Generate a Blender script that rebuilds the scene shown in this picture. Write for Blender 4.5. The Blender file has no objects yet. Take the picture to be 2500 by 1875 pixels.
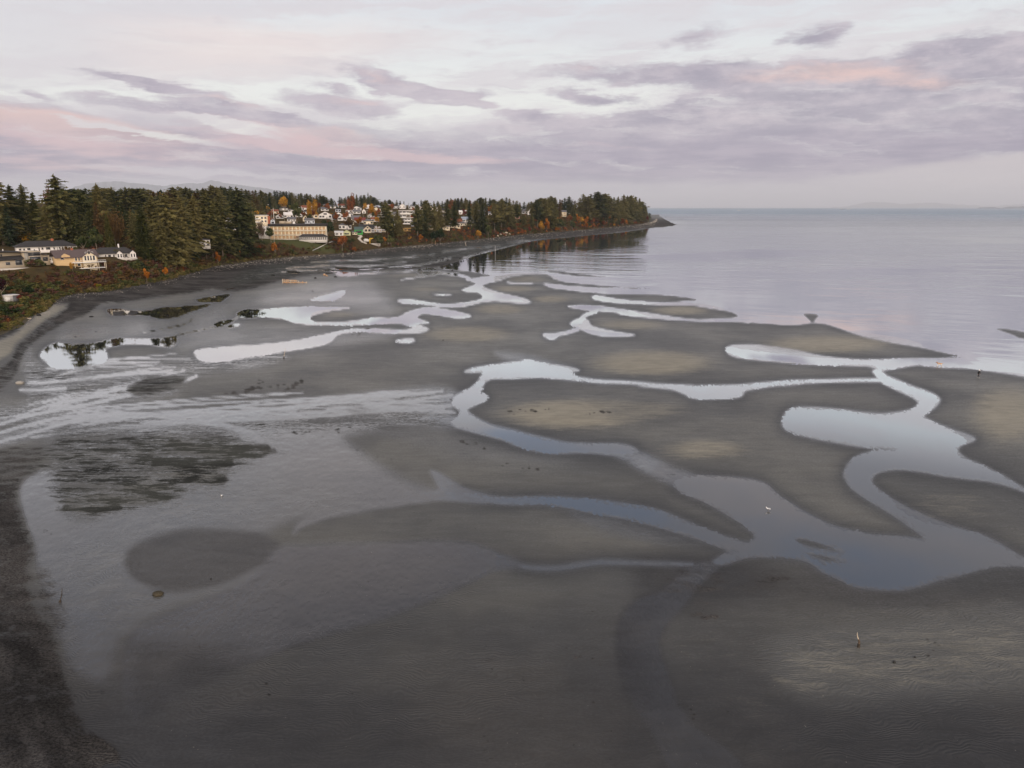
import bpy, bmesh, math, random
import numpy as np
from mathutils import Vector, Matrix

sc = bpy.context.scene
COL = sc.collection
rng = random.Random(7)
R = math.radians

# ------------------------------------------------------------------ camera, sky, sun, exposure
CAM_H = 40.0
F = 1752.0            # focal length in pixels of the 2500 px wide photograph
HOR = 506.0           # row of the horizon in the photograph
PITCH = math.atan((937.5 - HOR) / F)
CP, SP = math.cos(PITCH), math.sin(PITCH)
cam = bpy.data.cameras.new("camera")
cam.sensor_width = 36.0
cam.lens = 36.0 * F / 2500.0
cam.clip_start = 0.5
cam.clip_end = 300000.0
cam_ob = bpy.data.objects.new("camera", cam)
COL.objects.link(cam_ob)
cam_ob.location = (0, 0, CAM_H)
cam_ob.rotation_euler = (math.pi / 2 - PITCH, 0, 0)
sc.camera = cam_ob

sc.view_settings.view_transform = 'Standard'
sc.view_settings.look = 'None'
sc.view_settings.gamma = 1.0
sc.view_settings.exposure = 0.0
sc.cycles.max_bounces = 6
sc.cycles.diffuse_bounces = 2
sc.cycles.glossy_bounces = 3
sc.cycles.transparent_max_bounces = 6
sc.cycles.volume_bounces = 0
sc.cycles.caustics_reflective = False
sc.cycles.caustics_refractive = False
sc.cycles.use_denoising = True
sc.cycles.denoiser = 'OPENIMAGEDENOISE'
sc.cycles.denoising_input_passes = 'RGB_ALBEDO_NORMAL'
sc.cycles.denoising_prefilter = 'ACCURATE'
sc.cycles.sample_clamp_indirect = 2.5
sc.cycles.sample_clamp_direct = 5.0

SUN_EL, SUN_AZ = R(7.0), R(152.0)      # azimuth measured from the view direction (+Y) towards +X
sun = bpy.data.lights.new("sun", 'SUN')
sun.energy = 1.7
sun.angle = R(12)
sun.color = (1.0, 0.80, 0.60)
sun_ob = bpy.data.objects.new("sun", sun)
COL.objects.link(sun_ob)
sdir = Vector((math.sin(SUN_AZ) * math.cos(SUN_EL), math.cos(SUN_AZ) * math.cos(SUN_EL), math.sin(SUN_EL)))
sun_ob.rotation_euler = sdir.to_track_quat('Z', 'Y').to_euler()
sun_ob.location = (0, -50, 120)


class NT:
    """small helper to write node trees as expressions"""
    def __init__(self, tree):
        self.t = tree
        self.n = tree.nodes
        self.l = tree.links

    def node(self, typ, **kw):
        nd = self.n.new(typ)
        for k, v in kw.items():
            setattr(nd, k, v)
        return nd

    def put(self, sock, v):
        if isinstance(v, bpy.types.NodeSocket):
            self.l.new(v, sock)
        elif v is not None:
            if hasattr(sock.default_value, '__len__') and not hasattr(v, '__len__'):
                v = (v,) * len(sock.default_value)
            if hasattr(sock.default_value, '__len__') and len(sock.default_value) == 4 and len(v) == 3:
                v = (*v, 1.0)
            sock.default_value = v

    def m(self, op, a, b=None, c=None, clamp=False):
        nd = self.node('ShaderNodeMath', operation=op)
        nd.use_clamp = clamp
        self.put(nd.inputs[0], a)
        if b is not None:
            self.put(nd.inputs[1], b)
        if c is not None:
            self.put(nd.inputs[2], c)
        return nd.outputs[0]

    def add(self, a, b): return self.m('ADD', a, b)
    def sub(self, a, b): return self.m('SUBTRACT', a, b)
    def mul(self, a, b): return self.m('MULTIPLY', a, b)
    def mx(self, a, b): return self.m('MAXIMUM', a, b)
    def mn(self, a, b): return self.m('MINIMUM', a, b)

    def ss(self, x, a, b):
        nd = self.node('ShaderNodeMapRange', interpolation_type='SMOOTHSTEP')
        self.put(nd.inputs[0], x)
        if a < b:
            lo, hi, o0, o1 = a, b, 0.0, 1.0
        else:
            lo, hi, o0, o1 = b, a, 1.0, 0.0
        nd.inputs[1].default_value = lo
        nd.inputs[2].default_value = hi
        nd.inputs[3].default_value = o0
        nd.inputs[4].default_value = o1
        return nd.outputs[0]

    def mix(self, f, a, b, blend='MIX'):
        nd = self.node('ShaderNodeMix', data_type='RGBA', blend_type=blend)
        nd.clamp_factor = True
        self.put(nd.inputs[0], f)
        self.put(nd.inputs[6], a)
        self.put(nd.inputs[7], b)
        return nd.outputs[2]

    def comb(self, x, y, z):
        nd = self.node('ShaderNodeCombineXYZ')
        for i, v in enumerate((x, y, z)):
            self.put(nd.inputs[i], v)
        return nd.outputs[0]

    def sep(self, v):
        nd = self.node('ShaderNodeSeparateXYZ')
        self.put(nd.inputs[0], v)
        return nd.outputs

    def vmul(self, v, s):
        nd = self.node('ShaderNodeVectorMath', operation='MULTIPLY')
        self.put(nd.inputs[0], v)
        self.put(nd.inputs[1], s)
        return nd.outputs[0]

    def vadd(self, v, s):
        nd = self.node('ShaderNodeVectorMath', operation='ADD')
        self.put(nd.inputs[0], v)
        self.put(nd.inputs[1], s)
        return nd.outputs[0]

    def noise(self, vec, scale=1.0, detail=4.0, rough=0.55, dist=0.0, color=False):
        nd = self.node('ShaderNodeTexNoise')
        self.put(nd.inputs['Vector'], vec)
        nd.inputs['Scale'].default_value = scale
        nd.inputs['Detail'].default_value = detail
        nd.inputs['Roughness'].default_value = rough
        nd.inputs['Distortion'].default_value = dist
        return nd.outputs[1] if color else nd.outputs[0]

    def attr(self, name, color=False):
        nd = self.node('ShaderNodeAttribute')
        nd.attribute_name = name
        return nd.outputs['Color'] if color else nd.outputs['Fac']


def s2l(*c):
    """sRGB 0..255 -> linear"""
    out = []
    for v in c:
        v = v / 255.0
        out.append(v / 12.92 if v <= 0.04045 else ((v + 0.055) / 1.055) ** 2.4)
    return tuple(out)


def ray(px, py):
    """direction of the photograph's pixel, not normalised (arrays allowed)"""
    a = (np.asarray(px, float) - 1250.0) / F
    b = (937.5 - np.asarray(py, float)) / F
    return a, CP + b * SP, -SP + b * CP


def at_z(px, py, z=0.0):
    """where the photograph's pixel meets the level z"""
    dx, dy, dz = ray(px, py)
    t = (z - CAM_H) / dz
    return dx * t, dy * t


def azel(px, py):
    dx, dy, dz = ray(px, py)
    return float(np.arctan2(dx, dy)), float(np.arctan2(dz, np.hypot(dx, dy)))


# ------------------------------------------------------------------ sky
def build_sky():
    w = bpy.data.worlds.new("World")
    sc.world = w
    w.use_nodes = True
    T = NT(w.node_tree)
    T.n.clear()
    geo = T.node('ShaderNodeTexCoord').outputs['Generated']
    nrm = T.node('ShaderNodeVectorMath', operation='NORMALIZE')
    T.put(nrm.inputs[0], geo)
    d = nrm.outputs[0]
    x, y, z = T.sep(d)
    az = T.m('ARCTAN2', x, y)
    el = T.m('ARCSINE', z)
    sky = T.node('ShaderNodeTexSky', sky_type='NISHITA')
    sky.sun_disc = False
    sky.sun_elevation = SUN_EL
    sky.sun_rotation = SUN_AZ
    sky.altitude = 20
    sky.air_density = 1.0
    sky.dust_density = 1.0
    sky.ozone_density = 1.0

    # warped angular coordinates for the clouds
    wv = T.vmul(d, (2.2, 2.2, 9.0))
    wn = T.noise(wv, 2.6, 5, 0.6, color=True)
    wx, wy, wz = T.sep(wn)
    wf = T.noise(T.vmul(d, (5.0, 5.0, 26.0)), 3.2, 5, 0.62, color=True)
    fx, fy, fz = T.sep(wf)
    azw = T.add(az, T.add(T.mul(T.sub(wx, 0.5), 0.085), T.mul(T.sub(fx, 0.5), 0.05)))
    elw = T.add(el, T.add(T.mul(T.sub(wy, 0.5), 0.034), T.mul(T.sub(fy, 0.5), 0.020)))
    P = T.comb(azw, elw, 0.0)

    def ell(px, py, rx, ry, rot=0.0):
        """soft ellipse round a direction given by its place in the photograph"""
        a, e = azel(px, py)
        mp = T.node('ShaderNodeMapping', vector_type='TEXTURE')
        T.put(mp.inputs[0], P)
        mp.inputs[1].default_value = (a, e, 0)
        mp.inputs[2].default_value = (0, 0, R(rot))
        mp.inputs[3].default_value = (rx / F, ry / F, 1)
        g = T.node('ShaderNodeTexGradient', gradient_type='SPHERICAL')
        T.put(g.inputs[0], mp.outputs[0])
        return g.outputs[1]

    def field(lst):
        tot = None
        for (px, py, rx, ry, rot, wgt) in lst:
            v = T.mul(ell(px, py, rx, ry, rot), wgt)
            tot = v if tot is None else T.add(tot, v)
        return tot

    streak = T.noise(T.comb(T.mul(azw, 5.0), T.mul(elw, 30.0), 0.3), 1.6, 6, 0.6)
    streak2 = T.noise(T.comb(T.mul(az, 9.0), T.mul(el, 75.0), 4.3), 1.3, 5, 0.6)
    puff = T.noise(T.vmul(d, (9.0, 9.0, 24.0)), 2.4, 7, 0.62)

    # upper veil of thin cloud
    vl = T.noise(T.comb(T.mul(azw, 3.0), T.mul(T.sub(elw, T.mul(azw, 0.07)), 24.0), 7.0), 1.4, 7, 0.62)
    veil = T.ss(vl, 0.38, 0.60)

    clear = T.vmul(sky.outputs[0], (0.10, 0.10, 0.10))          # sky strength
    pale = s2l(238, 239, 240)
    hi_gap = s2l(238, 242, 248)
    base = T.mix(T.ss(el, R(7), R(15)), s2l(255, 255, 252), hi_gap)
    base = T.mix(0.16, base, clear)
    base = T.mix(T.mul(veil, 0.72), base, s2l(222, 216, 221))
    pinkv = field([(600, 120, 620, 90, 6, 1.0), (320, 60, 300, 60, 0, 0.4), (1300, 110, 300, 60, 0, 0.3)])
    base = T.mix(T.mul(T.ss(pinkv, 0.1, 0.9), 0.6), base, s2l(246, 231, 227))
    greyv = field([(60, 60, 420, 170, 0, 1.0), (1450, 70, 320, 60, 0, 0.55), (850, 235, 500, 40, 0, 0.2), (1750, 40, 500, 40, 4, 0.35)])
    base = T.mix(T.mul(T.ss(greyv, 0.1, 0.9), 0.75), base, s2l(222, 219, 224))

    # separate clouds
    c1 = field([
        (300, 186, 190, 17, -4, 0.95), (430, 214, 200, 15, -8, 0.95), (560, 262, 230, 17, -6, 1.15),
        (420, 272, 330, 20, -6, 1.1), (700, 300, 300, 24, -5, 0.9), (120, 262, 140, 16, -6, 0.6),
        (930, 192, 150, 26, -12, 1.35), (1030, 226, 150, 22, -8, 1.2), (850, 258, 190, 34, -6, 1.25),
        (1110, 236, 120, 20, 10, 1.0), (830, 212, 90, 16, -6, 0.9), (1160, 254, 60, 14, 0, 0.9),
        (1290, 284, 100, 24, -4, 1.35), (1540, 182, 330, 30, -3, 1.25), (1450, 236, 150, 24, -6, 1.35),
        (1690, 90, 150, 34, 6, 0.75), (2005, 98, 90, 36, 2, 1.3), (1780, 160, 120, 26, 5, 0.7),
        (2360, 120, 150, 42, 0, 1.0), (2470, 170, 170, 70, 0, 1.15), (1680, 245, 36, 14, 0, 0.9), (90, 225, 60, 18, -20, 0.5),
        (2080, 205, 480, 60, 3, 1.7), (1900, 190, 260, 36, 0, 0.7), (2250, 295, 700, 100, 0, 2.0), (1400, 330, 500, 44, 0, 0.9), (1850, 270, 340, 54, 8, 1.6), (1560, 300, 260, 40, 4, 1.0),
        (2440, 40, 120, 30, 10, 0.4), (60, 320, 420, 66, -6, 1.35), (240, 335, 360, 44, -8, 1.0),
    ])
    gaps = field([(2130, 316, 130, 18, 0, 0.75), (2445, 222, 90, 22, 0, 0.8), (2040, 212, 90, 13, 5, 0.7), (1980, 300, 150, 10, 4, 0.4), (330, 322, 300, 13, -7, 1.0),
                  (560, 305, 190, 12, -8, 1.0), (620, 330, 110, 9, -8, 0.7), (1500, 318, 160, 10, 0, 0.5), (1330, 322, 60, 8, 0, 0.4)])
    dens = T.add(c1, T.add(T.mul(T.sub(puff, 0.5), 1.5), T.mul(T.sub(streak, 0.5), 0.9)))
    dens = T.sub(dens, T.mul(gaps, 1.6))
    cl = T.ss(dens, 0.14, 0.82)

    # the long low bank
    top = T.add(azel(1250, 306)[1], T.add(T.mul(T.m('SINE', T.mul(az, 5.0)), -0.004), T.mul(T.sub(streak, 0.5), 0.045)))
    bank = T.ss(T.sub(top, elw), -0.012, 0.022)
    bank = T.mul(bank, T.m('SUBTRACT', 1.0, T.mul(T.ss(gaps, 0.1, 0.7), 0.8)))
    cover = T.mx(cl, bank)

    ccol = T.mix(T.ss(streak, 0.3, 0.72), s2l(168, 161, 178), s2l(206, 197, 206))
    ccol = T.mix(T.mul(T.ss(puff, 0.40, 0.68), 0.40), ccol, s2l(222, 214, 218))
    pink = field([(120, 305, 360, 50, -6, 1.2), (330, 325, 260, 24, -8, 0.8), (2010, 176, 260, 26, 0, 1.1), (2230, 200, 200, 24, -6, 0.9), (850, 325, 260, 16, -4, 0.7),
                  (820, 345, 300, 18, -4, 0.9), (560, 250, 200, 16, -6, 0.5), (900, 180, 140, 16, -10, 0.5), (870, 250, 150, 18, 0, 0.6), (1420, 165, 140, 20, 0, 0.4), (120, 380, 300, 20, -4, 0.5)])
    ccol = T.mix(T.mul(T.ss(T.add(pink, T.mul(T.sub(puff, 0.5), 0.5)), 0.15, 1.0), 0.85), ccol, s2l(236, 204, 198))
    # darker belly of the bank, brighter bands in it
    low = T.ss(elw, azel(1250, 300)[1], azel(1250, 395)[1])
    r_dark = T.mul(T.ss(az, -0.15, 0.45), 0.45)
    bank_col = T.mix(T.mul(T.ss(streak2, 0.36, 0.64), 0.75), s2l(146, 139, 163), s2l(186, 176, 191))
    ccol = T.mix(T.mul(r_dark, T.ss(puff, 0.7, 0.3)), ccol, s2l(158, 158, 172))
    ccol = T.mix(T.mul(low, 0.85), ccol, bank_col)
    pink2 = field([(200, 350, 520, 34, -4, 1.2), (760, 350, 520, 26, -5, 1.2), (900, 375, 600, 18, -3, 0.9), (150, 400, 420, 22, -3, 0.9), (1500, 350, 400, 16, -2, 0.45), (2480, 400, 300, 40, 10, 0.8), (560, 300, 260, 16, -7, 0.8)])
    ccol = T.mix(T.mul(T.ss(T.add(pink2, T.mul(T.sub(streak2, 0.5), 1.2)), 0.22, 1.10), 0.66), ccol, s2l(232, 199, 200))
    wisp = T.noise(T.comb(T.mul(azw, 7.0), T.mul(T.add(elw, T.mul(azw, 0.05)), 60.0), 2.2), 1.2, 7, 0.66)
    cover = T.mx(T.mul(cover, T.m('SUBTRACT', 1.0, T.mul(T.ss(wisp, 0.52, 0.74), 0.55))), T.mul(T.mul(T.ss(wisp, 0.50, 0.68), T.ss(el, R(15), R(4))), 0.40))
    col = T.mix(cover, base, ccol)
    # below the bank: pale mauve air down to the horizon
    bot = T.add(azel(1250, 446)[1], T.add(T.mul(T.ss(az, 0.32, 0.62), 0.026), T.mul(T.sub(streak, 0.5), 0.02)))
    under = T.ss(T.sub(bot, el), -0.007, 0.007)
    ucol = T.mix(T.ss(streak2, 0.35, 0.65), s2l(188, 183, 194), s2l(200, 195, 202))
    ucol = T.mix(T.mul(T.ss(az, 0.25, 0.6), 0.7), ucol, s2l(212, 203, 204))
    ucol = T.mix(T.ss(el, R(1.6), R(0.0)), ucol, s2l(182, 179, 189))
    col = T.mix(under, col, ucol)
    lights = field([(470, 420, 260, 12, -2, 1.0), (640, 436, 300, 10, -2, 0.8), (2200, 340, 160, 10, 3, 0.5), (1900, 345, 200, 8, 0, 0.4), (200, 400, 240, 7, 0, 0.4)])
    col = T.mix(T.mul(T.ss(lights, 0.15, 0.85), 0.75), col, s2l(216, 211, 217))

    # overhead: broken cloud, greyer, with blue holes
    zc = T.mx(z, 0.08)
    pl = T.comb(T.m('DIVIDE', x, zc), T.m('DIVIDE', y, zc), 0.0)
    ov = T.noise(pl, 0.62, 5, 0.55)
    hole = T.ss(ov, 0.46, 0.60)
    pk = T.ss(T.noise(T.vadd(pl, (5.0, 2.0, 0.0)), 0.8, 4, 0.5), 0.42, 0.62)
    oc = T.mix(pk, s2l(172, 171, 180), s2l(196, 186, 187))
    oc = T.mix(hole, oc, s2l(152, 166, 192))
    oc = T.mix(T.ss(el, R(20), R(48)), oc, T.mix(hole, s2l(164, 162, 170), s2l(142, 154, 180)))
    oc = T.mix(0.12, oc, clear)
    col = T.mix(T.ss(el, R(14.6), R(18.5)), col, oc)
    # the afterglow behind the camera
    back = T.mul(T.ss(y, 0.25, -0.75), T.ss(el, R(75), R(12)))
    col = T.mix(T.ss(T.sub(z, T.mul(y, 0.9)), 0.30, 0.95), col, (0.80, 0.80, 0.84))
    col = T.mix(T.mul(back, 0.9), col, (3.3, 2.75, 2.35))
    col = T.mix(T.ss(z, 0.0, -0.05), col, (0.10, 0.10, 0.10))
    bg = T.node('ShaderNodeBackground')
    T.put(bg.inputs[0], T.vmul(col, (10.0, 10.0, 10.0)))
    bg.inputs[1].default_value = 0.10
    out = T.node('ShaderNodeOutputWorld')
    T.l.new(bg.outputs[0], out.inputs[0])
    w.cycles.sampling_method = 'MANUAL'
    w.cycles.sample_map_resolution = 512


build_sky()


# ------------------------------------------------------------------ naming and linking
def tag(o, label=None, cat=None, group=None, kind=None):
    if label: o['label'] = label
    if cat: o['category'] = cat
    if group: o['group'] = group
    if kind: o['kind'] = kind
    return o


def link(name, me, mat=None, parent=None):
    o = bpy.data.objects.new(name, me)
    if mat is not None and me is not None and len(me.materials) == 0:
        me.materials.append(mat)
    COL.objects.link(o)
    if parent is not None:
        o.parent = parent
    return o


def np_mesh(name, verts, faces, smooth=False):
    """verts n x 3; faces m x k (k = 3 or 4, one size)"""
    me = bpy.data.meshes.new(name)
    verts = np.asarray(verts, np.float32)
    faces = np.asarray(faces, np.int32)
    m, k = faces.shape
    me.vertices.add(len(verts))
    me.vertices.foreach_set('co', verts.ravel())
    me.loops.add(m * k)
    me.loops.foreach_set('vertex_index', faces.ravel())
    me.polygons.add(m)
    me.polygons.foreach_set('loop_start', np.arange(0, m * k, k, dtype=np.int32))
    if smooth:
        me.polygons.foreach_set('use_smooth', np.ones(m, bool))
    me.update(calc_edges=True)
    return me


def put_attr(me, name, arr):
    a = me.attributes.new(name, 'FLOAT', 'POINT')
    a.data.foreach_set('value', np.asarray(arr, np.float32).ravel())


def vnoise(x, y, seed=0):
    """value noise, arrays in, 0..1 out"""
    xi = np.floor(x).astype(np.int64)
    yi = np.floor(y).astype(np.int64)
    fx = x - xi
    fy = y - yi
    fx = fx * fx * (3 - 2 * fx)
    fy = fy * fy * (3 - 2 * fy)

    def h(i, j):
        n = (i * 374761393 + j * 668265263 + seed * 974711) & 0x7fffffff
        n = ((n ^ (n >> 13)) * 1274126177) & 0x7fffffff
        return ((n ^ (n >> 16)) & 0xffff) / 65535.0
    return (h(xi, yi) * (1 - fx) + h(xi + 1, yi) * fx) * (1 - fy) + (h(xi, yi + 1) * (1 - fx) + h(xi + 1, yi + 1) * fx) * fy


def fbm(x, y, o=4, seed=0):
    t, a, s = 0.0, 0.5, 0.0
    for k in range(o):
        t = t + a * vnoise(x, y, seed + k * 17)
        s += a
        a *= 0.55
        x = x * 2.03 + 11.3
        y = y * 2.03 + 5.7
    return t / s


def sstep(a, b, x):
    t = np.clip((x - a) / (b - a), 0, 1)
    return t * t * (3 - 2 * t)

# ------------------------------------------------------------------ the tidal flat: outlines of pools, channels and bars, as a plan seen from the camera and laid on the ground
STEP = 4.0
PX0, PX1, PY0, PY1 = -320.0, 2840.0, 512.0, 2080.0
GX = np.arange(PX0, PX1 + 1, STEP)
GY = np.arange(PY0, PY1 + 1, STEP)
RX, RY = np.meshgrid(GX, GY)


def smooth(pts, closed=True, k=4):
    p = np.asarray(pts, float).reshape(-1, 2)
    n = len(p)
    out = []
    rngi = range(n) if closed else range(n - 1)
    for i in rngi:
        if closed:
            a, b, c, d = p[i - 1], p[i], p[(i + 1) % n], p[(i + 2) % n]
        else:
            a, b, c, d = p[max(i - 1, 0)], p[i], p[i + 1], p[min(i + 2, n - 1)]
        for j in range(k):
            t = j / k
            # centripetal-ish: damp the tangents so narrow tips do not overshoot
            m1, m2 = 0.38 * (c - a), 0.38 * (d - b)
            h00, h10 = 2 * t**3 - 3 * t**2 + 1, t**3 - 2 * t**2 + t
            h01, h11 = -2 * t**3 + 3 * t**2, t**3 - t**2
            out.append(h00 * b + h10 * m1 + h01 * c + h11 * m2)
    if not closed:
        out.append(p[-1])
    return np.array(out)


def seg_dist(X, Y, q, closed=True):
    d2 = np.full(X.shape, 1e12)
    n = len(q)
    for i in range(n if closed else n - 1):
        ax, ay = q[i]
        bx, by = q[(i + 1) % n]
        ex, ey = bx - ax, by - ay
        l2 = ex * ex + ey * ey + 1e-9
        t = np.clip(((X - ax) * ex + (Y - ay) * ey) / l2, 0, 1)
        d2 = np.minimum(d2, (X - ax - t * ex)**2 + (Y - ay - t * ey)**2)
    return np.sqrt(d2)


def inside(X, Y, q):
    r = np.zeros(X.shape, bool)
    n = len(q)
    for i in range(n):
        ax, ay = q[i]
        bx, by = q[(i + 1) % n]
        if ay == by:
            continue
        c = ((ay > Y) != (by > Y)) & (X < (bx - ax) * (Y - ay) / (by - ay) + ax)
        r ^= c
    return r


def win(q, pad):
    x0, y0 = q.min(0) - pad
    x1, y1 = q.max(0) + pad
    i0, i1 = np.searchsorted(GX, [x0, x1])
    j0, j1 = np.searchsorted(GY, [y0, y1])
    return slice(max(j0 - 1, 0), j1 + 1), slice(max(i0 - 1, 0), i1 + 1)


def sdf(pts, pad=60, sm=True):
    q = smooth(pts) if sm else np.asarray(pts, float).reshape(-1, 2)
    w = win(q, pad)
    X, Y = RX[w], RY[w]
    d = seg_dist(X, Y, q)
    return w, np.where(inside(X, Y, q), -d, d)


H = np.full(RX.shape, 60.0)       # signed distance to the waterline, negative under water
FZ = np.full(RX.shape, 1.0)       # how ragged the waterline is
W = np.full(RX.shape, 0.30)       # film of water on the sand
TN = np.zeros(RX.shape)           # dry pale sand
WD = np.zeros(RX.shape)           # dark shingle and weed
RP = np.full(RX.shape, 0.20)      # ripple marks
SP = SP
STK = np.zeros(RX.shape)          # streaky sheet flow
DK = np.zeros(RX.shape)           # darker sand: wet beds, and lens vignetting painted in


def water_(pts, fz=None):
    w, d = sdf(pts)
    H[w] = np.minimum(H[w], d)
    if fz is not None:
        m = 1 - sstep(0, 40, np.abs(d))
        FZ[w] = FZ[w] * (1 - m) + fz * m


def bar_(pts, fz=None):
    w, d = sdf(pts)
    H[w] = np.maximum(H[w], -d)
    if fz is not None:
        m = 1 - sstep(0, 30, np.abs(d))
        FZ[w] = FZ[w] * (1 - m) + fz * m


def paint(A, pts, val, feather, op=1.0):
    w, d = sdf(pts, feather + 10)
    m = (1 - sstep(-feather, feather, d)) * op
    A[w] = A[w] * (1 - m) + val * m


def blob(A, x, y, rx, ry, val, op=1.0, rot=0.0, p=1.0):
    c, s = math.cos(R(rot)), math.sin(R(rot))
    u = ((RX - x) * c - (RY - y) * s) / rx
    v = ((RX - x) * s + (RY - y) * c) / ry
    m = np.clip(1 - np.sqrt(u * u + v * v), 0, 1)
    m = sstep(0, 0.8, m) * op
    A[:] = A * (1 - m) + val * m


def line_(pts, width, fz=None):
    """a narrow stream"""
    q = smooth(pts, closed=False)
    w = win(q, 50)
    d = seg_dist(RX[w], RY[w], q, closed=False) - width
    H[w] = np.minimum(H[w], d)
    if fz is not None:
        m = 1 - sstep(0, 30, np.abs(d))
        FZ[w] = FZ[w] * (1 - m) + fz * m


def paint_line(A, pts, width, val, op=1.0):
    q = smooth(pts, closed=False)
    w = win(q, width * 2 + 10)
    d = seg_dist(RX[w], RY[w], q, closed=False)
    m = (1 - sstep(width * 0.4, width * 1.4, d)) * op
    A[w] = A[w] * (1 - m) + val * m


# --- the open sea
SEA = [1640,544, 1652,549, 1620,554, 1590,556, 1517,567, 1445,573, 1373,580, 1318,585, 1290,590, 1262,597, 1235,604, 1205,612, 1165,622, 1128,634,
       1098,644, 1072,652, 1085,656, 1146,662, 1185,669, 1215,676, 1238,684, 1280,690, 1340,696, 1390,704, 1485,713, 1548,717, 1620,724, 1687,744,
       1740,760, 1801,783, 1873,789, 1927,793, 1968,790, 1984,787, 2022,792, 2069,808, 2116,823, 2180,836, 2243,846, 2306,860, 2365,872, 2330,880,
       2243,889, 2290,895, 2370,899, 2433,907, 2500,918, 2600,945, 2900,1010, 2900,480, 1700,480, 1610,520]
water_(SEA, 0.6)
bar_([2430,803, 2455,802, 2500,809, 2620,830, 2640,850, 2500,829, 2475,820], 0.3)
bar_([1960,766, 1977,764.5, 1999,769, 1993,779, 1984,789, 1974,781], 0.4)
bar_([1058,662, 1097,658, 1146,663, 1185,671, 1212,675, 1190,678, 1150,676, 1090,672], 0.5)
bar_([1318,661, 1345,659.5, 1385,664, 1440,671, 1485,676, 1440,676.5, 1395,673, 1350,666], 0.3)
bar_([1218,687, 1245,676, 1290,669, 1320,668, 1340,672, 1352,680, 1380,688, 1440,694, 1520,700, 1628,703, 1560,705, 1482,703, 1398,699, 1350,694, 1290,693, 1240,690], 0.3)
bar_([1330,697, 1384,707, 1485,715.5, 1548,718, 1611,719, 1670,725, 1703,730.5, 1690,735, 1640,737, 1580,737, 1516,731, 1469,725, 1440,720, 1400,720, 1340,712], 0.3)
bar_([1440,745, 1500,745, 1580,742, 1640,744, 1687,745, 1738,753, 1785,761, 1802,771, 1790,777, 1740,780, 1690,779, 1650,774, 1580,763, 1516,754], 0.3)
# small channels and pools behind the bars
water_([1327,693, 1345,693, 1385,700, 1440,706, 1500,707, 1600,706, 1660,708, 1690,725, 1640,720, 1560,718, 1490,717, 1420,712, 1380,707, 1345,702], 0.4)
line_([1238,689.5, 1262,691.5, 1298,692], 1.6, 0.4)
water_([1445,724, 1455,721, 1469,723, 1516,731, 1580,737, 1640,738, 1700,735, 1740,748, 1687,745, 1611,744, 1548,742, 1485,738, 1450,731], 0.7)
water_([1388,747, 1421,745, 1470,748, 1516,755, 1580,764, 1652,775, 1706,781, 1790,778, 1830,788, 1785,784, 1722,784, 1643,781, 1564,774, 1516,768, 1504,763, 1437,757, 1395,751], 0.8)
line_([1455,760, 1430,769, 1420,778], 4, 1.5)
water_([1392,791, 1402,782, 1421,776, 1437,784, 1443,795, 1472,804, 1516,812, 1551,818, 1516,821, 1469,820, 1440,813, 1412,801], 0.8)
line_([1410,804, 1385,812, 1352,818, 1330,818], 3.2, 2.0)
water_([1333,818, 1355,815, 1362,820, 1352,828, 1336,826], 1.5)
water_([1773,855, 1776,848, 1792,843.5, 1833,842.5, 1895,848, 1952,857, 1990,867, 2053,875.5, 2116,879, 2211,876.5, 2300,876, 2380,872, 2420,890, 2370,897, 2290,894, 2243,890, 2180,900, 2154,905,
        2164,917, 2196,930, 2227,943, 2259,954, 2284,965, 2294,977, 2281,994, 2253,1016, 2275,1030, 2322,1050, 2379,1071, 2346,1086, 2337,1101, 2357,1120, 2401,1139, 2449,1164, 2500,1194, 2560,1225,
        2480,1190, 2420,1174, 2370,1168, 2306,1160, 2243,1149, 2189,1144, 2142,1152, 2126,1170, 2132,1187, 2164,1212, 2211,1240, 2275,1269, 2338,1291, 2401,1310, 2449,1335, 2500,1366, 2560,1390,
        2500,1380, 2433,1379, 2385,1389, 2338,1403, 2290,1414, 2243,1429, 2196,1438, 2132,1435, 2085,1428, 2053,1413, 2010,1394, 1985,1375, 1950,1362, 1900,1356, 1832,1358, 1800,1366, 1770,1378,
        1740,1372, 1790,1345, 1838,1322, 1845,1305, 1825,1285, 1790,1262, 1720,1222, 1660,1196, 1650,1176, 1690,1164, 1760,1166, 1830,1172, 1870,1185, 1900,1212, 1950,1245, 2018,1281, 2085,1300, 2148,1311, 2211,1314, 2262,1320,
        2250,1304, 2211,1275, 2164,1244, 2110,1212, 2078,1187, 2063,1161, 2069,1139, 2091,1117, 2132,1103, 2188,1096, 2116,1091, 2053,1081, 1990,1069, 1942,1057, 1917,1045, 1911,1029, 1920,1007, 1942,997, 1990,996, 2053,1001, 2101,1008, 2148,1012, 2196,1007, 2230,999, 2243,983, 2227,969, 2196,955, 2164,940, 2149,930,
        2140,918, 2131,907, 2140,899, 2116,893, 2069,891, 1990,889.5, 1895,882, 1849,878, 1801,872, 1780,864], 2.2)
line_([2148,928, 2090,928, 1990,931, 1927,933, 1870,937], 3.0, 0.8)
water_([1683,943, 1733,942, 1800,940, 1870,934, 1927,930, 1960,936, 1895,941, 1840,949, 1818,954, 1812,964, 1796,970, 1733,973.5, 1690,971, 1672,962, 1640,950, 1560,941, 1640,942], 2.0)
line_([1420,925, 1460,931, 1540,934, 1600,940, 1690,944], 2.6, 0.8)
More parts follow.
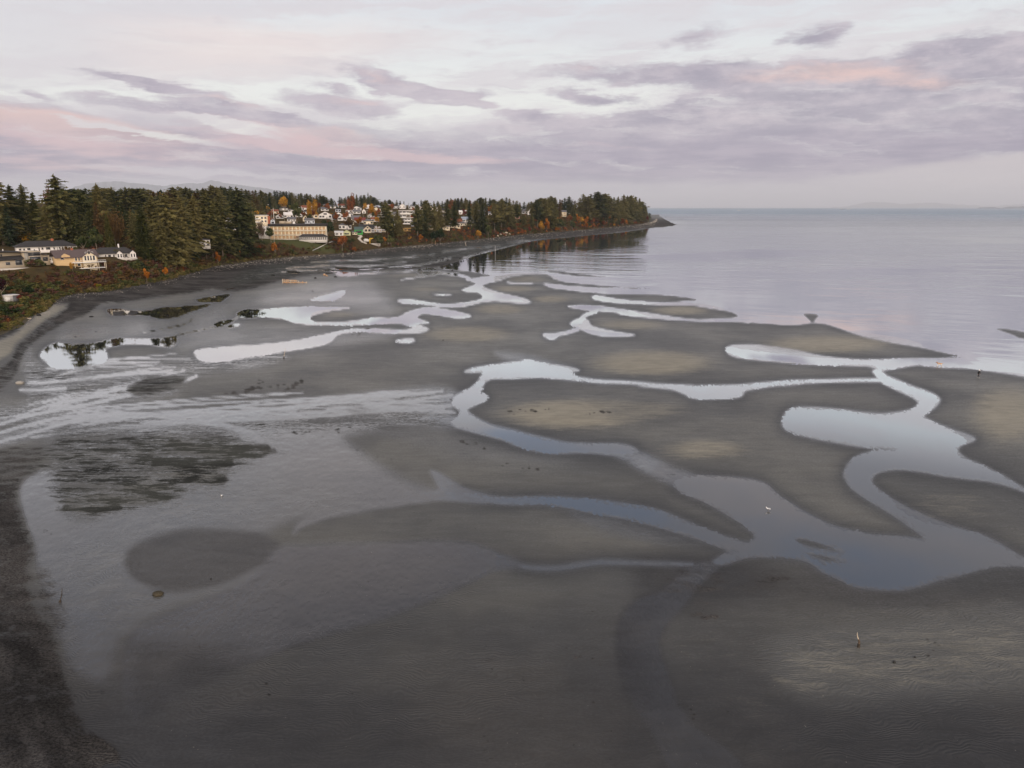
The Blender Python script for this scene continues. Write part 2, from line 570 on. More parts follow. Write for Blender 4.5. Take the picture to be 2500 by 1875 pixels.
# the long channel round the pale hump
water_([1135,907, 1160,898, 1227,888, 1275,881, 1290,878, 1321,886, 1385,896, 1413,904, 1395,908, 1404,918, 1430,929, 1385,926, 1321,921, 1258,924, 1201,925, 1182,935, 1176,951, 1170,959, 1188,967, 1185,976, 1163,987, 1140,1000,
        1157,1018, 1195,1037, 1242,1048, 1290,1061, 1337,1072, 1385,1082, 1448,1086, 1502,1086, 1537,1091, 1557,1103, 1520,1112, 1464,1106, 1416,1103, 1353,1104, 1306,1098, 1258,1085, 1227,1072, 1179,1060, 1147,1051, 1109,1040, 1106,1029, 1124,1012, 1120,999,
        1104,988, 1112,966, 1147,949, 1163,936, 1173,922, 1180,908, 1150,909], 2.4)
# middle left pools
water_([577,768, 596,757, 641,755.6, 716,750, 755,749, 837,750, 853,753, 820,757, 788,763, 764,770, 755,777, 764,785, 790,788, 850,785, 918,776, 951,777, 980,772, 990,764, 1016,756, 1048,750, 1107,759, 1146,769, 1145,774, 1113,776, 1068,769, 1032,766, 1017,776, 1045,787, 1044,790, 1011,792, 1032,797, 1047,803.5,
        1032,811, 1000,813, 950,812, 885,810, 846,812, 822,819, 810,832, 788,842, 742,851, 690,858, 640,867, 560,880, 500,884, 480,872, 478,856, 560,846, 625,842, 690,836, 742,828, 788,818, 820,811, 869,804, 918,804, 983,806, 1009,801, 983,790, 918,790, 853,793.5, 804,793.5, 755,792.5, 716,787, 690,778, 645,774, 592,776], 1.6)
bar_([865,797, 918,792, 975,793, 1000,797, 960,802, 900,803], 3.0)
water_([970,733.5, 990,730.5, 1016,733, 1048,738, 1091,743, 1146,737, 1176,729, 1172,716, 1133,711, 1130,706, 1162,694, 1150,687, 1139,684, 1172,677, 1211,676, 1225,684, 1196,690, 1178,696, 1186,703, 1211,712, 1244,720, 1280,728.6, 1296,738.5, 1263,740, 1211,735, 1178,738, 1146,746, 1113,750.5, 1068,748, 1032,743, 985,741], 0.8)
water_([758,733, 788,722, 830,711, 843,712, 838,720, 811,734], 2.5)
water_([1055,717.5, 1103,720.5, 1080,722], 0.5)
water_([968,832, 1006,826, 1010,834, 985,837], 3.0)
line_([1074,667, 1113,670, 1139,677, 1150,684], 3, 0.5)
line_([980,683, 1040,674, 1075,668], 1.2, 0.6)
# pools at the foot of the trees
water_([262,757, 289,754, 318,759, 362,760, 391,753, 434,750, 463,747, 515,744, 470,759, 451,766, 434,773, 405,777, 385,776, 362,770, 318,769, 275,770], 1.0)
water_([479,733, 498,728, 544,721, 562,718, 546,731, 535,737, 492,737], 1.0)
water_([98,867, 114,848, 139,837, 174,841, 231,838, 260,831, 289,825, 347,828, 391,826, 428,821, 430,838, 417,847, 388,845, 362,841, 318,840, 280,844, 256,852, 262,868, 258,884, 235,890, 203,894, 174,902, 136,899, 108,880], 1.6)
line_([428,820, 470,810, 505,803, 545,795], 1.3, 0.5)
water_([521,792, 540,784, 565,781, 560,789, 535,795], 0.6)
water_([553,797, 587,789, 580,797, 560,800], 0.6)
line_([350,812, 400,803, 450,792, 468,780], 0.7, 0.5)
line_([560,787, 580,775, 596,762], 1.5, 0.6)
water_([1020,664, 1045,661, 1072,664, 1066,670, 1030,671], 0.5)
line_([820,655, 900,658, 980,652, 1060,655], 2.0, 3.0)
line_([700,664, 800,660, 900,655], 1.2, 3.0)
line_([620,676, 720,668, 840,664], 0.8, 3.0)
line_([870,668, 960,664, 1030,660], 1.8, 3.0)
water_([820,668, 850,664, 880,668, 862,674, 830,674], 2.5)
# stream and blue pools of the nearer flat
water_([1130,1203, 1165,1209, 1233,1217, 1323,1215, 1414,1219, 1504,1228, 1600,1245, 1660,1268, 1733,1298, 1800,1322, 1838,1335, 1790,1345, 1720,1318, 1650,1298, 1560,1272, 1459,1252, 1391,1238, 1332,1228, 1242,1229, 1185,1222], 2.6)
line_([1270,1380, 1301,1386, 1369,1386, 1459,1372, 1500,1372, 1590,1375, 1690,1378], 2.2, 0.8)
PFILM = [1771,1372, 1740,1400, 1700,1440, 1672,1480, 1636,1515, 1612,1553, 1614,1599, 1636,1657, 1658,1721, 1703,1779, 1771,1825, 1830,1890, 1900,2000, 1700,2000, 1640,1890, 1590,1793, 1536,1703, 1509,1621, 1505,1553, 1518,1499, 1560,1462, 1620,1440, 1660,1400, 1700,1372]
bar_([1935,1312, 1965,1312, 2010,1325, 2045,1340, 2058,1350, 2020,1347, 1975,1338, 1945,1326], 3.0)
bar_([1965,1350, 2000,1350, 2040,1362, 2060,1372, 2020,1374, 1985,1362], 3.5)

MFILM = [1052,1150, 1085,1162, 1130,1190, 1190,1208, 1260,1220, 1180,1228, 1095,1222, 1040,1224, 944,1238, 860,1250, 800,1264, 745,1284, 716,1302, 735,1272, 800,1240, 944,1220, 1040,1204, 1070,1192]
NFILM = [690,1342, 736,1340, 826,1334, 916,1331, 1052,1324, 1142,1328, 1179,1340, 1233,1358, 1275,1380, 1200,1392, 1150,1420, 1060,1460, 960,1500, 850,1535, 700,1580, 560,1640, 420,1700, 330,1760, 300,1640, 330,1540, 480,1470, 600,1420]
# --- film of water, streams too thin to cover the sand
paint(W, [60,848, 110,895, 250,897, 420,880, 520,855, 640,846, 700,870, 640,895, 560,905, 470,915, 440,940, 420,965, 300,985, 200,1010, 60,1035, -340,1060, -340,1000, 40,990, 60,940], 0.50, 18)
paint(STK, [60,848, 110,895, 250,897, 420,880, 520,855, 640,846, 700,870, 640,895, 560,905, 470,915, 440,940, 420,965, 300,985, 200,1010, 60,1035, -340,1060, -340,1000, 40,990, 60,940], 1.0, 18)
paint(W, [-340,1110, 0,1066, 150,1022, 300,1006, 420,1004, 520,1012, 620,1008, 720,990, 850,972, 960,958, 1060,950, 1110,962, 1100,1000, 1110,1040, 1010,1040, 900,1050, 840,1070, 900,1120, 980,1170, 1060,1205, 900,1240, 700,1275, 640,1320, 700,1390, 560,1440, 420,1480, 300,1560, 260,1660, 180,1640, 130,1500, 90,1380, 80,1290, 50,1200, 130,1150, 300,1080, 300,1050, 100,1062, 0,1084, -340,1140], 0.80, 24)
paint(RP, [480,1560, 900,1600, 1250,1540, 1320,1700, 900,1820, 500,1780], 0.6, 60)
paint(W, [55,1190, 100,1150, 150,1170, 165,1230, 150,1290, 90,1310, 65,1260], 1.05, 22)
paint(W, [330,1265, 480,1240, 640,1225, 760,1215, 720,1245, 560,1262, 400,1285], 0.98, 22)
paint(W, [100,1330, 200,1310, 290,1330, 290,1420, 330,1470, 220,1520, 160,1480, 110,1400], 0.92, 30)
paint(STK, [-340,1110, 0,1066, 150,1022, 300,1006, 420,1004, 520,1012, 620,1008, 720,990, 850,972, 960,958, 1060,950, 1110,962, 1100,1000, 1110,1040, 1010,1040, 900,1050, 700,1060, 640,1100, 560,1080, 500,1040, 300,1040, 100,1062, 0,1084, -340,1140], 1.0, 16)
paint(W, [-340,1110, 0,1066, 150,1022, 300,1006, 420,1004, 520,1012, 620,1008, 720,990, 850,972, 960,958, 1060,950, 1110,962, 1100,1000, 1060,1025, 900,1036, 760,1046, 640,1050, 500,1040, 300,1038, 100,1062, 0,1084, -340,1140], 0.52, 14)
rb = random.Random(23)
for (ax, ay, bx, by, amp, n_) in ((-20,1052, 1110,968, 34, 16), (60,930, 470,880, 26, 7), (20,1020, 440,930, 26, 8), (700,1000, 1110,985, 26, 8)):
    for k in range(n_):
        o0, o1 = rb.uniform(-amp, amp), rb.uniform(-amp, amp)
        u0, u1 = rb.uniform(0, .4), rb.uniform(.55, 1)
        ph, fq = rb.uniform(0, 6.3), rb.uniform(4, 9)
        ln = []
        for q in range(9):
            u = u0 + (u1 - u0) * q / 8
            ln += [ax + (bx - ax) * u, ay + (by - ay) * u + o0 + (o1 - o0) * u + 5 * math.sin(ph + fq * u) - 14 * math.sin(3.14 * u)]
        paint_line(W, ln, rb.uniform(1.8, 3.2), 1.0, 0.75)
        paint_line(STK, ln, 4, 0.3, 0.6)
for ln, wd in (([0,1036, 60,1018, 140,1000, 210,988, 300,968, 380,948, 450,930, 480,918], 4), ([70,935, 130,932, 200,925, 290,915, 420,906], 4), ([50,952, 110,952, 160,948], 4), ([120,1000, 160,975, 250,955, 300,940, 420,912, 450,905], 3),
               ([0,1056, 120,1025, 230,1013, 320,1010, 420,1014, 540,1014, 660,1000, 760,988, 830,980, 960,964], 4), ([0,1078, 60,1062, 150,1036, 210,1020, 330,1012], 4), ([330,1012, 430,1020, 540,1026, 700,1020, 830,1012, 960,1000, 1100,990], 4),
               ([420,1014, 480,1028, 560,1042, 620,1062, 640,1085], 7), ([640,1085, 600,1110, 560,1130, 480,1160], 5), ([830,980, 900,972, 1000,962, 1080,955], 3), ([800,1000, 900,990, 980,980, 1105,965], 3), ([870,1010, 960,1004, 1050,1000, 1110,1008], 3)):
    paint_line(W, ln, wd, 1.0, 0.95)
    paint_line(STK, ln, wd + 3, 0.2, 0.8)
DOME = [303,1372, 312,1345, 340,1322, 380,1306, 425,1294, 470,1288, 520,1290, 575,1292, 625,1297, 660,1310, 684,1332, 680,1358, 655,1378, 620,1394, 585,1412, 540,1428, 490,1440, 430,1446, 375,1438, 335,1420, 312,1398]
paint(W, DOME, 0.44, 14)
paint(W, MFILM, 0.95, 10)
paint(W, NFILM, 0.95, 16)
paint(W, [700,1350, 1000,1345, 1180,1360, 1100,1400, 900,1430, 700,1430], 1.1, 40)
paint(W, PFILM, 0.58, 9)
paint(W, [1500,1108, 1560,1104, 1640,1140, 1700,1165, 1680,1195, 1600,1165, 1540,1130], 0.9, 16)
paint(STK, [1500,1108, 1560,1104, 1640,1140, 1700,1165, 1680,1195, 1600,1165, 1540,1130], 0.5, 16)
paint(RP, [150,1340, 330,1300, 420,1180, 700,1190, 690,1240, 420,1280, 330,1330, 330,1420, 560,1440, 420,1490, 250,1520], 1.0, 40)
paint(RP, [760,1200, 880,1230, 1000,1240, 700,1260, 640,1230], 0.8, 30)
paint(RP, [1391,1240, 1459,1255, 1560,1275, 1650,1300, 1700,1320, 1620,1320, 1500,1300, 1400,1265], 1.3, 16)
paint(W, [1391,1240, 1459,1255, 1560,1275, 1650,1300, 1720,1325, 1620,1325, 1500,1305, 1400,1265], 0.55, 16)
paint(RP, [700,1545, 860,1540, 1000,1490, 1130,1420, 1200,1430, 1100,1500, 950,1570, 750,1640, 620,1670], 0.9, 30)
paint(RP, [1850,1520, 2050,1500, 2300,1480, 2500,1450, 2500,1680, 2200,1700, 1950,1700, 1850,1640], 0.8, 60)
paint(RP, [2050,1700, 2500,1720, 2500,1875, 2000,1875], 0.7, 60)
paint(W, [1850,1530, 2050,1520, 2300,1490, 2500,1470, 2500,1650, 2200,1690, 1950,1690, 1870,1640], 0.42, 50)
# smooth grey wet sand at the middle left
paint(W, [230,790, 420,760, 560,740, 760,690, 900,690, 950,760, 560,745, 600,800, 700,830, 440,850, 380,826, 240,830, 150,835, 160,800], 0.55, 30)
paint(W, [560,800, 700,796, 960,815, 760,860, 640,850], 0.45, 20)
paint(W, [860,1000, 1100,1060, 1300,1110, 1400,1130, 1200,1130, 1000,1080], 0.42, 40)
paint(W, [1210,860, 1290,868, 1400,900, 1330,890, 1240,880], 0.55, 14)
paint(W, [1050,1600, 1500,1500, 1500,1875, 900,1875], 0.34, 90)
paint(W, [300,1560, 620,1600, 560,1875, 330,1875], 0.40, 80)

# --- dry humps
for x, y, rx, ry, v in ((1590,885,230,48,0.95), (1400,1010,260,56,1.0), (1540,793,150,22,0.6), (1660,758,120,20,0.7), (1344,730,80,15,0.7), (1255,705,90,13,0.65), (1284,682,90,16,0.5), (1220,755,110,22,0.65), (1140,816,180,34,0.75),
                        (1043,706,80,10,0.5), (830,768,80,15,0.5), (1000,674,120,14,0.4), (2020,840,260,36,0.8), (2460,1010,150,110,0.8), (1720,1096,170,40,0.65), (2240,1180,0.1,0.1,0), (2330,1230,180,70,0.30), (700,700,150,18,0.3), (560,960,160,40,0.25),
                        (2150,1560,300,110,0.25), (1800,880,0.1,0.1,0), (1900,1000,0.1,0.1,0), (1560,1000,200,34,0.5), (1800,1270,0.1,0.1,0), (900,900,220,50,0.2)):
    if rx > 1:
        blob(TN, x, y, rx, ry, v, 1.0)

paint_line(TN, [1890,1650, 1920,1664, 1955,1672, 2010,1676], 11, 0.5, 0.7)
blob(TN, 1960, 1668, 90, 22, 0.4, 0.6)
paint(TN, [1900,1560, 2050,1530, 2300,1500, 2500,1470, 2500,1640, 2250,1680, 2050,1690, 1930,1660], 0.34, 60)
paint(TN, [1620,1560, 1700,1500, 1850,1470, 2100,1480, 2400,1440, 2500,1440, 2500,1500, 2200,1540, 1950,1560, 1880,1620, 1900,1700, 2000,1760, 1800,1760, 1680,1680], 0.12, 60)
# --- dark weed, shingle
paint(WD, [165,1052, 260,1060, 400,1050, 540,1052, 600,1085, 640,1100, 600,1130, 560,1150, 540,1185, 470,1190, 420,1215, 300,1240, 200,1270, 150,1250, 140,1200, 120,1140, 110,1090], 0.46, 34)
paint(STK, [165,1052, 260,1060, 400,1050, 540,1052, 640,1090, 700,1100, 640,1130, 580,1150, 540,1195, 470,1210, 420,1235, 300,1260, 200,1270, 130,1250, 100,1190, 80,1140], 1.0, 26)
paint(W, [165,1052, 260,1060, 400,1050, 540,1052, 600,1085, 640,1100, 600,1130, 560,1150, 540,1185, 470,1190, 420,1215, 300,1240, 200,1270, 150,1250, 140,1200, 120,1140, 110,1090], 0.45, 30)
for ln, wd in (([420,1085, 520,1100, 600,1092, 650,1095], 10), ([380,1130, 480,1140, 560,1130], 9), ([430,1160, 500,1172, 545,1168], 9), ([250,1215, 330,1222, 410,1216], 8), ([560,1106, 620,1112, 670,1100], 6), ([160,1240, 230,1245, 290,1238], 7), ([310,1190, 360,1195, 400,1188], 8)):
    paint_line(WD, ln, wd * 1.1, 1.0, 0.6)
    paint_line(W, ln, wd * 1.25, 0.2, 0.5)
paint(WD, [311,950, 330,935, 370,920, 430,918, 455,925, 430,945, 380,960, 330,965], 0.55, 8)
paint(W, [311,950, 330,935, 370,920, 430,918, 455,925, 430,945, 380,960, 330,965], 0.2, 8)
paint(WD, [75,905, 130,905, 185,915, 160,930, 100,925], 0.45, 10)
paint(WD, [150,955, 250,940, 330,930, 300,945, 200,965], 0.35, 10)
paint(WD, [420,950, 520,960, 640,955, 800,925, 840,915, 760,940, 640,985, 500,985], 0.22, 20)
paint(WD, [70,1560, 110,1500, 150,1560, 130,1640], 0.3, 30)
paint(WD, [1600,1440, 1680,1380, 1800,1372, 1920,1390, 1960,1420, 1850,1450, 1700,1480], 0.34, 30)
paint(WD, [1670,1490, 1710,1485, 1760,1500, 1720,1515, 1680,1508], 0.4, 12)
# tracks and footprints
rt = random.Random(17)
for (x0, y0, x1, y1, n_) in ((600,958,640,930,14), (700,952,740,928,16), (560,962,700,940,16), (790,1060,860,1045,10), (1130,1080,1190,1092,8), (1440,1012,1500,1005,8), (1240,1008,1350,998,12), (2260,1560,2310,1580,5), (2270,1590,2285,1640,6), (1380,1580,1420,1640,9), (1400,1600,1480,1620,8), (1180,1800,1200,1870,8), (640,1640,700,1800,6),
                          (1640,1690,1700,1760,9), (1690,1500,1760,1510,14), (430,1500,520,1640,9), (95,1290,130,1300,8), (1420,1640,1460,1760,8), (880,1100,960,1130,7), (1960,1050,2030,1075,5), (860,820,905,800,8), (720,1060,760,1050,9), (1200,1130,1330,1150,7)):
    for k in range(n_):
        u = k / n_
        blob(WD, x0 + (x1 - x0) * u + rt.uniform(-9, 9), y0 + (y1 - y0) * u + rt.uniform(-5, 5), rt.uniform(5, 9), rt.uniform(4.2, 5.5), 0.9, rt.uniform(.45, .9))
# the shingle reef under the trees
REEF = [-340,1060, 0,940, 48,880, 64,850, 87,832, 140,795, 160,783, 210,767, 249,740, 300,738, 376,726, 463,716, 520,706, 560,712, 610,706, 690,684, 760,670, 860,662, 960,660, 1080,652, 1140,632, 1230,610, 1318,590, 1445,577, 1590,558, 1660,552, 1660,535, 1400,540, 1000,590, 600,630, 300,690, 150,720, -340,860]
paint(WD, REEF, 0.92, 10)
paint(W, REEF, 0.16, 10)
paint(RP, REEF, 0.3, 10)
paint(WD, [-340,1040, 0,900, 40,850, 110,790, 140,770, 170,742, 120,745, 60,790, 0,828, -340,950], 0.10, 10)       # pale upper sand
paint(TN, [-340,1020, 0,880, 40,840, 110,785, 140,765, 165,744, 120,748, 60,793, 0,830, -340,950], 0.75, 10)
paint(WD, [0,960, 40,905, 52,870, 74,838, 100,815, 138,796, 125,775, 95,800, 60,835, 20,890, -100,960], 0.55, 12)
paint(WD, [140,790, 200,745, 260,722, 230,745, 175,775], 0.98, 14)
# wet streaks over the reef
paint(STK, [560,700, 690,675, 860,655, 1060,640, 1230,605, 1320,586, 1260,580, 1100,600, 900,625, 700,640, 600,660], 1.0, 14)
paint(W, [560,700, 690,675, 860,660, 1060,645, 1230,607, 1320,587, 1260,583, 1100,606, 900,632, 700,650, 600,672], 0.5, 12)
paint(WD, [560,690, 690,670, 860,655, 1060,640, 1230,605, 1320,586, 1260,580, 1100,600, 900,625, 700,640, 600,660], 0.8, 12)
for ln in ([700,655, 800,649, 900,650, 990,640], [760,640, 860,636, 930,633, 1060,622], [950,652, 1030,646, 1100,630], [1080,615, 1150,606, 1220,600], [1130,630, 1200,612, 1260,600], [1240,592, 1290,588, 1330,586], [690,664, 760,660, 830,657]):
    paint_line(W, ln, 2.6, 1.0, 1.0)
    paint_line(WD, ln, 2.6, 0.2, 0.9)
# the shingle beach at the lower left
BEACH = [-340,1140, -60,1110, 60,1100, 110,1129, 60,1160, 42,1190, 44,1224, 54,1265, 66,1303, 79,1340, 72,1392, 75,1446, 92,1500, 120,1542, 142,1590, 155,1640, 175,1685, 186,1723, 206,1764, 224,1811, 242,1852, 256,1890, 330,2080, -340,2080]
paint(WD, BEACH, 0.80, 22)
paint(W, BEACH, 0.10, 20)
paint(RP, BEACH, 0.6, 20)
paint(WD, [-340,1150, 0,1095, 120,1085, 220,1070, 160,1100, 90,1140, 30,1190, -340,1300], 0.5, 30)
paint(WD, [215,1790, 250,1800, 290,1830, 285,1860, 250,1862, 225,1830], 1.0, 14)
paint(W, [215,1790, 250,1800, 290,1830, 285,1860, 250,1862, 225,1830], 0.05, 14)
paint(RP, [60,1320, 110,1380, 160,1440, 180,1520, 210,1640, 260,1760, 340,1875, 230,1875, 150,1640, 100,1520, 70,1420], 1.2, 24)
paint(WD, [80,1360, 130,1400, 165,1500, 150,1540, 110,1500, 85,1440], 0.45, 20)

MS = np.interp(RY, [520, 700, 800, 900, 1050, 1400], [0.10, 0.16, 0.28, 0.5, 0.8, 1.3])       # margins look narrower far off
# foreground darkening from lens vignetting, painted into the sand colour
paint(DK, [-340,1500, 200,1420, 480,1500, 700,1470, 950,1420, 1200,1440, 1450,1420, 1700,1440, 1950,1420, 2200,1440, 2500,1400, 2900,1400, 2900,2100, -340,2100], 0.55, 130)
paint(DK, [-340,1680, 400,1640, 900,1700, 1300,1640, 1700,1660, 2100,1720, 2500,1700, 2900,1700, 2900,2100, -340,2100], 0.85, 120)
paint(DK, [640,1320, 900,1300, 1200,1280, 1500,1330, 1600,1400, 1300,1450, 900,1480, 700,1400], 0.30, 60)
paint(DK, [1560,1360, 1800,1350, 2000,1400, 2250,1440, 2500,1390, 2500,1480, 2200,1500, 1900,1470, 1700,1500, 1560,1450], 0.75, 40)
paint(DK, [1250,930, 1340,925, 1700,985, 1650,1010, 1400,960], 0.35, 20)
paint(DK, [1060,1000, 1180,1040, 1400,1080, 1540,1120, 1800,1260, 1700,1250, 1400,1140, 1100,1070], 0.35, 30)
paint(DK, DOME, 0.72, 14)
paint(DK, PFILM, 1.0, 14)
paint(DK, NFILM, 1.0, 16)
paint(DK, [1900,1560, 2050,1530, 2300,1500, 2500,1470, 2900,1470, 2900,1640, 2250,1690, 2050,1700, 1920,1670], 0.12, 60)
W[:] = np.clip(np.maximum(W, np.maximum(0.92 * np.exp(-np.clip(H, 0, 400) / (8.0 * MS)), 0.55 * np.exp(-np.clip(H, 0, 400) / (22.0 * MS))) * (1 - 0.7 * WD)), 0, 1)

for ln, wd in (([-30,1470, 20,1452, 50,1440], 5), ([-30,1560, 15,1545, 35,1530], 5), ([-30,1610, 20,1600, 45,1585], 4), ([-30,1700, 20,1685, 45,1668], 5), ([-30,1735, 30,1712, 50,1700], 4), ([-30,1850, 20,1838, 45,1826], 5), ([0,1380, 40,1365, 70,1350], 4), ([10,1350, 45,1335, 70,1325], 4)):
    paint_line(WD, ln, wd, 0.2, 0.4)
    paint_line(TN, ln, wd, 0.4, 0.4)

# height of the beach above the flat (rises to 2 m where the plants begin)
VEG = [-400,960, -150,880, 0,821, 30,808, 60,796, 75,777, 95,768, 120,757, 140,737, 165,722, 200,717, 240,714, 289,708, 373,691, 417,684, 451,673, 492,661, 538,649, 585,643, 625,636, 668,632.5, 711,628, 769,624, 856,617, 928,607, 1001,601, 1040,597.5, 1098,592, 1185,583, 1257,575, 1329,569, 1416,562, 1503,554, 1560,547, 1592,541, 1603,534]
LOWB = [-340,1050, 0,940, 48,880, 64,850, 87,832, 140,795, 210,767, 300,738, 376,726, 463,716, 560,708, 690,684, 860,664, 1060,650, 1230,610, 1318,590, 1445,577, 1590,558, 1645,549]
qv = smooth(VEG, closed=False)
ql = smooth(LOWB, closed=False)
wv = (slice(0, int((1080 - PY0) / STEP)), slice(0, int((1720 - PX0) / STEP)))
dv = seg_dist(RX[wv], RY[wv], qv, closed=False)
dl = seg_dist(RX[wv], RY[wv], ql, closed=False)
ins = inside(RX[wv], RY[wv], np.vstack([qv, ql[::-1]]))
BH = np.zeros(RX.shape)
BH[wv] = np.where(ins, 2.0 * dl / (dl + dv + 1e-6), 0.0)
above = inside(RX[wv], RY[wv], np.vstack([qv, [[1603, 440], [-400, 440]]]))
BH[wv] = np.where(above, 2.0 - np.clip(dv / 6.0, 0, 3), BH[wv])
w_, d_ = sdf(BEACH, 30)
BH[w_] = np.maximum(BH[w_], 1.3 * sstep(0, 260, -d_))


def bil(A, px, py):
    u = np.clip((px - PX0) / STEP, 0, A.shape[1] - 1.001)
    v = np.clip((py - PY0) / STEP, 0, A.shape[0] - 1.001)
    i, j = u.astype(int), v.astype(int)
    fu, fv = u - i, v - j
    return (A[j, i] * (1 - fu) + A[j, i + 1] * fu) * (1 - fv) + (A[j + 1, i] * (1 - fu) + A[j + 1, i + 1] * fu) * fv


def grid_faces(nx, ny):
    i = np.arange(nx - 1)
    j = np.arange(ny - 1)
    I, J = np.meshgrid(i, j)
    a = (J * nx + I).ravel()
    return np.stack([a, a + nx, a + nx + 1, a + 1], 1)


def flat_z(px, py):
    """level of the sand in the photograph's pixel"""
    gx, gy = at_z(px, py, 0.0)
    h = bil(H, px, py)
    fz = bil(FZ, px, py)
    # ragged waterline: ripples and puddles of the real sand, in metres
    n = (fbm(gx / 5.2, gy / 7.0, 5, 3) - 0.5) * 8.0 + (fbm(gx / 0.26, gy / 0.5, 2, 9) - 0.5) * 9.5 + (fbm(gx / 1.1, gy / 1.9, 3, 12) - 0.5) * 4.0
    near = np.clip(60.0 / np.maximum(gy, 30.0), 0.05, 1.0)
    h2 = h + fz * n * (0.12 + 0.88 * near) * 1.25
    tn = bil(TN, px, py)
    wd = bil(WD, px, py)
    z = np.where(h2 > 0, 0.0025 + 0.0011 * np.minimum(h2, 40) + 0.17 * sstep(8, 90, h2), -0.0025 + 0.0011 * np.maximum(h2, -40) - 0.32 * sstep(8, 60, -h2))
    z = z + 0.22 * tn
    bh = bil(BH, px, py)
    z = np.where((bh > 0.001) & (h > 0), z + bh, z)
    z += np.where(z > 0.05, (fbm(gx / 1.2, gy / 1.2, 3, 5) - 0.5) * (0.03 + 0.12 * np.clip(bh, 0, 1) * wd), 0)
    return z


def build_flat():
    xs = np.concatenate([np.arange(-2600, -320, 40.0), np.arange(-300, -20, 8.0), np.arange(-20, 2521, 2.6), np.arange(2528, 2820, 8.0), np.arange(2840, 5300, 40.0)])
    ys = np.concatenate([np.arange(524, 700, 1.5), np.arange(700, 1890, 2.4), np.arange(1896, 2070, 8.0), np.arange(2090, 3300, 40.0)])
    PXm, PYm = np.meshgrid(xs, ys)
    px, py = PXm.ravel(), PYm.ravel()
    z = flat_z(px, py)
    tn, wd, rp = bil(TN, px, py), bil(WD, px, py), bil(RP, px, py)
    X, Y = at_z(px, py, z)
    me = np_mesh("tidal_flat", np.stack([X, Y, z], 1), grid_faces(len(xs), len(ys)), smooth=True)
    put_attr(me, "wet", bil(W, px, py))
    put_attr(me, "dry", tn)
    put_attr(me, "weed", wd)
    put_attr(me, "ripple", rp)
    put_attr(me, "streak", bil(STK, px, py))
    put_attr(me, "soak_vignette", bil(DK, px, py))
    put_attr(me, "margin", np.exp(-np.clip(bil(H, px, py), 0, 300) / (30.0 * bil(MS, px, py) + 3)) * (1 - wd))
    return me


def wet_fresnel(T, k, top, normal=None):
    fr = T.node('ShaderNodeFresnel')
    fr.inputs[0].default_value = 1.333
    if normal is not None:
        T.put(fr.inputs[1], normal)
    return T.mn(T.mul(fr.outputs[0], k), top)


def new_mat(name):
    m = bpy.data.materials.new(name)
    m.use_nodes = True
    T = NT(m.node_tree)
    T.n.clear()
    return m, T


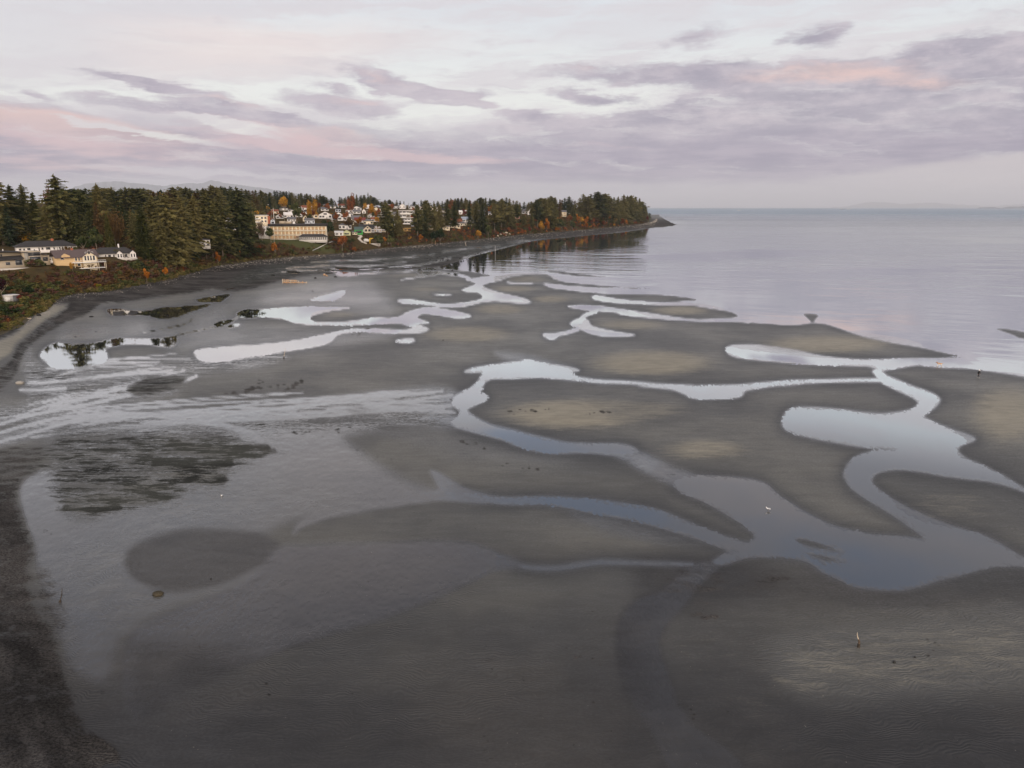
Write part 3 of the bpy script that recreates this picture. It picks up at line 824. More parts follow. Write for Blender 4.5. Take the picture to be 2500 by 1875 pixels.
def mat_flat():
    m, T = new_mat("wet_sand")
    pos = T.node('ShaderNodeNewGeometry').outputs['Position']
    wet, dry, weed, rip, stk, soak, marg = (T.attr(a) for a in ("wet", "dry", "weed", "ripple", "streak", "soak_vignette", "margin"))
    n_big = T.noise(pos, 0.035, 4, 0.55)
    n_mid = T.noise(T.vmul(pos, (0.30, 0.55, 1)), 1.0, 5, 0.6)
    n_fine = T.noise(T.vmul(pos, (3.2, 4.5, 1)), 1.0, 4, 0.65)
    n_grit = T.noise(pos, 26.0, 2, 0.7)
    n_far = T.noise(T.vmul(pos, (0.030, 0.085, 1)), 1.0, 6, 0.66, 0.4)
    n_str = T.noise(T.vmul(pos, (0.16, 0.75, 1)), 1.0, 6, 0.66, 0.8)
    n_rip = T.noise(T.vmul(pos, (0.45, 2.2, 1)), 1.0, 5, 0.68, 0.9)
    # film pattern
    st_n = T.noise(T.vmul(pos, (0.10, 0.42, 1)), 1.0, 6, 0.68, 0.6)
    st_f = T.noise(T.vmul(pos, (1.3, 2.6, 1)), 1.0, 4, 0.7)
    wmix = T.add(wet, T.mul(stk, T.add(T.mul(T.sub(st_n, 0.5), 1.7), T.mul(T.sub(st_f, 0.5), 1.7))))
    wmix = T.add(wmix, T.add(T.mul(T.sub(n_fine, 0.5), 0.55), T.mul(T.sub(n_str, 0.5), 0.20)))
    wmix = T.add(wmix, T.mul(T.sub(n_big, 0.5), 0.25))
    film = T.m('MULTIPLY', T.ss(wmix, 0.18, 0.92), 1.0, clamp=True)
    # colour
    damp = T.mix(T.ss(n_big, 0.35, 0.65), (0.090, 0.093, 0.094), (0.122, 0.123, 0.114))
    damp = T.mix(T.mul(T.ss(n_mid, 0.45, 0.75), 0.4), damp, (0.098, 0.099, 0.094))
    damp = T.mix(T.mul(T.ss(wet, 0.3, 0.6), 0.5), damp, (0.078, 0.081, 0.083))
    damp = T.mix(T.mul(T.ss(T.add(marg, T.mul(T.sub(n_mid, 0.5), 0.5)), 0.15, 0.85), 0.8), damp, (0.050, 0.053, 0.057))
    soak_vigc = T.mix(T.ss(n_big, 0.38, 0.62), (0.037, 0.038, 0.041), (0.055, 0.054, 0.053))
    damp = T.mix(T.ss(T.add(soak, T.mul(T.sub(n_big, 0.5), 0.5)), 0.0, 1.0), damp, soak_vigc)  # wet beds plus the painted foreground vignette
    dryc = T.mix(n_mid, (0.205, 0.193, 0.155), (0.262, 0.246, 0.198))
    dmask = T.ss(T.add(dry, T.add(T.mul(T.sub(n_rip, 0.5), 0.75), T.add(T.mul(T.sub(n_str, 0.5), 0.75), T.mul(T.sub(n_fine, 0.5), 0.35)))), 0.16, 0.92)
    col = T.mix(dmask, damp, dryc)
    n_peb = T.noise(pos, 4.5, 3, 0.8)
    shing = T.mix(T.ss(n_peb, 0.30, 0.68), (0.021, 0.020, 0.020), (0.084, 0.079, 0.075))
    wmask = T.ss(T.add(weed, T.add(T.mul(T.sub(n_fine, 0.5), 1.1), T.add(T.mul(T.sub(n_mid, 0.5), 1.5), T.mul(T.add(T.mul(T.sub(n_str, 0.5), 1.3), T.add(T.mul(T.sub(st_n, 0.5), 0.9), T.mul(T.sub(n_rip, 0.5), 1.0))), T.mul(stk, 1.9))))), 0.22, 0.78)
    lighter = T.mix(1.0, col, (1.0, 1.0, 1.0), 'MULTIPLY')
    k = T.add(0.80, T.add(T.mul(T.ss(n_str, 0.25, 0.75), 0.13), T.add(T.mul(T.ss(n_big, 0.3, 0.7), 0.10), T.mul(T.ss(n_mid, 0.25, 0.75), 0.17))))
    col = T.vmul(lighter, T.comb(k, k, k))
    sk = T.add(0.35, T.mul(T.ss(n_far, 0.32, 0.68), 0.9))
    shing = T.mix(T.mul(stk, 0.85), shing, T.mix(n_fine, (0.018, 0.021, 0.019), (0.058, 0.061, 0.053)))
    col = T.mix(wmask, col, T.vmul(shing, T.comb(sk, sk, sk)))
    col = T.mix(T.mul(T.ss(n_grit, 0.35, 0.8), 0.55), col, T.mix(0.5, col, (0.02, 0.02, 0.02)))
    pale = T.ss(T.noise(pos, 11.0, 2, 0.8), 0.70, 0.78)
    col = T.mix(T.mul(T.mul(pale, wmask), 0.5), col, (0.16, 0.15, 0.14))
    specks = T.ss(T.noise(pos, 1.4, 2, 0.9), 0.715, 0.75)
    col = T.mix(T.mul(specks, 0.7), col, (0.02, 0.02, 0.018))
    shell = T.ss(T.noise(T.vadd(pos, (3.0, 9.0, 0.0)), 3.6, 2, 0.9), 0.735, 0.77)
    col = T.mix(T.mul(shell, 0.65), col, (0.30, 0.28, 0.25))
    film = T.mul(film, T.m('SUBTRACT', 1.0, T.mul(wmask, T.add(0.45, T.mul(stk, 0.45)))))
    # ripple marks
    wv = T.node('ShaderNodeTexWave', wave_type='BANDS', bands_direction='Y')
    T.put(wv.inputs['Vector'], T.vadd(T.vmul(pos, (0.35, 1.0, 1)), T.vmul(T.noise(pos, 0.22, 3, 0.5, color=True), (5.0, 5.0, 0.0))))
    wv.inputs['Scale'].default_value = 0.95
    wv.inputs['Distortion'].default_value = 3.2
    wv.inputs['Detail'].default_value = 2.5
    wv.inputs['Detail Scale'].default_value = 1.6
    hgt = T.add(T.mul(T.mul(T.mul(wv.outputs['Fac'], rip), T.ss(n_mid, 0.30, 0.62)), 0.05), T.add(T.mul(n_fine, 0.020), T.mul(n_grit, 0.004)))
    hgt = T.add(hgt, T.mul(T.mul(n_fine, wmask), 0.06))
    bp = T.node('ShaderNodeBump')
    bp.inputs['Strength'].default_value = 0.8
    bp.inputs['Distance'].default_value = 1.0
    T.put(bp.inputs['Height'], hgt)
    # troughs of the ripples hold water
    film = T.m('SUBTRACT', film, T.mul(T.mul(T.ss(wv.outputs['Fac'], 0.45, 0.8), T.mn(rip, 1.0)), 0.35), clamp=True)
    film = T.mul(film, T.m('SUBTRACT', 1.0, T.mul(dmask, 0.8)))
    df = T.node('ShaderNodeBsdfDiffuse')
    T.put(df.inputs[0], col)
    T.put(df.inputs['Normal'], bp.outputs[0])
    gl = T.node('ShaderNodeBsdfGlossy')
    T.put(gl.inputs['Color'], (1, 1, 1, 1))
    bp2 = T.node('ShaderNodeBump')
    bp2.inputs['Strength'].default_value = 0.22
    bp2.inputs['Distance'].default_value = 1.0
    T.put(bp2.inputs['Height'], hgt)
    T.put(gl.inputs['Normal'], bp2.outputs[0])
    T.put(gl.inputs['Roughness'], T.m('SUBTRACT', 0.36, T.mul(film, 0.26)))
    fac = T.mul(wet_fresnel(T, 2.6, 0.92), T.mul(T.m('SUBTRACT', 1.0, T.mul(wmask, 0.72)), T.add(0.10, T.mul(film, 0.75))))
    mx = T.node('ShaderNodeMixShader')
    T.put(mx.inputs[0], fac)
    T.l.new(df.outputs[0], mx.inputs[1])
    T.l.new(gl.outputs[0], mx.inputs[2])
    out = T.node('ShaderNodeOutputMaterial')
    T.l.new(mx.outputs[0], out.inputs[0])
    return m


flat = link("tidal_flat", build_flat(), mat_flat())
tag(flat, "grey brown rippled sand flat with pools at low tide", kind='structure')


# ------------------------------------------------------------------ water: one level sheet; the sand rises through it
def build_water():
    xs = np.concatenate([[-6000, -3000, -1500, -900, -600], np.arange(-320, 2841, 12.0), [3100, 3500, 4200, 6000, 9000]])
    ys = np.concatenate([[506.9, 507.2, 507.5, 507.9, 508.5, 509.5, 511, 513, 516, 519], np.arange(522, 2081, 8.0), [2200, 2500, 3000, 3400]])
    A, B = np.meshgrid(xs, ys)
    px, py = A.ravel(), B.ravel()
    X, Y = at_z(px, py, 0.0)
    me = np_mesh("water", np.stack([X, Y, np.zeros_like(X)], 1), grid_faces(len(xs), len(ys)))
    h = np.where(py > 524, bil(HSEA, px, py), -60)
    sea = 1 - sstep(-40, -2, h)
    put_attr(me, "sea", sea)
    put_attr(me, "shelter", np.where((px < 1700) & (py < 700), 1 - sstep(540, 700, py + (px - 1300) * 0.02) * 0.3, 0.0))
    return me


HSEA = np.full(RX.shape, 60.0)
_w, _d = sdf(SEA)
HSEA[_w] = np.minimum(HSEA[_w], _d)


def mat_water():
    m, T = new_mat("sea_water")
    pos = T.node('ShaderNodeNewGeometry').outputs['Position']
    x, y, z = T.sep(pos)
    sea = T.attr("sea")
    dist = T.m('POWER', T.add(T.mul(x, x), T.mul(y, y)), 0.5)
    # swell lines and small ripples
    q = T.comb(T.add(T.mul(x, 0.022), T.mul(y, -0.006)), T.add(T.mul(y, 0.075), T.mul(x, 0.032)), 0.0)
    sw = T.noise(q, 1.0, 2, 0.5, 0.7)
    q2 = T.comb(T.add(T.mul(x, 0.07), T.mul(y, -0.02)), T.add(T.mul(y, 0.19), T.mul(x, 0.07)), 5.0)
    rp = T.noise(q2, 1.0, 3, 0.6, 0.5)
    patch = T.ss(T.noise(T.comb(T.mul(x, 0.006), T.mul(y, 0.009), 2.0), 1.0, 4, 0.55), 0.38, 0.62)
    lane = T.noise(T.comb(T.mul(x, 0.00025), T.mul(y, 0.0011), 9.0), 1.0, 4, 0.6)
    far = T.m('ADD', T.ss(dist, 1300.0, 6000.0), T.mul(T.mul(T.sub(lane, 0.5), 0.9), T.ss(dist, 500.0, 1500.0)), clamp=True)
    amp = T.mul(sea, T.add(0.12, T.mul(patch, 0.88)))
    hg = T.mul(T.mul(T.add(T.mul(sw, 0.40), T.mul(rp, 0.13)), amp), T.add(0.40, T.mul(T.ss(dist, 180.0, 650.0), 1.0)))
    pool = T.mul(T.noise(pos, 2.2, 2, 0.5), 0.0008)
    bp = T.node('ShaderNodeBump')
    bp.inputs['Strength'].default_value = 1.0
    bp.inputs['Distance'].default_value = 1.0
    T.put(bp.inputs['Height'], T.add(hg, pool))
    gl = T.node('ShaderNodeBsdfGlossy')
    T.put(gl.inputs['Color'], (0.94, 0.97, 0.985, 1))
    T.put(gl.inputs['Roughness'], T.add(0.02, T.add(T.mul(sea, 0.02), T.mul(far, 0.30))))
    T.put(gl.inputs['Normal'], bp.outputs[0])
    df = T.node('ShaderNodeBsdfDiffuse')
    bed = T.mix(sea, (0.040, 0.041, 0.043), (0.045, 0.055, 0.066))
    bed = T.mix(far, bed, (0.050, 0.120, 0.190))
    T.put(df.inputs[0], bed)
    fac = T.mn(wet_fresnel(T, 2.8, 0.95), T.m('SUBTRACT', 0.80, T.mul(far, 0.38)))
    mx = T.node('ShaderNodeMixShader')
    T.put(mx.inputs[0], fac)
    T.l.new(df.outputs[0], mx.inputs[1])
    T.l.new(gl.outputs[0], mx.inputs[2])
    out = T.node('ShaderNodeOutputMaterial')
    T.l.new(mx.outputs[0], out.inputs[0])
    return m


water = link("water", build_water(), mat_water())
tag(water, "calm pale sea and pools reflecting the sky", kind='structure')

# ------------------------------------------------------------------ the land: a bluff that rises from the beach
qx, qy = at_z(qv[:, 0], qv[:, 1], 2.0)
SH = np.stack([qx, qy], 1)                       # the shore, from the camera's side out to the point
SH = SH[SH[:, 1] > 60]
SH = np.vstack([[[-190, -60], [-185, 60]], SH, [[372, 1985], [300, 2180], [40, 2600], [-500, 3500], [-2500, 5200], [-9000, 6500], [-9000, -60]]])
SHN = len(SH) - 1
_s_open = SH[:-2]


def shore_d(x, y):
    """distance inland from the shore (negative on the beach side)"""
    x = np.asarray(x, float)
    y = np.asarray(y, float)
    d = seg_dist(x, y, _s_open, closed=False)
    return np.where(inside(x, y, SH), d, -d)


_ld = shore_d


def bluff_h(y):
    return np.interp(y, [100, 225, 262, 300, 345, 400, 480, 600, 800, 1200, 1700, 1840, 1940, 2100, 4000], [2.0, 2.0, 2.5, 6.0, 10.5, 12.5, 11.5, 10.0, 12, 18, 20, 10, 2, 2, 14])


def land_z(x, y):
    d = _ld(x, y)
    hb = bluff_h(y)
    wid = np.interp(y, [200, 300, 400, 600, 1200, 2000], [30, 34, 32, 40, 34, 60])
    t = np.clip(d / wid, 0, 1)
    z = 1.75 + hb * (0.35 * t + 0.65 * t * t * (3 - 2 * t))
    z = z + np.clip(d - wid, 0, 330) * 0.050 + np.clip(d - wid - 330, 0, 900) * 0.012
    z = z + (fbm(np.asarray(x) / 14.0, np.asarray(y) / 14.0, 3, 21) - 0.5) * 1.2 * np.clip(d / 8.0, 0, 1)
    return np.where(d < 0, 1.75 + d * 0.6, z)


LX = np.arange(-1500.0, 700.0, 4.0)
LY = np.arange(60.0, 2800.0, 4.0)
_lx, _ly = np.meshgrid(LX, LY)
L_D = shore_d(_lx, _ly)
_full_z = land_z


def _look(A, x, y):
    u = np.clip((np.asarray(x, float) - LX[0]) / 4.0, 0, len(LX) - 1.001)
    v = np.clip((np.asarray(y, float) - LY[0]) / 4.0, 0, len(LY) - 1.001)
    i, j = u.astype(int), v.astype(int)
    fu, fv = u - i, v - j
    return (A[j, i] * (1 - fu) + A[j, i + 1] * fu) * (1 - fv) + (A[j + 1, i] * (1 - fu) + A[j + 1, i + 1] * fu) * fv


L_Z = _full_z(_lx, _ly)


def land_z(x, y):
    return _look(L_Z, x, y)


def shore_d(x, y):
    return _look(L_D, x, y)


def hit_land(px, py, lo=120.0, hi=4000.0):
    """where the view through a pixel meets the land"""
    dx, dy, dz = (float(v) for v in ray(px, py))
    t = np.geomspace(lo, hi, 900)
    x, y, z = dx * t, dy * t, CAM_H + dz * t
    g = land_z(x, y)
    k = np.nonzero((z <= g) & (g > 1.2))[0]
    if len(k) == 0:
        k = [len(t) - 1]
    i = k[0]
    return x[i], y[i], float(g[i])


def at_depth(px, Y):
    """the land point that stands in the pixel's column at distance Y along the view"""
    x, z = (px - 1250.0) / F * Y, 15.0
    for _ in range(4):
        c = Y * CP + (CAM_H - z) * SP
        x = (px - 1250.0) / F * c
        z = float(land_z(np.array([x]), np.array([Y]))[0])
    return x, Y, z


def z_of_row(py, Y):
    t = (937.5 - py) / F
    return CAM_H + Y * (t * CP - SP) / (CP + t * SP)


def m_per_px(x, y, z):
    return (y * CP + (CAM_H - z) * SP) / F


def build_land():
    pxs = np.concatenate([np.arange(-900, 1720, 9.0)])
    rr = np.geomspace(110, 7000, 300)
    A, B = np.meshgrid(pxs, rr)
    a = (A.ravel() - 1250) / F
    X, Y = a * B.ravel(), B.ravel()
    Z = _full_z(X, Y)
    me = np_mesh("terrain", np.stack([X, Y, Z], 1), grid_faces(len(pxs), len(rr)), smooth=True)
    lawn = np.zeros(len(X))
    for (x0, x1, y0, y1) in ((1165, 1215, 545, 562), (-60, 30, 728, 748), (90, 155, 610, 640), (640, 800, 584, 596), (760, 840, 590, 622)):
        cx, cy, cz = hit_land((x0 + x1) / 2, (y0 + y1) / 2)
        s = m_per_px(cx, cy, cz)
        rx = (x1 - x0) / 2 * s * 1.2
        ry = max(rx * 0.5, 8.0)
        lawn = np.maximum(lawn, 1 - np.clip((((X - cx) / rx)**2 + ((Y - cy) / ry)**2) - 0.5, 0, 1))
    put_attr(me, "lawn", lawn)
    d = _ld(X, Y)
    put_attr(me, "edge", 1 - np.clip(d / 5.0, 0, 1))
    return me


def mat_land():
    m, T = new_mat("bluff_soil")
    pos = T.node('ShaderNodeNewGeometry').outputs['Position']
    n1 = T.noise(pos, 0.09, 5, 0.6)
    n2 = T.noise(pos, 0.9, 4, 0.65)
    col = T.mix(T.ss(n1, 0.35, 0.62), (0.040, 0.030, 0.018), (0.075, 0.050, 0.024))
    col = T.mix(T.ss(n2, 0.45, 0.7), col, (0.050, 0.048, 0.020))
    col = T.mix(T.mul(T.attr("lawn"), 0.9), col, T.mix(n2, (0.046, 0.060, 0.024), (0.080, 0.080, 0.036)))
    col = T.mix(T.attr("edge"), col, T.mix(n2, (0.06, 0.055, 0.045), (0.13, 0.115, 0.09)))
    df = T.node('ShaderNodeBsdfDiffuse')
    T.put(df.inputs[0], col)
    out = T.node('ShaderNodeOutputMaterial')
    T.l.new(df.outputs[0], out.inputs[0])
    return m


tag(link("terrain", build_land(), mat_land()), "brown green bluff rising behind the beach", kind='structure')


# ------------------------------------------------------------------ plain materials
def mat_simple(name, col, rough=0.6, var=0.25, scale=1.2, spec=0.3, objvar=0.0):
    m, T = new_mat(name)
    pos = T.node('ShaderNodeTexCoord').outputs['Object']
    n = T.noise(pos, scale, 5, 0.6)
    n2 = T.noise(T.vmul(pos, (1, 1, 0.25)), scale * 6, 3, 0.6)
    k = T.add(1.0 - var * 0.5, T.mul(T.add(T.mul(n, 0.7), T.mul(n2, 0.3)), var))
    c = T.vmul(T.mix(0.0, col, col), T.comb(k, k, k))
    bs = T.node('ShaderNodeBsdfPrincipled')
    T.put(bs.inputs['Base Color'], c)
    bs.inputs['Roughness'].default_value = rough
    bs.inputs['Specular IOR Level'].default_value = spec
    out = T.node('ShaderNodeOutputMaterial')
    T.l.new(bs.outputs[0], out.inputs[0])
    return m


def mat_leaf(name, dark, light, warm=None, wamt=0.0):
    """foliage: two greens mixed by clump, by tree and by noise"""
    m, T = new_mat(name)
    pos = T.node('ShaderNodeNewGeometry').outputs['Position']
    oi = T.node('ShaderNodeObjectInfo')
    r = oi.outputs['Random']
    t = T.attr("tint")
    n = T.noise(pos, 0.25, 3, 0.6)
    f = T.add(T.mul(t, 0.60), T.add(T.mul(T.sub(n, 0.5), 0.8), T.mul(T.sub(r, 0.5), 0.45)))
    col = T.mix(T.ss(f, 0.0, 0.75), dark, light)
    if warm is not None:
        col = T.mix(T.mul(T.ss(T.add(T.mul(t, 0.5), T.mul(r, 0.7)), 0.45, 1.0), wamt), col, warm)
    df = T.node('ShaderNodeBsdfDiffuse')
    T.put(df.inputs[0], col)
    tr = T.node('ShaderNodeBsdfTranslucent')
    T.put(tr.inputs[0], col)
    mx = T.node('ShaderNodeMixShader')
    mx.inputs[0].default_value = 0.22
    T.l.new(df.outputs[0], mx.inputs[1])
    T.l.new(tr.outputs[0], mx.inputs[2])
    out = T.node('ShaderNodeOutputMaterial')
    T.l.new(mx.outputs[0], out.inputs[0])
    return m


M = dict(
    fir=mat_leaf("fir_needles", (0.026, 0.035, 0.015), (0.150, 0.150, 0.056), (0.190, 0.140, 0.056), 0.45),
    cedar=mat_leaf("cedar_sprays", (0.030, 0.038, 0.013), (0.145, 0.140, 0.040), (0.18, 0.13, 0.040), 0.4),
    spruce=mat_leaf("dark_needles", (0.019, 0.032, 0.019), (0.082, 0.100, 0.050)),
    bronze=mat_leaf("bronze_needles", (0.045, 0.030, 0.014), (0.150, 0.090, 0.036)),
    orange=mat_leaf("orange_leaves", (0.20, 0.070, 0.012), (0.52, 0.200, 0.028)),
    gold=mat_leaf("golden_leaves", (0.26, 0.13, 0.018), (0.55, 0.30, 0.045)),
    rust=mat_leaf("rust_leaves", (0.11, 0.036, 0.014), (0.30, 0.105, 0.036)),
    red=mat_leaf("red_leaves", (0.075, 0.018, 0.014), (0.20, 0.050, 0.036)),
    plum=mat_leaf("plum_leaves", (0.022, 0.008, 0.012), (0.075, 0.024, 0.030)),
    green=mat_leaf("broad_green_leaves", (0.024, 0.036, 0.014), (0.110, 0.118, 0.045)),
    hedge=mat_leaf("dense_green_leaves", (0.010, 0.020, 0.010), (0.036, 0.052, 0.022)),
    lime=mat_leaf("yellow_green_leaves", (0.14, 0.13, 0.012), (0.34, 0.30, 0.035)),
    bark=mat_simple("bark", (0.085, 0.062, 0.045), 0.9, 0.6, 1.5),
    pale_bark=mat_simple("pale_bark", (0.20, 0.165, 0.13), 0.9, 0.5, 1.5),
    white=mat_simple("white_paint", (0.62, 0.61, 0.60), 0.6, 0.12, 0.6),
    cream=mat_simple("cream_paint", (0.62, 0.55, 0.42), 0.7, 0.12, 0.6),
    offwhite=mat_simple("off_white_paint", (0.58, 0.57, 0.56), 0.7, 0.14, 0.6),
    tan=mat_simple("tan_siding", (0.46, 0.33, 0.18), 0.7, 0.15, 0.8),
    beige=mat_simple("beige_render", (0.34, 0.29, 0.22), 0.75, 0.15, 0.8),
    stone=mat_simple("grey_stone", (0.25, 0.24, 0.22), 0.8, 0.4, 2.0),
    roof_dark=mat_simple("dark_shingles", (0.030, 0.029, 0.031), 0.85, 0.5, 1.5),
    roof_grey=mat_simple("grey_shingles", (0.11, 0.11, 0.12), 0.85, 0.4, 1.5),
    roof_plum=mat_simple("plum_brown_shingles", (0.085, 0.065, 0.066), 0.85, 0.4, 1.5),
    roof_blue=mat_simple("pale_blue_metal", (0.22, 0.26, 0.33), 0.5, 0.2, 1.0),
    roof_rust=mat_simple("rust_roof", (0.16, 0.055, 0.030), 0.85, 0.4, 1.0),
    roof_red=mat_simple("dark_red_roof", (0.13, 0.030, 0.026), 0.85, 0.3, 1.0),
    roof_white=mat_simple("pale_roof", (0.55, 0.54, 0.54), 0.8, 0.2, 1.0),
    glass=mat_simple("window_glass", (0.030, 0.034, 0.040), 0.12, 0.3, 0.8, 0.6),
    glass_warm=mat_simple("sunset_tinted_glass", (0.50, 0.35, 0.21), 0.25, 0.9, 0.35, 0.5),  # sunset reflection painted into the glass colour
    door_red=mat_simple("dark_red_door", (0.10, 0.018, 0.016), 0.6, 0.2, 1.0),
    brick=mat_simple("red_brick", (0.26, 0.085, 0.045), 0.85, 0.3, 1.5),
    teal=mat_simple("blue_green_siding", (0.055, 0.085, 0.085), 0.7, 0.2, 1.0),
    green_paint=mat_simple("bright_green_paint", (0.035, 0.24, 0.060), 0.6, 0.15, 1.0),
    pale_green=mat_simple("pale_green_siding", (0.40, 0.42, 0.26), 0.7, 0.15, 1.0),
    blue_white=mat_simple("pale_blue_siding", (0.46, 0.50, 0.56), 0.7, 0.15, 1.0),
    slate=mat_simple("slate_grey_siding", (0.12, 0.13, 0.15), 0.7, 0.2, 1.0),
    pinkish=mat_simple("pink_brown_siding", (0.30, 0.17, 0.14), 0.7, 0.2, 1.0),
    yellow=mat_simple("yellow_paint", (0.62, 0.40, 0.04), 0.5, 0.15, 1.0),
    ochre=mat_simple("ochre_boards", (0.50, 0.30, 0.10), 0.7, 0.2, 1.0),
    concrete=mat_simple("pale_concrete", (0.42, 0.40, 0.37), 0.85, 0.3, 0.8),
    black=mat_simple("black_cloth", (0.012, 0.012, 0.014), 0.8, 0.2, 4.0),
    metal=mat_simple("grey_metal", (0.38, 0.38, 0.38), 0.4, 0.2, 1.0),
    pole=mat_simple("weathered_pole", (0.26, 0.24, 0.21), 0.8, 0.3, 1.0),
    wood=mat_simple("weathered_wood", (0.42, 0.27, 0.16), 0.8, 0.5, 1.0),
    wet_wood=mat_simple("wet_dark_wood", (0.028, 0.021, 0.015), 0.6, 0.5, 2.0),
    bleached=mat_simple("bleached_wood", (0.42, 0.36, 0.28), 0.8, 0.3, 3.0),
    rock=mat_simple("olive_brown_rock", (0.040, 0.033, 0.020), 0.7, 0.8, 3.0),
    dark_rock=mat_simple("wet_black_rock", (0.014, 0.014, 0.014), 0.5, 0.8, 2.0),
    gull_white=mat_simple("white_feathers", (0.82, 0.82, 0.82), 0.8, 0.08, 5.0),
    gull_grey=mat_simple("grey_feathers", (0.36, 0.38, 0.41), 0.8, 0.15, 5.0),
    crow=mat_simple("black_feathers", (0.012, 0.012, 0.014), 0.6, 0.2, 5.0),
    beak=mat_simple("yellow_beak", (0.55, 0.36, 0.04), 0.5, 0.1, 5.0),
    skin=mat_simple("skin", (0.42, 0.26, 0.19), 0.6, 0.1, 5.0),
    dog_tan=mat_simple("tan_fur", (0.48, 0.22, 0.10), 0.9, 0.35, 6.0),
    dog_white=mat_simple("white_fur", (0.72, 0.66, 0.58), 0.9, 0.2, 6.0),
    hat=mat_simple("white_knit", (0.80, 0.80, 0.78), 0.9, 0.1, 8.0),
    shoe=mat_simple("pale_shoe_fabric", (0.50, 0.48, 0.45), 0.8, 0.2, 8.0),
)


# ------------------------------------------------------------------ trees
class TB:
    """collects triangles and quads (as quads) with a tint"""
    def __init__(self):
        self.v, self.f, self.t = [], [], []

    def quad(self, a, b, c, d, tint):
        k = len(self.v)
        self.v += [a, b, c, d]
        self.f.append((k, k + 1, k + 2, k + 3))
        self.t += [tint] * 4

    def mesh(self, name, mat):
        me = np_mesh(name, np.array(self.v), np.array(self.f))
        put_attr(me, "tint", self.t)
        me.materials.append(mat)
        return me


def tube_mesh(name, mat, paths, sides=6):
    """tapering tubes: paths = list of [(x, y, z, r), ...]"""
    v, f = [], []
    for p in paths:
        base = len(v)
        for i, (x, y, z, r) in enumerate(p):
            a = Vector(p[max(i - 1, 0)][:3])
            b = Vector(p[min(i + 1, len(p) - 1)][:3])
            d = (b - a)
            if d.length < 1e-6:
                d = Vector((0, 0, 1))
            q = d.to_track_quat('Z', 'Y')
            for k in range(sides):
                an = 2 * math.pi * k / sides
                o = q @ Vector((math.cos(an) * r, math.sin(an) * r, 0))
                v.append((x + o.x, y + o.y, z + o.z))
        for i in range(len(p) - 1):
            for k in range(sides):
                a = base + i * sides + k
                b = base + i * sides + (k + 1) % sides
                f.append((a, b, b + sides, a + sides))
        # caps as fans of quads
        for lvl in (0, len(p) - 1):
            c = len(v)
            v.append(p[lvl][:3])
            for k in range(0, sides, 2):
                a = base + lvl * sides
                f.append((c, a + k, a + (k + 1) % sides, a + (k + 2) % sides))
    me = np_mesh(name, np.array(v), np.array(f), smooth=True)
    me.materials.append(mat)
    return me


def conifer_crown(seed, mat, rad=0.17, whorls=26, per=7, spr=5, fine=1.0, bare=0.12, ragged=0.5, tip=1.0, droop=0.35, flat=0.0):
    """needle sprays on drooping boughs round a stem of height 1"""
    r = random.Random(seed)
    tb = TB()
    lean = [r.uniform(-0.02, 0.02) for _ in range(2)]
    sect = [r.uniform(0.55, 1.25) for _ in range(9)]
    for w in range(whorls):
        u = w / (whorls - 1)
        z = bare + (1 - bare) * u ** 0.9
        zj = 0.55 * (1 - bare) / whorls
        prof = (1 - u) ** (0.60 - 0.2 * flat) * (0.62 + 0.38 * min(1, u * 4 + 0.25)) * 1.12
        z0 = z
        for b in range(per):
            z = min(0.985, z0 + r.uniform(-zj, zj))
            an = 2 * math.pi * (b + r.random() * 0.8) / per + w * 0.7
            s = sect[int(an * 9 / (2 * math.pi)) % 9] if ragged > 0.4 else 1.0
            L = rad * prof * (1 + ragged * r.uniform(-0.75, 0.55)) * (0.6 + 0.4 * s) + 0.010
            if r.random() < 0.10 * ragged:
                L *= 1.35
            ca, sa = math.cos(an), math.sin(an)
            up = 0.25 - droop * (0.5 + (1 - u))
            n = max(2, int(spr * (0.4 + 0.6 * prof)))
            for k in range(n):
                q = (k + 0.55) / n
                px = ca * L * q + lean[0] * u
                py = sa * L * q + lean[1] * u
                pz = z + L * q * up - L * q * q * 0.25 * droop
                sz = (0.018 + 0.20 * L) * fine * (1.15 - 0.5 * q) * r.uniform(0.75, 1.35)
                # a spray: a bent leaf-like quad pointing outwards, hanging at the sides
                ox, oy = ca * sz * 1.25, sa * sz * 1.25
                tx, ty = -sa * sz * 0.85, ca * sz * 0.85
                dz = -sz * r.uniform(0.2, 0.75)
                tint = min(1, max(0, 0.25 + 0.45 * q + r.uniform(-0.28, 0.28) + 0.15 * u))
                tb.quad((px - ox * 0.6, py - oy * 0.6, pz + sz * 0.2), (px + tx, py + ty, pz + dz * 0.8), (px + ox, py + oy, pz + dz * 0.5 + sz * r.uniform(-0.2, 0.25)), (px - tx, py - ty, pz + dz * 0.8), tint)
                if r.random() < 0.55:
                    tb.quad((px, py, pz + sz * 0.45), (px + tx * 0.5 + ox * 0.3, py + ty * 0.5 + oy * 0.3, pz), (px + ox * 0.2, py + oy * 0.2, pz - sz * 0.9), (px - tx * 0.5, py - ty * 0.5, pz - sz * 0.1), max(0, tint - 0.2))
    # leader
    for k in range(3):
        an = k * 2.1
        tb.quad((math.cos(an) * 0.008, math.sin(an) * 0.008, 0.965), (math.cos(an) * 0.014, math.sin(an) * 0.014, 0.985), (lean[0], lean[1], 1.0 + 0.025 * tip), (-math.cos(an) * 0.01, -math.sin(an) * 0.01, 0.98), 0.6)
    return tb.mesh("crown", mat)


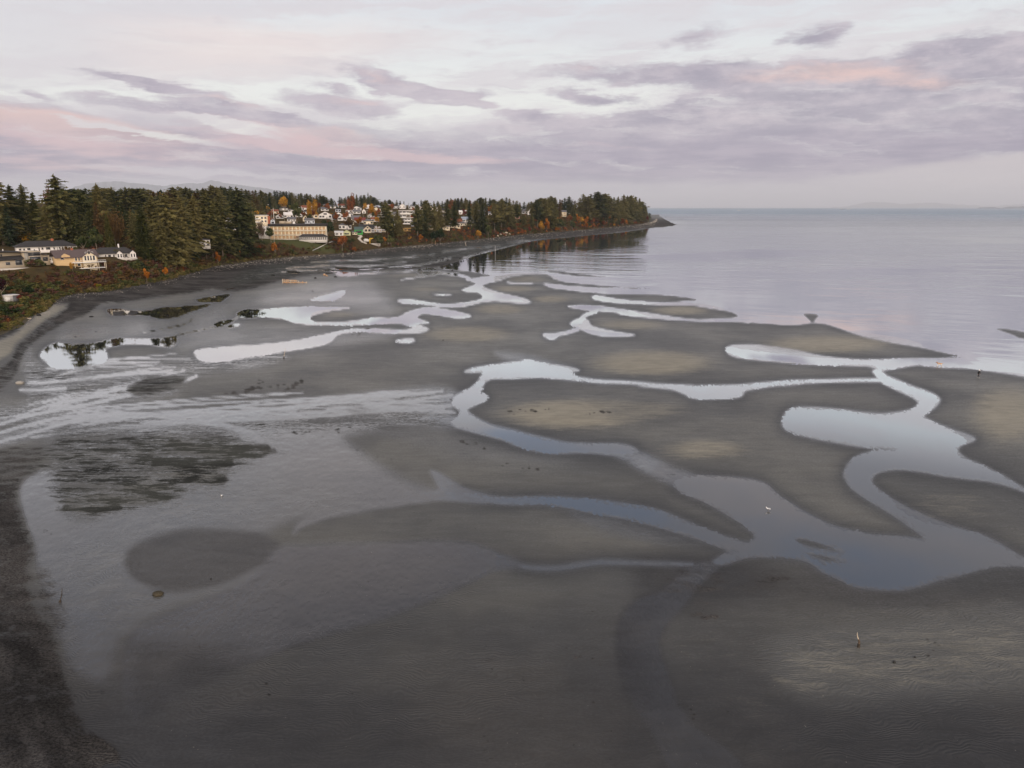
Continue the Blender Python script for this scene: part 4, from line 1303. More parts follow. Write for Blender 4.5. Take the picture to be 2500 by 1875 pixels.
def leafy_crown(seed, mat, lobes=9, leaves=110, rx=0.36, rz=0.40, cz=0.62, leaf=0.045, hollow=0.35):
    """leaf clumps spread through several uneven lobes; tree of height 1"""
    r = random.Random(seed)
    tb = TB()
    for l in range(lobes):
        if l == 0:
            lx, ly, lz, lr = 0, 0, cz, 0.62
        else:
            th = r.uniform(0, 2 * math.pi)
            ph = r.uniform(-0.75, 1.0)
            k = r.uniform(0.45, 0.78)
            lx = math.cos(th) * rx * k * math.sqrt(max(0.15, 1 - ph * ph * 0.8))
            ly = math.sin(th) * rx * k * math.sqrt(max(0.15, 1 - ph * ph * 0.8))
            lz = cz + ph * rz * k
            lr = r.uniform(0.28, 0.5)
        lt = r.uniform(-0.2, 0.2)
        for _ in range(leaves):
            d = Vector((r.gauss(0, 1), r.gauss(0, 1), r.gauss(0, 1))).normalized()
            rr = (hollow + (1 - hollow) * r.random() ** 0.6) * lr
            p = Vector((lx + d.x * rr * rx, ly + d.y * rr * rx, lz + d.z * rr * rz))
            n = (d + Vector((r.uniform(-.7, .7), r.uniform(-.7, .7), r.uniform(-.3, .9)))).normalized()
            q = n.to_track_quat('Z', 'Y')
            s = leaf * r.uniform(0.6, 1.4)
            a = r.uniform(0, 6.28)
            pts = [p + q @ Vector((math.cos(a + k * 1.571) * s * (1.0 if k % 2 else 0.62), math.sin(a + k * 1.571) * s * (1.0 if k % 2 else 0.62), 0)) for k in range(4)]
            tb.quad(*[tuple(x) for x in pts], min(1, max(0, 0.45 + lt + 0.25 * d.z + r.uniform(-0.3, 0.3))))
    return tb.mesh("crown", mat)


def twig_crown(seed, mat, n=150, rx=0.34, rz=0.46, cz=0.5, thick=0.008):
    """bare or nearly bare crown: fans of fine twigs"""
    r = random.Random(seed)
    tb = TB()
    for _ in range(n):
        th = r.uniform(0, 6.28)
        rad = rx * math.sqrt(r.random())
        top = Vector((math.cos(th) * rad, math.sin(th) * rad, cz + rz * math.sqrt(max(0, 1 - (rad / rx)**2)) * r.uniform(0.2, 1)))
        b = Vector((top.x * 0.35, top.y * 0.35, top.z * r.uniform(0.25, 0.6)))
        for s in range(3):
            e = b.lerp(top, 1.0) + Vector((r.gauss(0, .05), r.gauss(0, .05), r.gauss(0, .05)))
            side = Vector((r.gauss(0, 1), r.gauss(0, 1), 0)).normalized() * thick
            m_ = b.lerp(e, 0.5) + Vector((r.gauss(0, .02), r.gauss(0, .02), r.gauss(0, .02)))
            tb.quad(tuple(b), tuple(m_ + side), tuple(e), tuple(m_ - side), r.random())
        for s in range(4):
            p = top + Vector((r.gauss(0, .06), r.gauss(0, .06), r.gauss(0, .06)))
            q = Vector((r.gauss(0, 1), r.gauss(0, 1), r.gauss(0, 1))).normalized()
            w = q.orthogonal().normalized()
            sz = r.uniform(0.014, 0.034)
            tb.quad(tuple(p - q * sz), tuple(p + w * sz * .7), tuple(p + q * sz), tuple(p - w * sz * .7), r.random())
    return tb.mesh("crown", mat)


def trunk_mesh(seed, mat, r0=0.014, top=0.96, limbs=0, lean=0.0):
    r = random.Random(seed)
    path = [(lean * u * u + r.uniform(-.003, .003), r.uniform(-.003, .003), top * u - 0.02, r0 * (1 - 0.86 * u) * (1.35 if u == 0 else 1)) for u in (0, .15, .35, .55, .75, 1.0)]
    paths = [path]
    for k in range(limbs):
        u = r.uniform(0.25, 0.6)
        an = r.uniform(0, 6.28)
        L = r.uniform(0.18, 0.32)
        z = top * u
        paths.append([(0, 0, z, r0 * 0.55), (math.cos(an) * L * .5, math.sin(an) * L * .5, z + L * .55, r0 * .38), (math.cos(an) * L, math.sin(an) * L, z + L * 1.15, r0 * .12)])
    return tube_mesh("trunk", mat, paths)


PROTO = {}
for i in range(5):
    PROTO['fir', i] = (conifer_crown(100 + i, M['fir'], rad=(0.22, 0.19, 0.25, 0.205, 0.18)[i], whorls=(30, 32, 28, 30, 34)[i], per=10, spr=10, fine=0.66, bare=(0.10, 0.16, 0.06, 0.22, 0.12)[i], ragged=0.95, droop=0.30), trunk_mesh(i, M['bark'], 0.016))
for i in range(3):
    PROTO['cedar', i] = (conifer_crown(200 + i, M['cedar'], rad=(0.13, 0.15, 0.16)[i], whorls=38, per=9, spr=8, fine=0.7, bare=0.03, ragged=0.45, droop=0.75), trunk_mesh(20 + i, M['bark'], 0.017))
for i in range(3):
    PROTO['pine', i] = (conifer_crown(260 + i, M['fir'], rad=(0.22, 0.24, 0.20)[i], whorls=20, per=8, spr=6, bare=(0.36, 0.28, 0.44)[i], ragged=0.9, droop=0.05, flat=0.7), trunk_mesh(26 + i, M['pale_bark'], 0.014))
for i in range(4):
    PROTO['spire', i] = (conifer_crown(300 + i, M['spruce'], rad=(0.15, 0.13, 0.17, 0.14)[i], whorls=24, per=6, spr=4, bare=0.08, ragged=0.5), trunk_mesh(30 + i, M['bark'], 0.014))
for i in range(4):
    PROTO['ridge', i] = (conifer_crown(340 + i, M['fir'], rad=(0.19, 0.16, 0.21, 0.18)[i], whorls=22, per=6, spr=4, bare=0.10, ragged=0.7), trunk_mesh(34 + i, M['bark'], 0.014))
for i in range(2):
    PROTO['bronze', i] = (conifer_crown(380 + i, M['bronze'], rad=(0.14, 0.18)[i], whorls=24, per=7, spr=4, bare=0.05, ragged=0.5, droop=0.6), trunk_mesh(38 + i, M['bark'], 0.015))
for key, mat in (('orange', 'orange'), ('gold', 'gold'), ('rust', 'rust'), ('red', 'red'), ('green', 'green'), ('plum', 'plum'), ('hedge', 'hedge'), ('lime', 'lime')):
    for i in range(2):
        PROTO[key, i] = (leafy_crown(sum(map(ord, key)) + i, M[mat], lobes=9 + 2 * i, leaves=90), trunk_mesh(50 + i, M['pale_bark'], 0.022, 0.6, 4))
for key, mat in (('poplar', 'rust'), ('goldpoplar', 'gold')):
    PROTO[key, 0] = (leafy_crown(77, M[mat], lobes=12, leaves=80, rx=0.17, rz=0.46, cz=0.53, leaf=0.028), trunk_mesh(55, M['pale_bark'], 0.016, 0.7, 2))
for i in range(2):
    PROTO['bare', i] = (twig_crown(500 + i, M['bronze']), trunk_mesh(60 + i, M['pale_bark'], 0.016, 0.62, 5))
    PROTO['baregrey', i] = (twig_crown(520 + i, mat_leaf("grey_twigs", (0.05, 0.036, 0.026), (0.14, 0.10, 0.07)) if i == 0 else PROTO['baregrey', 0][0].materials[0], n=110), trunk_mesh(64 + i, M['pale_bark'], 0.018, 0.66, 6))


def join_mesh(name, parts):
    v, f, t, mats, mi = [], [], [], [], []
    n = 0
    for me in parts:
        k = len(me.vertices)
        co = np.empty(k * 3, np.float32)
        me.vertices.foreach_get('co', co)
        li = np.empty(len(me.loops), np.int32)
        me.loops.foreach_get('vertex_index', li)
        v.append(co.reshape(-1, 3))
        f.append(li.reshape(-1, 4) + n)
        if 'tint' in me.attributes:
            a = np.empty(k, np.float32)
            me.attributes['tint'].data.foreach_get('value', a)
        else:
            a = np.zeros(k, np.float32)
        t.append(a)
        mats.append(me.materials[0])
        mi.append(np.full(len(li) // 4, len(mats) - 1, np.int32))
        n += k
    me = np_mesh(name, np.vstack(v), np.vstack(f))
    put_attr(me, 'tint', np.concatenate(t))
    for m in mats:
        me.materials.append(m)
    me.polygons.foreach_set('material_index', np.concatenate(mi))
    return me


JOINED = {}
NAME_OF = dict(fir='fir_tree', cedar='cedar_tree', pine='pine_tree', spire='conifer_tree', ridge='conifer_tree', bronze='conifer_tree', orange='autumn_tree', gold='autumn_tree', rust='autumn_tree', red='autumn_tree', green='broadleaf_tree',
               plum='plum_tree', hedge='clipped_shrub', lime='yellow_shrub', poplar='poplar_tree', goldpoplar='poplar_tree', bare='bare_tree', baregrey='bare_tree')
CAT_OF = dict(hedge='shrub', lime='shrub')


def tree(kind, i, px, top, Y, label, group, wide=1.0, parts=True, base=None, tilt=0.0, name=None, cat=None):
    x, y, z = at_depth(px, Y)
    if base is not None:                    # the row of the foot is known: find where the view meets the land
        x, y, z = hit_land(px, base)
    if base is None:                        # keep the foot on the land, behind the beach
        for _ in range(14):
            if float(shore_d(np.array([x]), np.array([y]))[0]) > 10:
                break
            x, y, z = at_depth(px, y * 1.03)
    h = z_of_row(top, y) - z
    if h < 0.8:
        return None
    crown, trunk = PROTO[kind, i]
    nm = name or NAME_OF[kind]
    cat = cat or CAT_OF.get(kind, 'tree')
    sc_ = (h * wide, h * wide, h)
    if parts:
        o = bpy.data.objects.new(nm, None)
        o.empty_display_size = 1.0
        COL.objects.link(o)
        link("crown", crown, None, o)
        link("trunk", trunk, None, o)
    else:
        if (kind, i) not in JOINED:
            JOINED[kind, i] = join_mesh(nm, [crown, trunk])
        o = link(nm, JOINED[kind, i])
    o.location = (x, y, z)
    o.scale = sc_
    o.rotation_euler = (R(tilt), 0, rng.uniform(0, 6.28))
    tag(o, label, cat, group)
    return o


ORD = ['first', 'second', 'third', 'fourth', 'fifth', 'sixth', 'seventh', 'eighth', 'ninth', 'tenth', 'eleventh', 'twelfth', 'thirteenth', 'fourteenth', 'fifteenth', 'sixteenth', 'seventeenth', 'eighteenth', 'nineteenth', 'twentieth']

LATE = []
# the tall trees round the houses: kind, variant, column, row of the top, distance, width, label
BIG = [
    ('fir', 0, 10, 424, 440, 1.15, "tall dark fir with a ragged crown at the picture's left edge"),
    ('fir', 3, 42, 452, 452, 0.9, "slim dark fir crowded beside the ragged fir at the picture's left edge"),
    ('fir', 1, 74, 450, 470, 1.0, "dark fir with a rounded top midway between the edge fir and the tallest fir"),
    ('cedar', 1, 100, 470, 455, 1.0, "olive cedar just before the tallest broad fir, behind the long white house"),
    ('fir', 2, 155, 427, 432, 1.05, "tallest broad fir with spreading boughs standing over the long white house"),
    ('pine', 0, 213, 472, 450, 0.9, "thin fir with a bare leaning stem beside the tallest broad fir"),
    ('fir', 1, 254, 449, 470, 0.95, "straight dark fir with a pointed top above the tan house's roof"),
    ('bronze', 0, 250, 494, 425, 1.0, "narrow bronze cedar standing before the straight dark fir"),
    ('cedar', 0, 272, 520, 412, 0.9, "slender olive cedar between the bronze cedar and the bright green one"),
    ('fir', 3, 305, 492, 470, 1.0, "mid height fir behind the roof of the white cottage"),
    ('cedar', 2, 356, 505, 408, 1.15, "bright olive green cedar reaching the ground beside the white cottage"),
    ('fir', 0, 388, 478, 440, 1.05, "bushy fir just past the bright olive cedar"),
    ('fir', 2, 418, 470, 432, 1.0, "broad olive brown fir at the middle of the dark grove"),
    ('fir', 4, 452, 480, 440, 1.0, "dense fir standing over the pale drooping cedar by the beach"),
    ('cedar', 1, 430, 556, 384, 1.5, "pale drooping cedar growing low beside the shingle beach"),
    ('fir', 1, 486, 478, 455, 1.0, "dark fir with a long bare lower trunk leaning over the beach"),
    ('fir', 3, 520, 470, 470, 1.0, "tall fir behind the glimpsed white house in the grove"),
    ('fir', 0, 548, 474, 500, 0.9, "fir next before the single big fir near the hotel"),
    ('fir', 2, 590, 457, 490, 0.95, "big single fir with layered boughs standing next to the hotel"),
    ('fir', 4, 336, 520, 432, 1.0, "dark round fir behind the bright olive green cedar"),
    ('spire', 0, 30, 500, 430, 1.2, "shadowed fir behind the long white house's far gable end"),
    ('fir', 4, 125, 500, 425, 1.1, "low spreading fir at the foot of the tallest broad fir"),
    ('fir', 1, 190, 505, 428, 1.0, "dark fir filling the gap behind the long white house's chimney"),
    ('fir', 3, 228, 515, 425, 1.0, "leaning dark fir behind the tan house's gable"),
    ('fir', 0, 470, 530, 418, 0.9, "dark lower fir under the leaning beach fir"),
    ('fir', 1, 505, 545, 440, 0.9, "short dark fir by the glimpsed white house, at the bluff's edge"),
    ('cedar', 0, 484, 580, 410, 1.0, "small olive cedar at the edge of the shingle below the grove"),
    ('fir', 2, 400, 540, 420, 1.0, "shaded fir behind the pale drooping cedar"),
    ('green', 0, 238, 556, 400, 0.95, "round grey green broadleaf tree behind the tan house"),
    ('green', 1, 205, 570, 402, 1.0, "dull green broadleaf tree between the white house and the tan house"),
    ('green', 0, 545, 560, 455, 1.2, "bushy green broadleaf tree below the grove's edge near the hotel"),
    ('green', 1, 575, 575, 470, 1.1, "rounded dark green broadleaf tree under the big single fir"),
    ('baregrey', 0, 606, 560, 490, 0.9, "bare grey tree standing before the hotel's pale end wall"),
    ('bare', 1, 284, 510, 440, 0.8, "bare rusty tree among the firs behind the cottage"),
    ('baregrey', 1, 118, 520, 445, 0.7, "bare pale twiggy tree beside the tallest broad fir"),
    ('pine', 1, 612, 500, 560, 0.7, "thin dark pine behind the big single fir"),
]
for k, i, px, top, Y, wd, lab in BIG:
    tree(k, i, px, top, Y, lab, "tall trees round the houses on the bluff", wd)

# trees and shrubs one can pick out by colour
PICK = [
    ('orange', 0, 359, 655, 690, 0.75, "round bright orange tree on the bank above the shingle", "autumn_tree"),
    ('orange', 1, 405, 653, 678, 0.8, "smaller orange brown tree beside the pale drooping cedar", None),
    ('lime', 0, 242, 692, 706, 1.6, "low yellow green shrub at the foot of the bank", None),
    ('gold', 0, 178, 640, 664, 0.8, "yellow brown shrub below the tan house's deck", "autumn_shrub"),
    ('plum', 0, 6, 668, 735, 0.9, "dark plum coloured tree beside the small white shed", None),
    ('hedge', 0, 72, 694, 728, 1.3, "large round dark green shrub behind the white shed", None),
    ('red', 0, 52, 720, 738, 1.7, "low brick red shrub beside the white shed", "red_shrub"),
    ('orange', 1, 672, 592, 622, 0.85, "orange brown tree standing alone on the slope under the hotel", None),
    ('rust', 0, 836, 574, 612, 1.1, "large rust red tree leaning over the slope by the diagonal path", None),
    ('rust', 1, 866, 603, 618, 1.3, "low rust shrub at the beach under the concrete steps", "autumn_shrub"),
    ('hedge', 1, 801, 533, 588, 0.85, "big dark green clipped tree at the hotel's far end", "broadleaf_tree"),
    ('green', 0, 662, 555, 592, 0.9, "bare brown crowned tree standing before the hotel's first balconies", None),
    ('orange', 0, 533, 615, 648, 0.7, "orange shrub among the brown brush at the grove's end", "autumn_shrub"),
    ('green', 1, 925, 568, 604, 1.1, "dark green broadleaf tree beside the yellow frame", None),
    ('green', 0, 955, 575, 604, 1.0, "second dark green broadleaf past the yellow frame", None),
    ('hedge', 1, 1075, 555, 596, 0.9, "deep green tree under the lawn of the motel", "broadleaf_tree"),
    ('hedge', 0, 1055, 562, 598, 0.9, "deep green bush beside the tree under the motel", "broadleaf_tree"),
    ('orange', 1, 1028, 572, 592, 0.9, "small orange tree on the bank before the motel", None),
    ('gold', 1, 1168, 560, 590, 0.8, "yellow brown tree at the end of the motel's bank", None),
    ('green', 1, 1192, 545, 584, 0.7, "tall green tree beyond the rust covered bank", None),
    ('red', 1, 1294, 553, 573, 0.8, "dull red shrub at the shingle on the way to the point", "red_shrub"),
    ('orange', 0, 1335, 533, 566, 0.7, "bright orange tree half way to the point", None),
    ('gold', 0, 1322, 538, 568, 0.8, "amber tree touching the bright orange tree half way to the point", None),
    ('orange', 1, 1360, 553, 567, 1.0, "small round orange shrub on the shingle's edge half way to the point", "autumn_shrub"),
    ('green', 0, 1372, 535, 565, 1.0, "broad green tree after the amber trees on the bluff", None),
    ('green', 1, 1398, 537, 563, 1.0, "second broad green tree after the amber trees on the bluff", None),
    ('orange', 0, 1430, 540, 561, 0.9, "upright orange tree at the shingle's edge near the point", None),
    ('rust', 1, 1450, 545, 559, 0.9, "rust coloured tree between two orange ones near the point", None),
    ('rust', 0, 1473, 538, 557, 1.0, "pale orange bushy tree near the point", None),
    ('gold', 1, 1500, 545, 555, 1.2, "low amber shrub near the point", "autumn_shrub"),
    ('rust', 1, 1520, 533, 553, 0.9, "dull pink brown tree near the point", None),
    ('orange', 1, 1529, 536, 552, 0.7, "small bright orange tree near the point", None),
    ('rust', 0, 1552, 540, 550, 1.2, "low orange brush at the foot of the point", "autumn_shrub"),
    ('red', 0, 1580, 527, 545, 0.7, "pinkish red tree at the very tip of the wood", None),
    ('gold', 0, 765, 485, 535, 0.75, "large golden tree on the hill above the hotel", None),
    ('goldpoplar', 0, 758, 487, 540, 1.1, "golden tree joined to the large golden tree above the hotel", None),
    ('gold', 1, 695, 476, 520, 0.8, "amber tree far up the hill behind the hotel's chimney", None),
    ('poplar', 0, 858, 470, 524, 1.25, "tall narrow orange poplar above the town's roofs", None),
    ('gold', 0, 909, 496, 532, 0.8, "orange tree rising over the white houses in the town", None),
    ('gold', 1, 921, 528, 548, 0.9, "low golden tree before the white terraced flats", None),
    ('red', 1, 1133, 511, 534, 0.9, "dull red round tree behind the blue roofed house", None),
    ('rust', 0, 1098, 498, 520, 0.8, "ochre round tree on the slope behind the motel", None),
    ('bare', 0, 850, 532, 560, 1.6, "bare rusty tree spreading over the town gardens", None),
    ('baregrey', 1, 640, 535, 590, 0.6, "bare grey tree against the hotel's end wall", None),
    ('green', 0, 725, 495, 545, 0.9, "large olive brown round tree behind the hotel roof", None),
    ('poplar', 0, 120, 452, 520, 0.9, "pale orange poplar glimpsed between the firs at the skyline", None),
    ('gold', 0, 410, 462, 520, 1.2, "orange tree top on the skyline over the grove", None),
]
for k, i, px, top, base, wd, lab, nm in PICK:
    tree(k, i, px, top, 0, lab, None, wd, True, base, name=nm, cat='shrub' if nm and 'shrub' in nm else None)

# mid-distance conifers, grouped by what they stand beside: rows of (column, top row, distance)
GROVES = [
    ("beside the white flats above the beach", [('pine', 0, 948, 494, 700), ('fir', 3, 972, 512, 700), ('fir', 1, 958, 522, 700), ('pine', 2, 1042, 489, 780), ('fir', 0, 1062, 497, 790), ('pine', 1, 1020, 500, 780), ('fir', 2, 1036, 512, 770)]),
    ("behind the motel's white gables", [('fir', 1, 1110, 492, 900), ('fir', 3, 1092, 498, 880), ('fir', 0, 1075, 500, 870), ('spire', 1, 1146, 488, 960), ('fir', 2, 1165, 494, 940), ('fir', 4, 1180, 500, 930)]),
    ("standing on the bluff past the motel", [('pine', 0, 1208, 496, 900), ('pine', 1, 1225, 488, 930), ('fir', 1, 1243, 492, 950), ('pine', 2, 1262, 498, 985), ('fir', 0, 1212, 520, 880), ('fir', 3, 1232, 525, 910), ('fir', 4, 1255, 530, 960), ('fir', 2, 1280, 522, 1000)]),
    ("amid the houses on the bluff", [('pine', 0, 1312, 488, 1090), ('pine', 1, 1330, 484, 1110), ('fir', 2, 1345, 492, 1130), ('pine', 2, 1302, 500, 1060), ('fir', 0, 1320, 515, 1080), ('fir', 3, 1298, 522, 1040), ('pine', 0, 1350, 505, 1120)]),
    ("below the houses near the point", [('fir', 1, 1400, 500, 1250), ('fir', 3, 1410, 515, 1230), ('pine', 1, 1478, 500, 1400), ('fir', 0, 1490, 512, 1400), ('fir', 4, 1505, 505, 1450), ('cedar', 0, 1468, 515, 1370)]),
    ("in the dark wood on the point itself", [('fir', 0, 1508, 480, 1550), ('fir', 2, 1520, 475, 1580), ('fir', 1, 1530, 478, 1600), ('pine', 0, 1540, 477, 1620), ('fir', 3, 1550, 480, 1650), ('fir', 4, 1558, 484, 1680), ('pine', 2, 1566, 492, 1700), ('fir', 1, 1574, 503, 1730), ('fir', 2, 1536, 500, 1560), ('fir', 0, 1524, 505, 1540), ('fir', 3, 1548, 508, 1600), ('fir', 1, 1562, 515, 1660), ('fir', 4, 1582, 520, 1770), ('pine', 1, 1512, 500, 1510), ('fir', 2, 1577, 512, 1740)]),
    ("behind the hotel and its chimney", [('spire', 0, 660, 470, 720), ('fir', 1, 634, 478, 700), ('fir', 3, 646, 490, 680), ('spire', 2, 680, 482, 760), ('spire', 1, 709, 466, 800), ('fir', 0, 742, 492, 780), ('spire', 3, 735, 478, 860), ('fir', 4, 655, 500, 690)]),
    ("on the hill over the town", [('spire', 0, 786, 484, 900), ('spire', 1, 812, 488, 920), ('fir', 2, 830, 496, 880), ('spire', 2, 845, 480, 980), ('fir', 1, 872, 474, 900), ('spire', 3, 884, 476, 930), ('spire', 0, 900, 470, 1000), ('fir', 3, 915, 510, 820), ('fir', 0, 940, 500, 860), ('spire', 1, 930, 490, 950)]),
]
nm_kind = dict(fir="fir", pine="bare stemmed pine", cedar="olive cedar", spire="dark spire conifer")
for phrase, rows in GROVES:
    if phrase in ("behind the hotel and its chimney", "on the hill over the town"):
        rows = [(k, i, px, top, Y * 1.5) for k, i, px, top, Y in rows]
    rows.sort(key=lambda q: q[2])
    cnt = {}
    for k, i, px, top, Y in rows:
        cnt[k] = cnt.get(k, 0) + 1
        one = sum(1 for q in rows if q[0] == k) == 1
        lab = f"the only {nm_kind[k]} {phrase}" if one else f"{ORD[cnt[k] - 1]} {nm_kind[k]} from the left {phrase}"
        tree(k, i, px, top, Y, lab, "conifers " + phrase, (0.72 if px < 1070 and Y > 690 else 1.0) * rng.uniform(0.9, 1.15), True)

# the skyline: near-identical little conifers, told apart only by the stretch of ridge they stand on
SKY = np.array([[150, 462], [220, 462], [300, 460], [400, 461], [480, 460], [535, 452], [580, 458], [640, 463], [700, 464], [790, 475], [830, 480], [870, 474], [900, 478], [940, 487], [1000, 489], [1060, 492], [1120, 482], [1180, 482], [1230, 485], [1300, 489], [1340, 479],
                [1400, 482], [1457, 470], [1500, 479], [1530, 478]], float)
SEGS = [(150, 420, "small dark conifer on the skyline behind the tall grove", "skyline conifers behind the tall grove"),
        (420, 640, "small conifer on the skyline between the grove and the hotel's chimney", "skyline conifers between grove and chimney"),
        (640, 850, "small conifer on the skyline straight over the hotel", "skyline conifers over the hotel"),
        (850, 1060, "tiny conifer on the skyline over the white town houses", "skyline conifers over the town"),
        (1060, 1260, "tiny conifer on the skyline over the motel", "skyline conifers over the motel"),
        (1260, 1420, "small dark conifer on the skyline halfway to the point", "skyline conifers halfway to the point"),
        (1420, 1540, "dark conifer on the skyline just before the point", "skyline conifers before the point")]
DEPTH = np.array([[150, 640], [420, 700], [560, 800], [640, 1180], [850, 1560], [1060, 1560], [1150, 1400], [1260, 1380], [1420, 1450], [1540, 1600]], float)
r2 = random.Random(31)
for a, b, lab, grp in SEGS:
    px = a + 2.0
    while px < b:
        k = r2.choice(['ridge', 'ridge', 'fir', 'fir', 'pine', 'spire', 'bronze'])
        i = r2.randrange({'ridge': 4, 'spire': 4, 'bronze': 2, 'fir': 5, 'pine': 3}[k])
        Y = float(np.interp(px, DEPTH[:, 0], DEPTH[:, 1])) * r2.uniform(0.93, 1.12)
        top = float(np.interp(px, SKY[:, 0], SKY[:, 1])) + r2.choice([-3, 0, 1, 2, 3, 4, 6]) + r2.uniform(-1.5, 2)
        if k == 'bronze':
            top += 6
        tree(k, i, px, top, Y, lab, grp, r2.uniform(1.35, 2.1), False)
        px += r2.uniform(5.5, 11.0)

# small autumn trees on each stretch of the bluff and in the town, alike within their stretch
AUT = [(650, 850, 500, 545, "small autumn tree among the roofs over the hotel", "autumn trees among the roofs over the hotel", 24),
       (850, 1060, 500, 556, "small autumn tree among the gardens of the town's far half", "autumn trees in the town's far half", 26),
       (925, 1060, 560, 596, "low autumn tree on the bank between the yellow frame and the motel", "autumn trees on the bank before the motel", 8),
       (1060, 1240, 500, 530, "small autumn tree in the wood behind the motel's neighbours", "autumn trees behind the motel's neighbours", 9),
       (1200, 1420, 528, 570, "low rusty tree in the brush on the bluff halfway to the point", "rusty trees on the bluff halfway to the point", 26),
       (1410, 1570, 528, 551, "low amber tree in the brush under the point's wood", "amber trees under the point's wood", 18),
       (460, 640, 600, 645, "rusty bush on the bank below the grove's end", "rusty bushes below the grove's end", 7)]
r6 = random.Random(41)
for a, b, t0, t1, lab, grp, n_ in AUT:
    for q in range(n_):
        px = a + (b - a) * (q + r6.random()) / n_
        base = r6.uniform(t0 + 8, t1)
        top = base - r6.uniform(12, 27) * (0.7 if t0 > 555 else 1)
        k = r6.choice(['orange', 'rust', 'rust', 'gold', 'bare', 'green', 'rust']) if 'rusty' not in lab else r6.choice(['rust', 'bare', 'rust', 'orange'])
        if 'amber' in lab: k = r6.choice(['orange', 'gold', 'rust'])
        try:
            hx = hit_land(px, base)
        except Exception:
            continue
        if float(shore_d(np.array([hx[0]]), np.array([hx[1]]))[0]) < 6:
            continue
        LATE.append((k, r6.randrange(1 if k in ('poplar',) else 2), px, top, base, r6.uniform(.8, 1.3), lab, grp))

# one mass of wood that fills the hillside between the trees one can tell apart
def merge_copies(name, items):
    """items: (mesh, matrix 3x3 scale-rotation tuple, location)"""
    v, f, t, mi, mats = [], [], [], [], []
    n = 0
    cache = {}
    for me, sx, sz, ang, loc in items:
        if me.name not in cache:
            k = len(me.vertices)
            co = np.empty(k * 3, np.float32); me.vertices.foreach_get('co', co)
            li = np.empty(len(me.loops), np.int32); me.loops.foreach_get('vertex_index', li)
            a = np.empty(k, np.float32); me.attributes['tint'].data.foreach_get('value', a)
            m = me.materials[0]
            if m not in mats: mats.append(m)
            cache[me.name] = (co.reshape(-1, 3), li.reshape(-1, 4), a, mats.index(m))
        co, li, a, q = cache[me.name]
        c, s = math.cos(ang), math.sin(ang)
        p = np.empty_like(co)
        p[:, 0] = (co[:, 0] * c - co[:, 1] * s) * sx + loc[0]
        p[:, 1] = (co[:, 0] * s + co[:, 1] * c) * sx + loc[1]
        p[:, 2] = co[:, 2] * sz + loc[2]
        v.append(p); f.append(li + n); t.append(np.clip(a + r2.uniform(-.25, .25), 0, 1)); mi.append(np.full(len(li), q, np.int32))
        n += len(co)
    me = np_mesh(name, np.vstack(v), np.vstack(f))
    put_attr(me, 'tint', np.concatenate(t))
    for m in mats: me.materials.append(m)
    me.polygons.foreach_set('material_index', np.concatenate(mi))
    return me


low_con = [conifer_crown(600 + i, M[m], rad=0.22, whorls=9, per=5, spr=2, bare=0.05, ragged=0.6) for i, m in enumerate(('fir', 'spruce', 'fir', 'bronze'))]
low_leaf = [leafy_crown(620 + i, M[m], lobes=5, leaves=22, leaf=0.085, cz=0.5, rz=0.5, rx=0.5) for i, m in enumerate(('green', 'bronze', 'rust', 'green', 'gold', 'hedge', 'red', 'cedar'))]
CLEAR = []           # (column range, row range) where houses must stay in view: filled from the building list below

# ------------------------------------------------------------------ buildings
def boxes_mesh(name, boxes, mat):
    v, f = [], []
    for (x0, y0, z0, x1, y1, z1) in boxes:
        k = len(v)
        v += [(x0, y0, z0), (x1, y0, z0), (x1, y1, z0), (x0, y1, z0), (x0, y0, z1), (x1, y0, z1), (x1, y1, z1), (x0, y1, z1)]
        f += [(k, k + 3, k + 2, k + 1), (k + 4, k + 5, k + 6, k + 7), (k, k + 1, k + 5, k + 4), (k + 1, k + 2, k + 6, k + 5), (k + 2, k + 3, k + 7, k + 6), (k + 3, k, k + 4, k + 7)]
    me = np_mesh(name, np.array(v, float), np.array(f))
    me.materials.append(mat)
    return me


def poly_mesh(name, verts, faces, mat):
    me = bpy.data.meshes.new(name)
    me.from_pydata([tuple(map(float, v)) for v in verts], [], faces)
    me.update()
    me.materials.append(mat)
    return me


def wall_mesh(w, d, h, rise, mat, gable, below=2.0, name="wall"):
    """box walls; with a gable facing the front ('y') or the sides ('x') carried up to the ridge"""
    x0, x1 = -w / 2, w / 2
    b = -below
    if gable == 'y':
        v = [(x0, 0, b), (x1, 0, b), (x1, 0, h), (0, 0, h + rise), (x0, 0, h)]
        v += [(x, d, z) for x, _, z in v]
        f = [(0, 1, 2, 3, 4), (9, 8, 7, 6, 5), (1, 6, 7, 2), (0, 4, 9, 5), (2, 7, 8, 3), (3, 8, 9, 4)]
    elif gable == 'x':
        v = [(x0, 0, b), (x0, d, b), (x0, d, h), (x0, d / 2, h + rise), (x0, 0, h)]
        v += [(x1, y, z) for _, y, z in v]
        f = [(0, 4, 3, 2, 1), (5, 6, 7, 8, 9), (0, 5, 9, 4), (1, 2, 7, 6), (4, 9, 8, 3), (3, 8, 7, 2)]
    else:
        return boxes_mesh(name, [(x0, 0, b, x1, d, h)], mat)
    return poly_mesh(name, v, f, mat)


